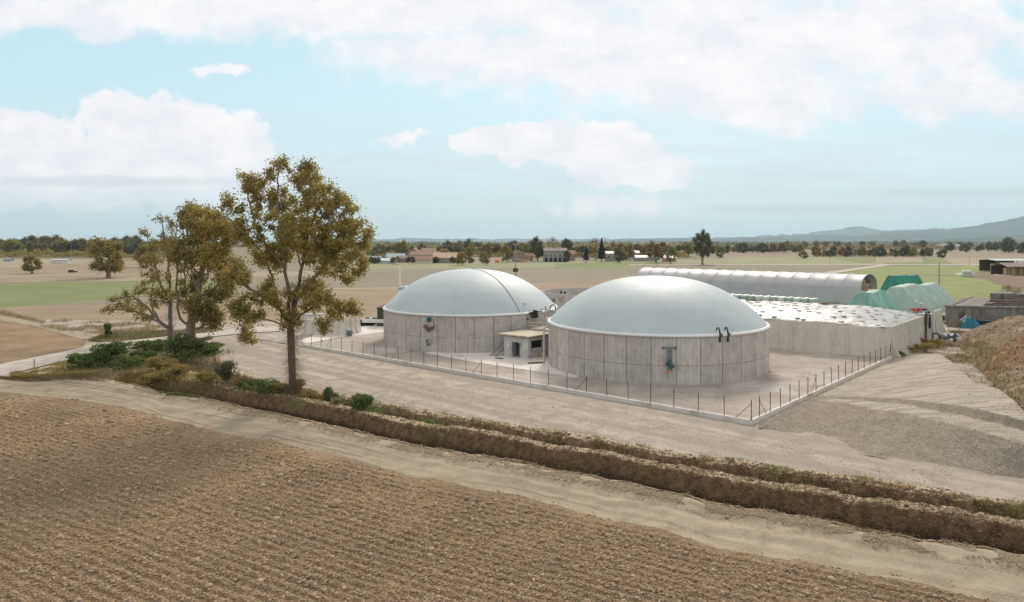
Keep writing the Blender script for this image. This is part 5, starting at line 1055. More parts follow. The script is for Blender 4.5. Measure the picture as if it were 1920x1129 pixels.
# bare-ish and poplar shapes, conifer
proto('bare', 'bare_tree', roundish(4.2, 12, 2.5, 8, 41), 420, .3, 700, .5, 'leaf_brown', 122, **{**kw, 'bark': 'bark_grey', 'rmin': .0, 'r0': .07, 'sig': .6})
proto('pop', 'poplar_tree', [(0, 0, 3 + 2.2 * i, 1.6 - .1 * i, 1.6 - .1 * i, 1.8) for i in range(6)], 260, .25, 1800, .6, 'leaf_pale', 123, **{**kw, 'sig': .45})
def conifer():
    t = thing('conifer_tree', None, None, (0, 0, 0)); rng = np.random.default_rng(9); b = MB(); b.tube([(0, 0, 0), (0, 0, 14)], [.3, .04], 6); b.build('trunk', M['bark'], t)
    z = rng.uniform(.04, 1, 5200) ** .8; a = rng.uniform(0, 6.28, 5200); r = (1 - z) * 3.4 * (.75 + .25 * np.sin(z * 60)) * rng.uniform(.3, 1.05, 5200) ** .5
    leaves('crown', M['leaf_con'], np.stack([np.cos(a) * r, np.sin(a) * r, .8 + z * 13.6], 1), .6, rng, t, .6); TMPL['con'] = [t, False]
conifer()
def at(px, py, z=-.1): return (*G(px, py), z)
def hgt(px, py_base, py_top): Y = G(px, py_base)[1]; return H + (HY - py_top) / F * Y
def single(key, label, px, pyb, pyt, base_h, cat='tree', wide=1.0, rz=0):
    h = hgt(px, pyb, pyt) ; s = h / base_h; return place(key, label, cat, at(px, pyb), s * wide, rz, None, s)
single('big', 'large dark round tree standing alone beyond the hangar', 1317, 496, 431, 19.0, rz=1.0)
single('mid', 'broad olive tree alone in the fields at the far left', 203, 521, 447, 13, wide=1.25, rz=2)
single('mid', 'small round tree at the field edge, leftmost', 60, 513, 479, 13, wide=1.35, rz=4)
single('mid', 'dark bushy tree half hidden behind the thin sparse tree', 275, 501, 456, 13, wide=1.3, rz=.5)
single('r5', 'dark domed tree left of the arcaded farmhouse', 1008, 490, 446, 12, wide=.9)
single('r1', 'dark full tree in front of the arcaded farmhouse\'s right side', 1063, 491, 469, 12, wide=1.0, rz=2)
single('con', 'small dark conifer among the village gardens', 1099, 492, 461, 14, wide=1.1)
single('con', 'tallest dark conifer in the village gardens', 1128, 491, 448, 14, wide=1.15, rz=2)
single('r1', 'dark tall tree right of the blue grey house', 1161, 492, 464, 12, rz=1)
single('r2', 'yellow green tree behind the garden hedge', 1181, 489, 458, 12, rz=3)
single('r3', 'brownish round tree by the road junction', 1230, 492, 453, 12, wide=1.1, rz=2)
single('r4', 'light green tree just left of the lone dark tree', 1258, 494, 461, 12, wide=.8)
single('r4', 'pale bush right behind the lone dark tree', 1350, 484, 462, 12, wide=1.1, rz=1)
single('bare', 'bare thin tree above the village roofs', 1117, 488, 445, 12, wide=1.2)
single('bare', 'second bare tree right of the tallest conifer', 1150, 488, 450, 12, wide=1.3, rz=2)
single('bare', 'bare tree behind the arcaded farmhouse', 1036, 486, 443, 12, rz=3)
single('r1', 'dark tree rising over the farmhouse roof', 1062, 482, 447, 12, rz=2)
single('r5', 'dark spreading tree at the far right of the fields', 1892, 474, 446, 12, wide=1.5, rz=1)
single('r1', 'dark tree cut by the right edge of the picture', 1921, 477, 452, 12, wide=1.2, rz=3)
single('r1', 'round dark tree alone on the brown field at right', 1766, 484, 467, 12, wide=1.2, rz=3)
single('r4', 'pale round bush at the left end of the right hedge', 1507, 485, 470, 12, wide=1.6, rz=3)
single('r1', 'dark shrub against the end of the hay barn', 1864, 508, 486, 12, wide=.75, rz=3)
single('r2', 'green tree at the left of the village behind the low sheds', 757, 484, 452, 12, rz=3)
single('r6', 'bushy tree in front of the long barn roof', 866, 497, 473, 12, wide=1.3, rz=3)
single('r4', 'pale yellowing tree right of the long barn', 905, 494, 472, 12, wide=.9, rz=1)
single('r3', 'reddish bushy tree beside the pale yellowing one', 912, 497, 478, 12, wide=.9, rz=2)
single('r2', 'yellow green tree left of the brick house', 952, 492, 460, 12, wide=.9, rz=2)
# treelines: every tree its own object
rt = random.Random(5)
def row(n, x0, x1, yb, yt, keys, label, group, cat='tree', wide=(1.0, 1.5), jit=2.0):
    for i in range(n):
        px = x0 + (x1 - x0) * (i + rt.uniform(-.4, .4)) / max(1, n - 1); b_ = yb + rt.uniform(-jit, jit) * .5
        tp_ = yt + rt.uniform(-4, 5); h = hgt(px, b_, tp_); kx = rt.choice(keys)
        if 5 > h: h = 5
        place(kx, label, cat, at(px, b_), h / 12 * rt.uniform(*wide), rt.uniform(0, 6), group, h / 12)
row(30, -60, 345, 480, 452, ['r1', 'r2', 'r3', 'r5', 'r6', 'r4'], 'tree in the woodland edge along the left horizon', 'trees of the left woodland edge')
row(9, 0, 100, 474, 446, ['r1', 'r3', 'r5'], 'tall dark tree rising over the left woodland edge', 'tall trees over the left woodland edge')
row(5, 215, 250, 478, 446, ['r5', 'r1'], 'grey green tall tree behind the broad olive tree', 'tall trees behind the broad olive tree')
row(30, 690, 1010, 481, 460, ['r1', 'r2', 'r4', 'r6', 'r5'], 'tree in the belt behind the village roofs', 'trees behind the village')
row(14, 840, 1010, 474, 453, ['r1', 'r5', 'r6'], 'taller dark tree in the belt behind the village roofs', 'taller trees behind the village')
row(16, 1070, 1290, 482, 460, ['r1', 'r2', 'r3', 'r4', 'bare'], 'tree among the village gardens right of the farmhouse', 'trees in the village gardens')
row(26, 1290, 1500, 474, 458, ['r1', 'r2', 'r6', 'r5', 'r3'], 'tree in the hedgerow beyond the lone dark tree', 'hedgerow trees in the middle distance')
row(24, 1528, 1745, 481, 463, ['r1', 'r5', 'r2', 'r6', 'r1'], 'tree in the hedge across the right fields', 'trees of the right hedge', wide=(.8, 1.1))
row(9, 1535, 1640, 481, 462, ['pop'], 'slim pale poplar in the right hedge', 'poplars of the right hedge', wide=(.7, 1.0))
row(22, 1480, 1930, 466, 453.5, ['r1', 'r5', 'r6'], 'dark tree on the right horizon', 'trees on the right horizon', wide=(1.0, 1.5), jit=1.5)
row(10, 1770, 1900, 472, 457, ['r1', 'r5'], 'dark tree near the white factory on the right', 'trees near the white factory', wide=(1.0, 1.4))
row(10, 745, 880, 493, 484, ['r1', 'r5', 'r6'], 'low dark bush in front of the village barns', 'bushes in front of the village', 'bush', wide=(1.2, 1.8))
row(5, 690, 735, 494, 488, ['r1', 'r5'], 'small bush beside the low sheds', 'bushes beside the low sheds', 'bush', wide=(1.2, 1.7))
# hedge masses between the single trees
rng = np.random.default_rng(8)
for x0, x1, yb, yt, n, lm in ((-100, 350, 483, 463, 5200, 'leaf_olive'), (-100, 350, 478, 458, 3500, 'leaf_dark'), (690, 1000, 482, 468, 3600, 'leaf_olive'), (1290, 1500, 471, 462, 2400, 'leaf_brown'), (1528, 1745, 480, 470, 3000, 'leaf_olive'), (1500, 1950, 468, 458, 4200, 'leaf_brown'), (1070, 1290, 483, 470, 2600, 'leaf_olive')):
    px = rng.uniform(x0, x1, n); Yc = F * H / (yb - HY) * rng.uniform(.985, 1.02, n); hh = H + (HY - yt) / F * Yc; cell = np.floor(px * Yc / 1280 / 7)
    z = hh * (.55 + .6 * _h(cell, cell * 0, 5)) * (.75 + .7 * vn(px / 17, px * 0, 4)) * rng.uniform(.02, 1, n) ** .7
    tag(leaves('hedge', M[lm], np.stack([(px - 960) / F * Yc, Yc, z], 1), 1.5 * float(Yc.mean()) / 700, rng), kind='stuff')
# far woods as one mass
M['wood'] = M['leaf_olive']
rng = np.random.default_rng(3); Cs = []
for x0, x1, Y_, hh, n in ((-700, 420, 1150, 11, 5200), (-700, 420, 1900, 14, 4200), (640, 1300, 1400, 11, 5200), (640, 1500, 2300, 14, 4600), (1280, 2600, 1900, 12, 5200), (1280, 2600, 2800, 15, 4500), (300, 900, 1700, 12, 2600), (-700, 2600, 4200, 17, 7000)):
    px = rng.uniform(x0, x1, n); Yc = Y_ + rng.uniform(-60, 60, n) * (Y_ / 1000); cell = np.floor(px * Y_ / 1280 / 9)
    top = hh * (.55 + .45 * _h(cell, cell * 0, 3)) * (.7 + .6 * (vn(px / 40, px * 0, 4) + .5)); z = top * rng.uniform(.05, 1, n) ** .6
    Cs.append((np.stack([(px - 960) / F * Yc, Yc, z], 1), 3.2 * Y_ / 1300))
for (c_, s_), kk in zip(Cs, ['leaf_dark', 'leaf_dark', 'leaf_olive', 'leaf_dark', 'leaf_dark', 'leaf_dark', 'leaf_dark', 'leaf_dark']):
    o = leaves('woodland', M[kk], c_, s_, rng); tag(o, kind='stuff')
# ---------------------------------------------------------------- shrubs
def gz(x, y):
    """height of the verge and bank surface"""
    Y, Z = BANK; px = 960 + F * x / y; i = int(np.clip((px - PX[0]) / 2, 0, len(PX) - 1)); c = Y[:, i]
    if y < c[0] or y > c[-1]: return 0.0
    return float(np.interp(y, c, Z[:, i]))
def shrub(label, px, py, w, h, lm, seed, n=1500, ls=.13, cat='shrub', name='shrub', group=None):
    """px/py: foot of the shrub in the photo; w, h in metres"""
    g_ = G(px, py); z0 = gz(*g_); t = thing(name, label, cat, (g_[0], g_[1], z0 - .05), group=group); rng = np.random.default_rng(seed); C = []; b = MB(); nb_ = rng.integers(11, 18); n = int(n * .8)
    for i in range(nb_):
        a = rng.uniform(0, 6.28); rr_ = w / 2 * rng.uniform(.05, .62); c = np.array([math.cos(a) * rr_, math.sin(a) * rr_, h * rng.uniform(.35, .85)]); R_ = np.array([w, w, h]) * rng.uniform(.08, .21)
        k_ = int(n / nb_ * rng.uniform(.5, 1.5)); v = rng.normal(size=(k_, 3)); v /= np.linalg.norm(v, axis=1)[:, None]; C.append(c + v * R_ * rng.uniform(.55, 1.12, (k_, 1)))
        b.tube([(0, 0, 0), tuple(c * np.array([.5, .5, .6])), tuple(c)], [.05, .03, .015], 5)
    k_ = n // 5; v = rng.normal(size=(k_, 3)) * np.array([w * .27, w * .27, h * .2]); v[:, 2] = np.abs(v[:, 2]) + .05; C.append(v)
    b.build('stems', M['bark'], t, world=False); C = np.concatenate(C); C = C[C[:, 2] > 0]; leaves('foliage', M[lm], C, ls, rng, t); return t
SH = [  # label, foot px, foot py, width m, height m, leaves, number
 ('dark green bramble at the left tip of the verge', 158, 694, 4.2, 2.2, 'leaf_green', 2600),
 ('large dark bramble mound by the little gate posts', 212, 690, 6.0, 3.3, 'leaf_green', 4200),
 ('low dark bramble in front of the largest bramble mound', 236, 700, 5.0, 2.0, 'leaf_green', 2600),
 ('dark green bush behind the bramble mounds', 268, 684, 5.2, 2.8, 'leaf_green', 3000),
 ('clipped looking bush along the farm road', 275, 657, 6.0, 1.8, 'leaf_green', 2000),
 ('second clipped looking bush along the farm road nearer the trees', 300, 655, 5.0, 1.8, 'leaf_green', 1800),
 ('bright green bush at the foot of the thin sparse tree', 340, 666, 6.5, 3.8, 'leaf_green', 4200),
 ('yellow green bush at the foot of the bushy oak', 372, 664, 5.0, 3.0, 'leaf_pale', 2600),
 ('low light green bush right of the bushy oak', 398, 664, 4.4, 1.9, 'leaf_green', 1700),
 ('dry yellowish bush in the middle of the verge', 300, 704, 4.4, 2.0, 'leaf_olive', 2000),
 ('rusty orange bush in the verge', 332, 688, 3.4, 1.4, 'leaf_orange', 1300),
 ('olive bush left of the ridge start', 288, 716, 4.2, 1.6, 'leaf_olive', 1700),
 ('olive bush behind the ridge start', 330, 716, 4.0, 1.6, 'leaf_olive', 1700),
 ('small dark bush on the bare patch', 368, 695, 1.6, .7, 'leaf_green', 500),
 ('spiky dark green bush on the gravel edge', 430, 728, 3.6, 2.8, 'leaf_dark', 2400),
 ('grey green bush before the spiky one', 385, 726, 3.6, 1.6, 'leaf_olive', 1500),
 ('low green bush between the spiky bush and the tall oak', 468, 738, 3.4, 1.4, 'leaf_green', 1400),
 ('brownish bush near the tall oak', 450, 734, 2.8, 1.2, 'leaf_brown', 1000),
 ('green undergrowth just left of the tall oak trunk', 505, 745, 3.6, 1.5, 'leaf_green', 1700),
 ('olive undergrowth at the left foot of the tall oak', 530, 747, 2.4, 1.2, 'leaf_olive', 1000),
 ('red brown creeper at the foot of the tall oak', 562, 752, 2.0, 2.0, 'leaf_brown', 1300),
 ('olive bush right of the tall oak trunk', 583, 752, 2.8, 1.5, 'leaf_olive', 1300),
 ('bright green upright shrub right of the tall oak', 617, 757, 2.5, 2.7, 'leaf_green', 2400),
 ('orange leaved low bush between the two green shrubs', 646, 762, 2.2, 1.1, 'leaf_orange', 900),
 ('dark green shrub at the right end of the bush line', 684, 777, 3.3, 2.4, 'leaf_green', 2600),
 ('light green shoot beside the right end shrub', 706, 772, 1.4, 1.5, 'leaf_pale', 600),
 ('small olive bush past the right end shrub', 733, 780, 2.0, 1.0, 'leaf_olive', 700),
 ('yellow flowered weed clump on the ditch bank', 772, 782, 1.6, .8, 'leaf_pale', 450),
 ('low olive bush on the ditch edge left of the tall oak', 490, 741, 2.4, .9, 'leaf_olive', 800),
 ('low pale weed clump in front of the bright upright shrub', 632, 766, 1.6, .7, 'leaf_pale', 450),
 ('low dark weed clump between the right end shrub and the oak', 662, 770, 2.0, .9, 'leaf_dark', 700),
 ('straggling green weeds on the ditch bank, past the yellow ones', 815, 790, 2.2, .6, 'leaf_green', 500),
 ('rusty weed clump low on the ditch bank, right of the green ones', 870, 800, 2.0, .6, 'leaf_orange', 450),
 ('green weed clump in the second ditch near the middle of the ridge', 800, 800, 2.4, .7, 'leaf_green', 600),
 ('weed clump on the low earth pile left of the farm road', 202, 636, 1.8, 3.0, 'leaf_green', 700)]
for i, (lb, px, py, w, h, lm, n) in enumerate(SH): shrub(lb, px, py, w * 1.12, h * .98, lm, 300 + i, int(n * 1.4), .28 if py < 700 else .20)
for i, (px, py, w, h, lm, lb) in enumerate([(1766, 606, 3.0, 2.0, 'leaf_green', 'dark green bush between the bunker and the slurry tank'), (1905, 556, 7, 3.2, 'leaf_pale', 'yellow green thicket above the slurry tank at right'), (1890, 547, 5, 2.5, 'leaf_olive', 'olive thicket left of the yellow green one'), (1735, 661, 4.5, 1.7, 'leaf_olive', 'olive weeds at the foot of the bunker side wall'), (1755, 652, 3.5, 1.6, 'leaf_olive', 'weeds beside the black ground pipe'), (1688, 668, 2.2, .8, 'leaf_grass', 'grass tuft at the bunker corner'), (1716, 655, 3, 1.0, 'leaf_straw', 'dry weeds against the bunker ribs'), (1703, 660, 2.6, 1.1, 'leaf_olive', 'olive weeds against the bunker ribs, nearer the corner'), (1728, 648, 3.2, 1.5, 'leaf_orange', 'rusty orange weeds against the bunker ribs')]):
    shrub(lb, px, py, w, h, lm, 400 + i, 1800, .16)
def chunks(name, mt_, P, size, rng, sq=.7):
    """irregular 8-sided lumps"""
    n = len(P); base = np.array([[1, 0, 0], [0, 1, 0], [-1, 0, 0], [0, -1, 0], [0, 0, 1], [0, 0, -1], [.6, .6, .55], [-.6, .5, .6], [-.5, -.6, .6], [.6, -.6, .5]], float)
    tri = np.array([[0, 1, 6], [1, 4, 6], [4, 0, 6], [1, 2, 7], [2, 4, 7], [4, 1, 7], [2, 3, 8], [3, 4, 8], [4, 2, 8], [3, 0, 9], [0, 4, 9], [4, 3, 9], [1, 0, 5], [2, 1, 5], [3, 2, 5], [0, 3, 5]])
    s = (np.asarray(size) * rng.lognormal(0, .42, n))[:, None, None]; V = base[None] * rng.uniform(.65, 1.25, (n, 10, 1)) + rng.normal(size=(n, 10, 3)) * .10; V[:, :, 2] *= sq; a = rng.uniform(0, 6.28, n); c, s2 = np.cos(a)[:, None], np.sin(a)[:, None]
    X = V[:, :, 0] * c - V[:, :, 1] * s2; Y = V[:, :, 0] * s2 + V[:, :, 1] * c; V = np.stack([X, Y, V[:, :, 2]], -1) * s + P[:, None]
    Fq = (tri[None] + (np.arange(n) * 10)[:, None, None]).reshape(-1, 3); return tag(link(name, fastmesh(name, V.reshape(-1, 3), Fq), mt_), kind='stuff')
def islandmat(name, cols, bump=.02, bsc=9):
    m = bpy.data.materials.new(name); m.use_nodes = True; k = NT(m.node_tree); out = k.n('ShaderNodeOutputMaterial'); g = k.n('ShaderNodeNewGeometry'); rp = k.n('ShaderNodeValToRGB'); k.l(g.outputs['Random Per Island'], rp.inputs[0]); el = rp.color_ramp.elements
    el[0].color = (*cols[0], 1); el[1].color = (*cols[-1], 1)
    for i, c in enumerate(cols[1:-1]): el.new((i + 1) / (len(cols) - 1)).color = (*c, 1)
    b = k.n('ShaderNodeBsdfPrincipled'); k.l(rp.outputs[0], b.inputs['Base Color']); b.inputs['Roughness'].default_value = .95; b.inputs['Specular IOR Level'].default_value = .15; bp = k.n('ShaderNodeBump'); bp.inputs['Distance'].default_value = bump; k.l(k.noise(g.outputs['Position'], bsc, 5, .7), bp.inputs['Height']); k.l(bp.outputs[0], b.inputs['Normal']); k.l(b.outputs[0], out.inputs[0]); return m
M['clod'] = islandmat('clods', [(.255, .175, .115), (.335, .24, .16), (.40, .255, .15), (.415, .315, .22), (.51, .40, .285)])
M['clod_pale'] = islandmat('pale_clods', [(.32, .25, .17), (.39, .315, .22), (.45, .37, .27)])
M['clod_bank'] = islandmat('bank_clods', [(.11, .07, .045), (.17, .115, .075), (.25, .175, .115), (.33, .245, .165)])
M['stone'] = islandmat('stones', [(.28, .24, .20), (.38, .335, .29), (.46, .41, .36), (.58, .53, .47)])
# ---------------------------------------------------------------- grass and dry stalks: uncountable
def blades(name, mt_, P, h, w, rng, spread=.6, lab=None):
    n = len(P); P = P.astype(float); a = rng.uniform(0, 6.28, n); hh = h * rng.uniform(.4, 1.4, n); s = np.stack([np.cos(a), np.sin(a), 0 * a], 1) * (w / 2)
    lean_ = rng.normal(size=(n, 3)) * spread * hh[:, None]; lean_[:, 2] = hh; V = np.stack([P - s, P + s, P + lean_ + s * .3, P + lean_ - s * .3], 1).reshape(-1, 3)
    return tag(link(name, fastmesh(name, V, np.arange(4 * n).reshape(-1, 4)), mt_), kind='stuff')
rng = np.random.default_rng(12)
def bankpts(n, p0, p1, r0_, r1_, noise=None, lo=-.05, s=0):
    """random points on the bank surface: columns p0..p1 (px), rows r0..r1 of the profile"""
    Y, Z = BANK; u = rng.uniform(p0, p1, n); ci = ((u - PX[0]) / 2); r = rng.uniform(r0_, r1_, n) * (Y.shape[0] - 1); i0 = ci.astype(int); j0 = np.clip(r.astype(int), 0, Y.shape[0] - 2); fr = r - j0
    y = Y[j0, i0] * (1 - fr) + Y[j0 + 1, i0] * fr; z = Z[j0, i0] * (1 - fr) + Z[j0 + 1, i0] * fr; x = (u - 960) / F * y; P = np.stack([x, y, z - .02], 1)
    if noise: P = P[fbm(x / noise, y / noise, 3, s) > lo]
    return P
blades('dry_grass', M['leaf_root'], bankpts(30000, 250, 1980, .28, .46, 1.2, -.25), .16, .03, rng, .9)
blades('dry_grass', M['leaf_straw'], bankpts(10000, 250, 1980, .47, .57, .8, .0, 3), .12, .03, rng, .9)
blades('dry_grass', M['leaf_root'], bankpts(30000, 250, 1980, .70, .93, 1.5, -.1, 4), .18, .03, rng, .8)
blades('dry_grass', M['leaf_straw'], bankpts(9000, 250, 1980, .0, .10, 1.5, .1, 4), .14, .03, rng, .8)
blades('green_grass', M['leaf_grass'], bankpts(42000, 640, 1980, .84, 1.0, .9, .12, 7)[::2], .15, .03, rng, .6)
blades('green_grass', M['leaf_green'], bankpts(26000, 640, 1980, .66, .95, 1.1, .25, 9)[::2], .13, .03, rng, .6)
blades('tall_weeds', M['leaf_olive'], bankpts(5000, 640, 1980, .60, .98, 1.3, .10, 17), .38, .035, rng, .5)
blades('tall_weeds', M['leaf_straw'], bankpts(3500, 300, 1980, .30, .98, 1.3, .15, 19), .40, .025, rng, .6)
blades('green_grass', M['leaf_grass'], bankpts(3500, 765, 860, .30, .50, .8, -.05, 9), .12, .035, rng, .6)
blades('green_grass', M['leaf_grass'], bankpts(9000, 300, 372, .0, .12, 1.5, -.3, 9), .2, .035, rng, .6)
blades('verge_grass', M['leaf_olive'], bankpts(26000, 20, 400, .25, 1.0, 3, -.1, 2), .30, .05, rng, .7)
blades('verge_grass', M['leaf_straw'], bankpts(22000, 60, 420, .1, .9, 3, -.2, 3), .28, .04, rng, .7)
def sheetpts(n, poly, z, noise=None, lo=0, s=0):
    p = np.array([G(*q) for q in poly]); mn, mx = p.min(0), p.max(0); q = rng.uniform(mn, mx, (n, 2)); ins = np.zeros(n, bool); j = len(p) - 1
    for i in range(len(p)):
        c = ((p[i, 1] > q[:, 1]) != (p[j, 1] > q[:, 1])) & (q[:, 0] < (p[j, 0] - p[i, 0]) * (q[:, 1] - p[i, 1]) / (p[j, 1] - p[i, 1] + 1e-12) + p[i, 0]); ins ^= c; j = i
    q = q[ins]
    if noise: q = q[fbm(q[:, 0] / noise, q[:, 1] / noise, 3, s) > lo]
    return np.column_stack([q, np.full(len(q), z)])
blades('verge_grass', M['leaf_grass'], sheetpts(16000, [(165, 640), (200, 626), (330, 622), (392, 616), (390, 624), (310, 632), (205, 643)], .05, 3, -.2), .4, .08, rng, .6)
blades('verge_grass', M['leaf_straw'], sheetpts(26000, [(165, 640), (200, 626), (330, 622), (392, 616), (390, 624), (310, 632), (205, 643)], .05), .35, .07, rng, .7)
blades('verge_grass', M['leaf_straw'], sheetpts(16000, [(70, 612), (110, 600), (240, 606), (330, 612), (300, 630), (200, 632), (130, 626)], .05, 4, 0), .45, .08, rng, .7)
blades('verge_grass', M['leaf_straw'], sheetpts(15000, [(0, 583), (85, 604), (80, 608), (0, 590)], .0), .5, .08, rng, .7)
# weeds across the mound
X_, Y_, Z_, Dm = MOUND; ii = rng.integers(0, X_.shape[0], 150000), rng.integers(0, X_.shape[1], 150000); P = np.stack([X_[ii], Y_[ii], Z_[ii]], 1) + np.column_stack([rng.uniform(-.17, .17, (150000, 2)), np.zeros(150000)]); d_ = Dm[ii]; nz = fbm(P[:, 0] / 2.5, P[:, 1] / 2.5, 3, 5)
vis = (P[:, 2] > -.45)
blades('weeds', M['leaf_grass'], P[vis & (d_ > -11) & (d_ < 3) & (nz > -.12) & (P[:, 1] < 112)][:26000], .32, .06, rng, .6)
blades('weeds', M['leaf_straw'], P[vis & (d_ > -2) & (nz > .12)][:26000], .30, .05, rng, .8)
kq = vis & (d_ > -6); P3_ = P[kq][:16000]; chunks('soil_clods', M['clod_bank'], P3_, .07, rng)
gg = np.array(G(1850, 700)); blades('orange_weeds', M['leaf_orange'], P[vis & (np.hypot((P[:, 0] - gg[0] - 3) / 7, (P[:, 1] - gg[1] - 2) / 7) < 1) & (nz < .25) & (d_ > 1)][:5000], .38, .06, rng, .8)
# ---------------------------------------------------------------- clods and stones: uncountable
n = 300000; inv = rng.uniform(1 / 92.0, 1 / 30.0, n); Y = 1 / inv; u = rng.uniform(-.82, .82, n); i = ((u * F + 960 - PX[0]) / 2).astype(int); okk = Y < LA2[i] + rng.normal(size=n) * .35 + .1; X = u * Y; keep = okk & (rng.uniform(size=n) < (.6 + .5 * vn(X * .5, Y * .5, 3)) * (.35 + .75 * (furrow(X, Y) > -.1))); X, Y = X[keep], Y[keep]
chunks('soil_clods', M['clod'], np.stack([X, Y, soil_z(X, Y) + .015], 1), .048 * (Y / 35) ** .6, rng)
# dry straw fragments on the field
n = 9000; Y = 1 / rng.uniform(1 / 70.0, 1 / 30.0, n); u = rng.uniform(-.82, .82, n); i = ((u * F + 960 - PX[0]) / 2).astype(int); okk = Y < LA2[i]; X = (u * Y)[okk]; Y = Y[okk]; P = np.stack([X, Y, soil_z(X, Y) + .09], 1); n = len(P)
a = rng.uniform(0, 6.28, n); L = rng.uniform(.06, .28, n)[:, None]; d_ = np.stack([np.cos(a), np.sin(a), rng.normal(size=n) * .2], 1) * L; s = np.stack([-np.sin(a), np.cos(a), 0 * a + .3], 1) * .012
tag(link('straw_bits', fastmesh('straw_bits', np.stack([P - s, P + s, P + d_ + s, P + d_ - s], 1).reshape(-1, 3), np.arange(4 * n).reshape(-1, 4)), M['leaf_straw']), kind='stuff')
# stones on the gravel bank and the gravel road
X, Y, Z = HEAP; n = 42000; r_ = rng.integers(0, X.shape[0], n); c_ = rng.integers(0, X.shape[1], n); P = np.stack([X[r_, c_], Y[r_, c_], Z[r_, c_]], 1); P[:, :2] += rng.uniform(-.06, .06, (n, 2)); keep = (r_ < 62) | (rng.uniform(size=n) < .25); chunks('gravel_stones', M['stone'], P[keep] + np.array([0, 0, .005]), .028, rng)
P = sheetpts(30000, [(640, 745), (722, 757), (863, 782), (1031, 806), (1200, 836), (1380, 864), (1583, 892), (1786, 925), (1786, 884), (1583, 852), (1425, 812), (1200, 772), (900, 722), (640, 690)], .02); chunks('gravel_stones', M['stone'], P, .02, rng)
P = sheetpts(26000, [(1409, 792), (900, 708), (700, 672), (1000, 660), (1440, 700), (1560, 690), (1660, 680)], .075); d_ = np.hypot(P[:, 0] - CR.x, P[:, 1] - CR.y); chunks('gravel_stones', M['stone'], P[d_ > 15.3], .022, rng)
u = rng.uniform(250, 1960, 26000); i = ((u - PX[0]) / 2).astype(int); tq = 1 - np.abs(rng.normal(size=26000)) * .14; Yq = LA2[i] * (1 - tq) + LB2[i] * tq; okk = (tq > .5) & (fbm((u - 960) / F * Yq / 1.5, Yq / 1.5, 3, 6) > -.25); P = np.stack([(u - 960) / F * Yq, Yq, 0 * Yq + .06], 1)[okk]; chunks('soil_clods', M['clod_pale'], P, .03, rng)
P = bankpts(30000, 250, 1960, .05, 1.0); chunks('soil_clods', M['clod_bank'], P + np.array([0, 0, .01]), .045, rng)
# ================================================================== village and farm buildings
M['tile'] = mat('clay_tile_roof', (.28, .165, .12), (.38, .25, .19), .6, .9, c3=(.20, .13, .10), sc3=.3, bump=.05, bsc=3)
M['tile_pale'] = mat('faded_tile_roof', (.42, .29, .21), (.50, .37, .28), .6, .9, c3=(.33, .24, .18), sc3=.3)
M['tile_grey'] = mat('grey_tile_roof', (.24, .20, .19), (.32, .27, .25), .6, .9, c3=(.2, .15, .13), sc3=.3)
M['metalroof'] = mat('blue_grey_metal_roof', (.24, .29, .33), (.32, .37, .40), .5, .5)
M['paleroof'] = mat('pale_sheet_roof', (.55, .57, .58), (.64, .66, .66), .5, .5)
M['plaster_y'] = mat('cream_plaster', (.55, .47, .33), (.62, .55, .42), .3, .9)
M['plaster_w'] = mat('white_plaster', (.60, .58, .54), (.68, .66, .62), .3, .9)
M['brick'] = mat('old_brick', (.30, .20, .165), (.40, .29, .25), .7, .95, c3=(.22, .15, .12), sc3=.25)
M['brick_grey'] = mat('grey_brown_plaster', (.28, .25, .24), (.36, .33, .31), .5, .95)
M['plaster_o'] = mat('orange_plaster', (.42, .24, .15), (.50, .31, .2), .4, .9)
M['wood_dark'] = mat('weathered_timber', (.10, .065, .045), (.17, .11, .075), 1.5, .9)
M['pole'] = mat('concrete_pole', (.26, .28, .29), (.33, .35, .36), 1, .7)
M['car'] = mat('silver_paint', (.55, .57, .60), rough=.3, spec=.6)
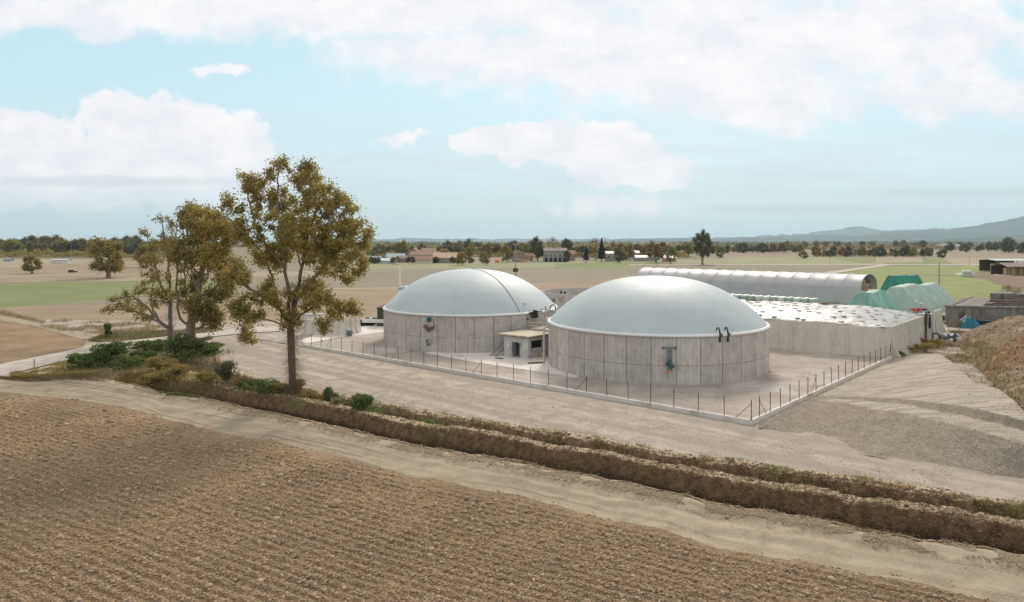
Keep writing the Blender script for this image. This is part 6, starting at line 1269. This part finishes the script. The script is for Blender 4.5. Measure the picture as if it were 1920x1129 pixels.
def house(name, label, px0, px1, pyb, pye, pyr, depth, wall, roof, cat='house', win=0, wrows=1, z=None, axis='x', over=.4, open_=False, chim=False, group=None, pitch_px=None, arches=0):
    """front facade between px0..px1 with foot row pyb, eaves row pye, ridge row pyr"""
    Y = G(0, pyb)[1]; s = Y / F; x0, x1 = ax(px0, Y), ax(px1, Y); w = x1 - x0; he = H + (HY - pye) * s; hr = H + (HY - pyr) * s; cx = (x0 + x1) / 2
    hr = max(hr, he + .3)
    t = thing(name, label, cat, (cx, Y + depth / 2, 0), group=group); hw, hd = w / 2, depth / 2; b = MB()
    if axis == 'x': b.box((0, 0, he / 2 - .2), (w, depth, he + .4)) if not open_ else None
    else: b.extr([(-hw, -.3), (hw, -.3), (hw, he), (0, hr - .12), (-hw, he)], (0, -hd, 0), (1, 0, 0), (0, 0, 1), (0, 1, 0), depth)
    if open_:
        m_ = max(2, int(w / 4))
        for i in range(m_ + 1):
            for y_ in (-hd + .2, hd - .2): c = MB(); c.box((-hw + .15 + (w - .3) * i / m_, y_, he / 2), (.3, .3, he)); c.build('post', M['wood_dark'], t, world=False)
        b.box((0, hd - .1, he / 2), (w, .2, he))
    if axis == 'x' and not open_: b.extr([(-hd, he), (hd, he), (0, hr - .1)], (-hw, 0, 0), (0, 1, 0), (0, 0, 1), (1, 0, 0), w)
    b.build('wall', M[wall], t, world=False); r_ = MB(); th_ = .22
    if axis == 'x':
        for sg_ in (-1, 1): k_ = (hr - he) / hd; r_.extr([(0, hr), (sg_ * (hd + over), he - k_ * over), (sg_ * (hd + over), he - k_ * over + th_), (0, hr + th_)], (-hw - over, 0, 0), (0, 1, 0), (0, 0, 1), (1, 0, 0), w + 2 * over)
    else:
        for sg_ in (-1, 1): k_ = (hr - he) / hw; r_.extr([(0, hr), (sg_ * (hw + over), he - k_ * over), (sg_ * (hw + over), he - k_ * over + th_), (0, hr + th_)], (0, -hd - over, 0), (1, 0, 0), (0, 0, 1), (0, 1, 0), depth + 2 * over)
    ro_ = r_.build('roof', M[roof], t, world=False)
    if chim: c = MB(); c.box((hw * .4, 0, hr + .5), (.8, .8, 1.6)); c.box((hw * .4, 0, hr + 1.35), (1.1, 1.1, .15)); c.build('chimney', M['brick'], t, world=False)
    if win:
        for r2 in range(wrows):
            zc = he * (.78 - .42 * r2) if wrows > 1 else he * .55
            for i in range(win):
                xx = -hw + w * (i + .5) / win; c = MB(); c.box((xx, -hd - .02, zc), (1.0, .12, 1.35)); c.build('window', M['dark'], t, world=False)
    if arches:
        for i in range(arches):
            xx = -hw + w * (i + .5) / arches; aw = w / arches * .34; sec = [(-aw, .0), (aw, .0), (aw, he * .26)] + [(aw * math.cos(a_), he * .26 + aw * math.sin(a_)) for a_ in (.5, 1.05, 1.57, 2.1, 2.64)] + [(-aw, he * .26)]
            c = MB(); c.extr(sec, (xx, -hd - .04, 0), (1, 0, 0), (0, 0, 1), (0, 1, 0), .3); c.build('arch', M['dark'], t, world=False)
    return t
house('open_shed', 'low dark open shed at the left of the village', 691, 713, 493, 484.5, 481, 8, 'wood_dark', 'metalroof', 'shed', open_=True)
house('greenhouse', 'low shed with a bright pale roof at the village edge', 704, 738, 494, 489, 484.5, 16, 'plaster_w', 'paleroof', 'shed', axis='x')
house('metal_barn', 'barn with a blue grey metal roof behind the pale shed', 722, 756, 491, 483, 476, 22, 'brick_grey', 'metalroof', 'barn')
house('farmhouse', 'brown gabled house at the back of the farm', 764, 786, 486, 473, 465.5, 16, 'brick', 'tile', win=2, axis='y')
house('farmhouse', 'long house with the highest roof of the farm', 788, 816, 486, 472, 465.5, 14, 'brick_grey', 'tile', win=4)
house('farmhouse', 'cream house with brown roof in the farm', 769, 822, 490, 478, 472, 14, 'plaster_y', 'tile', win=5)
house('annex', 'low cream outbuilding with a red brown roof', 779, 809, 494, 487.5, 481, 10, 'plaster_y', 'tile', win=0)
house('barn', 'large barn with a faded orange roof', 811, 855, 493, 484, 474.5, 24, 'brick_grey', 'tile_pale', 'barn')
house('shed', 'small brown roofed shed left of the cream house', 748, 768, 492, 485, 480, 10, 'brick', 'tile_grey', 'shed')
house('farmhouse', 'far long roof beyond the grey field', 884, 905, 476, 468, 464, 12, 'brick', 'tile_grey')
house('farmhouse', 'small white house far behind the trees', 922, 936, 475, 466, 462.5, 12, 'plaster_w', 'tile', win=2)
house('brick_house', 'plain red brown brick house with no windows', 960, 984, 491, 476, 471, 14, 'brick', 'tile', axis='y')
house('farmhouse', 'orange plastered wing beside the brick house', 984, 1000, 491, 480, 475, 9, 'plaster_o', 'tile', win=2)
house('arcaded_farmhouse', 'grey farmhouse with an arcade of dark arches', 1020, 1063, 491, 470.5, 465.5, 13, 'brick_grey', 'tile_grey', win=5, arches=5, chim=True, wrows=1)
house('farmhouse', 'roof right of the arcaded farmhouse', 1064, 1078, 489, 477, 470, 12, 'brick', 'tile')
house('house', 'blue grey house with pale roof among the garden trees', 1137, 1156, 490, 475.5, 472, 11, 'brick_grey', 'paleroof', win=2)
house('house', 'small orange house with a white roof', 1187, 1199, 486, 474, 470.5, 9, 'plaster_o', 'paleroof', win=1)
house('long_shed', 'long low white roofed shed by the garden trees', 1192, 1232, 490, 483, 479.5, 9, 'brick_grey', 'paleroof', 'shed')
house('house', 'low house with a white roof by the road junction', 1246, 1268, 491, 484, 480, 10, 'plaster_o', 'paleroof', win=2)
house('factory_hall', 'white flat factory hall far on the right', 1776, 1800, 468, 458.5, 457.5, 40, 'plaster_w', 'paleroof', 'hall')
house('long_shed', 'long white trailer like shed in the left fields', 96, 126, 494, 487.5, 486, 4, 'plaster_w', 'paleroof', 'shed')
house('shed', 'grey low shed at the far left', 6, 19, 490, 486.5, 485.2, 4, 'metalroof', 'metalroof', 'shed')
# hay barns at right
hb = house('hay_barn', 'open timber hay barn with a flat pale roof behind the other barn', 1868, 1935, 509.5, 489, 487, 14, 'wood_dark', 'paleroof', 'barn', open_=True)
hb2 = house('hay_barn', 'nearer open hay barn with a dark grey roof at the right edge', 1889, 1960, 516, 500.5, 494, 12, 'wood_dark', 'tile_grey', 'barn', open_=True)
b = MB(); b.box((0, 0, 3.0), (1.7, 2.4, 6.0)); pr = b.build('hay_stack', M['hay']); tag(pr, 'block of brown hay between the posts of a hay barn', 'hay', 'hay blocks in the barns'); fs_ = True
for (t_, n_, w_, sc) in ((hb, 9, 20, .88), (hb2, 8, 17, .72)):
    for i in range(n_):
        o = pr if fs_ else pr.copy()
        if not fs_: COL.objects.link(o)
        fs_ = False; o.location = (t_.location.x - w_ / 2 + w_ * (i + .5) / n_, t_.location.y - 3.0 + rg.uniform(0, .8), 0); o.scale = (1, 1, sc * rg.uniform(.8, 1))
# white bales in the meadow
mb_ = [(1804.5, 0), (1810.5, 0), (1816.5, 0), (1822, 0), (1807.5, 1), (1813.5, 1), (1819, 1)]
b = MB(); b.lathe([(.02, -.75), (.7, -.74), (.84, -.6), (.86, 0), (.84, .6), (.7, .74), (.02, .75)], n=14); b.v = [(z, y, x) for x, y, z in b.v]; wb = b.build('wrapped_bale', M['wrap_w']); tag(wb, 'white wrapped bale in the small pile on the meadow', 'bale', 'white bales on the meadow'); fs_ = True
for px_, r_ in mb_:
    o = wb if fs_ else wb.copy()
    if not fs_: COL.objects.link(o)
    fs_ = False; q = RP(px_, 328 - r_ * .4); o.location = (q.x, q.y, .85 + r_ * 1.45); o.rotation_euler = (0, 0, 1.2)
# ------------------------------------------------------------------ poles and wires
def pole(label, px, pyb, pyt, r0=.2, r1=.1, Y=None, arm=0, mt_='pole', name='utility_pole'):
    Y = Y or G(px, pyb)[1]; h = H + (HY - pyt) / F * Y; q = RP(px, Y); t = thing(name, label, 'pole', tuple(q)); b = MB(); b.tube([q - ZV * .1, q + ZV * h], [r0, r1], 8); b.build('shaft', M[mt_], t)
    if arm: b = MB(); b.box(q + ZV * (h - .5), (arm, .15, .15)); b.build('crossarm', M[mt_], t); [(MB().tube([q + V3(x_, 0, h - .45), q + V3(x_, 0, h - .1)], .07, 6)).build('insulator', M['white'], t) for x_ in (-arm * .45, 0, arm * .45)]
    return t, q + ZV * h
pole('tall grey concrete pole at the near edge of the meadow', 1761, 568, 492, .24, .13)
tp_, topA = pole('pole with a transformer behind the farther dome', 967, 0, 456, .22, .12, Y=235, arm=2.0)
q = RP(967, 235); b = MB(); b.box(q + V3(-.5, -.3, 7.2), (.9, .6, 1.3)); b.box(q + V3(.5, -.3, 7.2), (.7, .6, 1.2)); b.tube([q + V3(-.5, -.3, 7.8), q + V3(-.5, -.3, 8.3)], .1, 6); b.build('transformer', M['post'], tp_)
_, topB = pole('pale pole carrying the sagging wires in the brown field', 1232, 499, 482, .22, .15, arm=1.6)
def wire(label, a, b_, sag, r=.035):
    m_ = MB(); m_.tube([a.lerp(b_, i / 16) - ZV * (sag * 4 * (i / 16) * (1 - i / 16)) for i in range(17)], r, 5); tag(m_.build('wire', M['galv']), label, 'wire')
wire('wire sagging between the transformer pole and the pale pole', topA - ZV * 5.5, topB - ZV * .4, 5.5, .07)
wire('wire running left from the transformer pole', topA - ZV * 6, RP(700, 330, 5), 4, .06)
wire('wire running right from the pale pole', topB - ZV * .4, RP(1330, 470, 4), 3, .06)
for px_, yb, yt, lb in ((1818, 498, 478, 'thin pole on the upper meadow'), (1640, 497, 474, 'thin pole by the farm lane'), (1556, 497, 476, 'thin pole at the brown field edge'), (1733, 497, 480, 'thin short pole on the green strip'), (1145, 491, 470, 'thin pole before the conifers'), (1337, 497, 486, 'short post right of the lone dark tree'), (1037, 492, 470, 'thin pole in front of the arcaded farmhouse'), (134, 490, 445, 'tall thin mast over the left woodland')):
    pole(lb, px_, yb, yt, .12, .08)
for i, (px_, yb) in enumerate(((64, 691), (185, 662), (190, 662))):
    g_ = GV(px_, yb); t = thing('gate_post', ('lone thin post beside the farm road', 'left dark gate post by the brambles', 'right dark gate post by the brambles')[i], 'post', tuple(g_)); b = MB(); b.tube([g_ - ZV * .1, g_ + ZV * (1.3 if i == 0 else 1.5)], .05, 6); b.build('post', M['post'], t)
# thin fence along the meadow
MF0, MF1 = GV(1722, 571), GV(1790, 571); t = thing('meadow_fence', 'thin wire fence at the near edge of the meadow', 'fence', tuple(MF0))
for i in range(12): q = MF0.lerp(MF1, i / 11); b = MB(); b.tube([q, q + ZV * 1.6], .04, 5); b.build('post', M['post'], t)
b = MB(); [b.tube([MF0 + ZV * z_, MF1 + ZV * z_], .012, 3) for z_ in (.5, 1.0, 1.5)]; b.build('wire', M['post'], t)
# car & van far away
def car(label, px, py, Y=None, mt_='car', s=1.0, cat='car'):
    q = GV(px, py); t = thing('parked_car' if cat == 'car' else 'parked_van', label, cat, tuple(q)); hh = 1.0 if cat == 'car' else 1.5; b = MB()
    b.extr([(-2.1, .35), (2.1, .35), (2.15, .85), (1.5, .95), (1.0, .6 + hh * .85), (-1.3, .6 + hh * .85), (-2.0, .95), (-2.15, .8)], q + V3(0, -.85), (1, 0, 0), (0, 0, 1), (0, 1, 0), 1.7); b.build('body', M[mt_], t)
    b = MB(); b.extr([(-1.65, .95), (1.2, .95), (.85, .52 + hh * .85), (-1.15, .52 + hh * .85)], q + V3(0, -.87), (1, 0, 0), (0, 0, 1), (0, 1, 0), 1.74); b.build('window', M['dark'], t)
    for x_ in (-1.3, 1.3):
        for y_ in (-.86, .68): b = MB(); b.tube([q + V3(x_, y_, .33), q + V3(x_, y_ + .18, .33)], .33, 10); b.build('wheel', M['black'], t)
car('white van parked beside the brick house', 996, 491.5, cat='van', mt_='white'); car('dark car parked in the left fields', 136, 511, mt_='black'); car('pale car parked at the village edge', 741, 496, mt_='white')
for i, (px_, py_) in enumerate(((930, 492), (934, 492.4), (988, 491.5))):
    q = GV(px_, py_); b = MB(); b.lathe([(.02, 0), (.8, 0), (.9, .3), (.8, 1.9), (.5, 2.3), (.02, 2.4)], tuple(q), 10); tag(b.build('orange_container', M['orange']), ('left orange container at the village edge', 'right orange container of the pair at the village edge', 'orange container left of the white van')[i], 'container')
# ------------------------------------------------------------------ old slurry tank at right
S0_ = RP(1773, 139.5); SD = Vector((.97, -.24, 0)); SD.normalize(); SB = Vector((.66, .75, 0)); SB.normalize(); hS = 3.75; Ls_ = 34; Bs = 30
t = thing('slurry_tank', 'old stained concrete slurry tank with a walkway roof at the right', 'tank', tuple(S0_))
def SP(a_, b__, z): return S0_ + SD * a_ + SB * b__ + ZV * z
def sbox(b, a0, a1, b0, b1, z0, z1_): b.add([SP(a_, c_, z) for z in (z0, z1_) for a_, c_ in ((a0, b0), (a1, b0), (a1, b1), (a0, b1))], ((0, 3, 2, 1), (4, 5, 6, 7), (0, 1, 5, 4), (1, 2, 6, 5), (2, 3, 7, 6), (3, 0, 4, 7)))
b = MB(); sbox(b, 0, Ls_, 0, .4, -.1, hS); sbox(b, 0, .4, .4, Bs, -.1, hS); sbox(b, 0, Ls_, Bs, Bs + .4, -.1, hS); sbox(b, Ls_ - .4, Ls_, .4, Bs, -.1, hS); b.build('wall', M['oldconc'], t)
b = MB(); sbox(b, -.25, Ls_, -.25, .9, hS + .002, hS + .3); sbox(b, -.25, .9, .9, Bs, hS + .002, hS + .3); b.build('coping', M['oldconc'], t)
b = MB(); sbox(b, .9, Ls_, .9, Bs, hS - 1.2, hS - 1.0); b.build('slurry', M['dark'], t)
b = MB(); sbox(b, .9, 7.5, .9, Bs, hS - .1, hS + .15); b.build('deck', M['oldconc'], t)
for i in range(9): b = MB(); a0 = 6.5 + (i % 3) * 1.2; sbox(b, a0, Ls_, 3 + i * 2.7, 3.7 + i * 2.7, hS + .2 + i * .06, hS + .55 + i * .06); b.build('beam', M['wood_dark' if i % 2 else 'oldconc'], t)
b = MB(); sbox(b, 6.0, 10.0, 17, 24, hS + .2, hS + 1.9); sbox(b, 10, Ls_, 22, 24, hS + .5, hS + 1.5); b.build('pit_wall', M['oldconc'], t)
b = MB()
for z_ in (1.0, 1.5): b.tube([SP(7, 3, hS + z_ - .4), SP(Ls_, 3, hS + z_ - .4)], .04, 5); b.tube([SP(7, 9, hS + z_), SP(Ls_, 9, hS + z_)], .04, 5)
for i in range(9): b.tube([SP(7 + i * 3, 3, hS + .2), SP(7 + i * 3, 3, hS + 1.15)], .04, 5); b.tube([SP(7 + i * 3, 9, hS + .2), SP(7 + i * 3, 9, hS + 1.5)], .04, 5)
b.build('railing', M['rust'], t)
b = MB(); sbox(b, 17, 18.6, -1.5, -.1, .0, .15); q0, q1 = SP(8.0, -1.0, 0), SP(10.6, -1.0, 1.45)
for y_ in (-.45, .45): b.tube([q0 + SB * y_ + ZV * .1, q1 + SB * y_], .07, 6); b.tube([q0 + SB * y_ + ZV * 1.0, q1 + SB * y_ + ZV * 1.0, SP(16.5, -1.0 + y_, 2.5)], .035, 6); b.tube([q0 + SB * y_ + ZV * .55, q1 + SB * y_ + ZV * .5, SP(16.5, -1.0 + y_, 2.0)], .03, 6)
for i in range(4): b.tube([SP(10.6 + 2 * i, -1.45, 0), SP(10.6 + 2 * i, -1.45, 2.5)], .04, 6)
for i in range(7): q = q0.lerp(q1, (i + .5) / 7); b.box(q, (.25, .85, .04), math.atan2(SD.y, SD.x))
sbox(b, 10.6, 16.6, -1.5, -.5, 1.42, 1.5); stt = b.build('access_stair', M['tealgrey'], t)
b = MB(); sbox(b, 14.6, 15.0, -.06, -.02, 2.0, 2.35); b.build('notice', M['white'], t)
# rubbish along the tank
def pile(name, label, px, py, w, d, h, mt_, seed, cat='pile'):
    g_ = GV(px, py); n1, n2 = 26, 20; a_, b2 = np.meshgrid(np.linspace(-1, 1, n1), np.linspace(-1, 1, n2)); r = np.sqrt(a_ ** 2 + b2 ** 2); z = h * np.clip(1 - r ** 1.6, 0, 1) ** .7 * (1 + 1.1 * fbm(a_ * 2.2, b2 * 2.2, 3, seed)) + .10 * np.clip(1 - r, 0, 1) * np.abs(vn(a_ * 6, b2 * 6, seed)) - .06
    o = link(name, gridmesh(name, np.stack([a_ * w / 2, b2 * d / 2, z], -1), False), M[mt_]); o.location = (g_.x, g_.y, .0); return tag(o, label, cat)
M['tarp_blue'] = mat('blue_tarp', (.01, .13, .20), (.02, .19, .26), 2, .45, bump=.08, bsc=3)
M['junk'] = mat('black_and_silver_plastic', (.02, .02, .022), (.10, .10, .11), 1.4, .35, c3=(.62, .64, .66), sc3=.8, t3=(.50, .54), bump=.15, bsc=3)
pile('tarp_pile', 'crumpled bright blue tarpaulin against the slurry tank', 1821, 615, 4.2, 2.2, 1.7, 'tarp_blue', 3, 'tarpaulin')
pile('scrap_pile', 'rusty brown scrap pile left of the blue tarpaulin', 1790, 613, 3.2, 1.8, 1.5, 'rust', 5, 'scrap pile')
pile('rubbish_heap', 'black and silver plastic rubbish heap beside the farm road', 1786, 641, 6.2, 3.0, 1.2, 'junk', 8, 'rubbish heap')
pile('soil_pile', 'brown soil pile under the black rubbish heap', 1775, 648, 4.5, 2.6, .9, 'dirt_dark', 9, 'soil pile')
g_ = GV(1803, 612); b = MB(); b.box((g_.x - .2, g_.y - .5, 1.3), (2.4, .12, 1.0), .2, Matrix.Rotation(-.55, 3, 'Y') @ Matrix.Rotation(.5, 3, 'X')); tag(b.build('metal_sheet', M['white']), 'pale metal sheet leaning on the scrap pile', 'sheet')
g_ = GV(1847, 614); t = thing('dark_skip', 'dark metal skip beside the stair of the slurry tank', 'skip', tuple(g_)); b = MB(); b.extr([(-1.0, 0), (1.0, 0), (1.35, 1.35), (-1.35, 1.35)], g_ + V3(0, -.7), (1, 0, 0), (0, 0, 1), (0, 1, 0), 1.5); b.build('body', M['black'], t); b = MB(); b.box(g_ + V3(0, .05, 1.40), (2.85, 1.65, .10)); b.build('rim', M['tealgrey'], t)
# thin fence along the lower farm road
LF0, LF1 = GV(1778, 623), GV(1935, 634); t = thing('road_fence', 'thin leaning wire fence between the slurry tank and the farm road', 'fence', tuple(LF0))
for i in range(8): q = LF0.lerp(LF1, i / 7); b = MB(); b.tube([q, q + V3(rg.uniform(-.15, .15), 0, 1.7)], .04, 5); b.build('post', M['post'], t)
b = MB(); b.tube([LF0.lerp(LF1, .68) + ZV * 1.5, LF0.lerp(LF1, .76)], .05, 5); b.build('brace', M['post'], t)
blades('weeds', M['leaf_straw'], np.array([tuple(LF0.lerp(LF1, rg.uniform(.05, .85)) + V3(rg.uniform(-.6, .6), rg.uniform(-.7, .7))) for _ in range(4000)]), .4, .07, rng, .6)
blades('weeds', M['leaf_grass'], np.array([tuple(MF0.lerp(MF1, rg.random()) + V3(rg.uniform(-.6, .6), rg.uniform(-1, .7))) for _ in range(3500)]), .5, .09, rng, .5)
# ------------------------------------------------------------------ equipment left of the farther tank
def ltank(name, label, c, w, d, h, rz, cat='tank'):
    t = thing(name, label, cat, tuple(c)); ex = Vector((math.cos(rz), math.sin(rz), 0)); ey = Vector((-ex.y, ex.x, 0)); 
    for a, dr, n_, L in ((c - ex * w / 2 - ey * d / 2, ex, -ey, w), (c + ex * w / 2 - ey * d / 2, ey, ex, d), (c + ex * w / 2 + ey * d / 2, -ex, ey, w), (c - ex * w / 2 + ey * d / 2, -ey, -ex, d)): b = MB(); fb = MB(); lwall(b, fb, a, dr, n_, L, 1.5, h, .7); b.build('wall', M['lwall'], t); fb.build('ribs', M['conc_light'], t)
    return t
cq = GV(618, 628); ltank('settling_basin', 'light concrete basin with flared ribs behind the tall oak', cq + V3(0, 2), 8.5, 5, 2.7, -.25)
cq = GV(588, 614); t = thing('tank_box', 'cream box on a frame behind the oak leaves', 'container', tuple(cq)); b = MB(); b.box(cq + V3(0, 0, 1.6), (3.6, 2.2, 2.0)); b.build('body', M['conc_light'], t); b = MB(); [b.box(cq + V3(x_, y_, .3), (.2, .2, .6)) for x_ in (-1.5, 1.5) for y_ in (-.9, .9)]; b.build('leg', M['post'], t); b = MB(); b.box(cq + V3(0, 0, 2.65), (3.8, 2.4, .12)); b.build('lid', M['galv'], t)
cq = GV(656, 631); b = MB(); b.box(cq + V3(0, 0, .55), (.7, .4, 1.1)); b.tube([cq + V3(-.5, 0, .2), cq + V3(-.5, 0, 1.0), cq + V3(-.2, 0, 1.1)], .06, 6); tag(b.build('control_box', M['tealgrey']), 'small dark control box at the right end of the concrete basin', 'control box')
cq = GV(702, 611.5); t = thing('dry_cooler', 'white table like cooler with dark fans beside the farther tank', 'cooler', tuple(cq)); rzc = -.12
b = MB(); b.box(cq + V3(0, 0, 1.15), (4.6, 2.0, .75), rzc); b.build('casing', M['white'], t)
for x_ in (-2, -.7, .7, 2):
    for y_ in (-.85, .85): b = MB(); b.tube([cq + V3(x_, y_ - x_ * .12, 0), cq + V3(x_, y_ - x_ * .12, .8)], .06, 6); b.build('leg', M['rust'], t)
for x_ in (-1.5, 0, 1.5): b = MB(); b.lathe([(.55, 0), (.58, .14), (.5, .14), (.45, .05), (.02, .05)], tuple(cq + V3(x_, -x_ * .12, 1.53)), 16); b.build('fan', M['black'], t)
cq = RP(722, 139); t = thing('green_container', 'dark green container half hidden by the farther tank', 'container', tuple(cq)); b = MB(); b.box(cq + V3(.4, 1, 1.85), (3.2, 6, 3.7)); b.build('body', mat('green_steel', (.03, .07, .045), (.045, .095, .06), 2, .5), t); b = MB(); b.box(cq + V3(.4, 1, 3.78), (3.5, 6.3, .14)); b.build('roof', M['post'], t)
for i in range(9): b = MB(); b.box(cq + V3(-1.1 + i * .38, -2.03, 1.85), (.12, .06, 3.5)); b.build('rib', M['post'], t)
cq = RP(750, 141); t = thing('exhaust_stack', 'slim white chimney behind the farther dome', 'chimney', tuple(cq)); b = MB(); b.tube([cq, cq + ZV * 7.6], .3, 12); b.tube([cq + ZV * 7.6, cq + ZV * 11.6], .19, 12); b.build('pipe', M['membrane_w'], t); b = MB(); b.lathe([(.3, 0), (.42, .05), (.42, .5), (.3, .55)], tuple(cq + ZV * 7.2), 12); b.build('collar', M['galv'], t)
cq = RP(760, 143); t = thing('cooler_unit', 'pale blue roof unit peeking over the left of the farther dome', 'roof unit', tuple(cq)); b = MB(); b.box(cq + V3(0, 0, 3.2), (3.2, 2.6, 6.4)); b.build('container', M['conc_light'], t); b = MB(); b.extr([(-1.1, 0), (1.0, 0), (.9, 1.0), (.2, 1.35), (-.7, 1.3), (-1.1, .6)], cq + V3(0, -1.2, 6.4), (1, 0, 0), (0, 0, 1), (0, 1, 0), 2.4); b.build('hood', mat('pale_blue_sheet', (.42, .52, .56), (.5, .58, .62), 1, .4), t)
for i in range(5): cq = GV(572 + i * 7, 603 + i * .3); b = MB(); b.tube([cq, cq + ZV * 2.0], .05, 5); tag(b.build('fence_post', M['post']), 'thin fence post behind the oak on the far side of the yard', 'post', 'posts on the far side of the yard')
# ------------------------------------------------------------------ air
hz = MB(); hz.box((0, 9000, 260), (62000, 44000, 528)); ho = hz.build('haze', None); ho.data.materials.clear()
hm = bpy.data.materials.new('haze'); hm.use_nodes = True; k = NT(hm.node_tree); pv = k.n('ShaderNodeVolumePrincipled'); pv.inputs['Color'].default_value = (.66, .86, 1.0, 1); pv.inputs['Density'].default_value = .00005; pv.inputs['Anisotropy'].default_value = .2
hu = k.n('ShaderNodeOutputMaterial'); k.l(pv.outputs[0], hu.inputs['Volume']); ho.data.materials.append(hm); tag(ho, kind='stuff')
SC.cycles.volume_bounces = 1; SC.cycles.max_bounces = 6
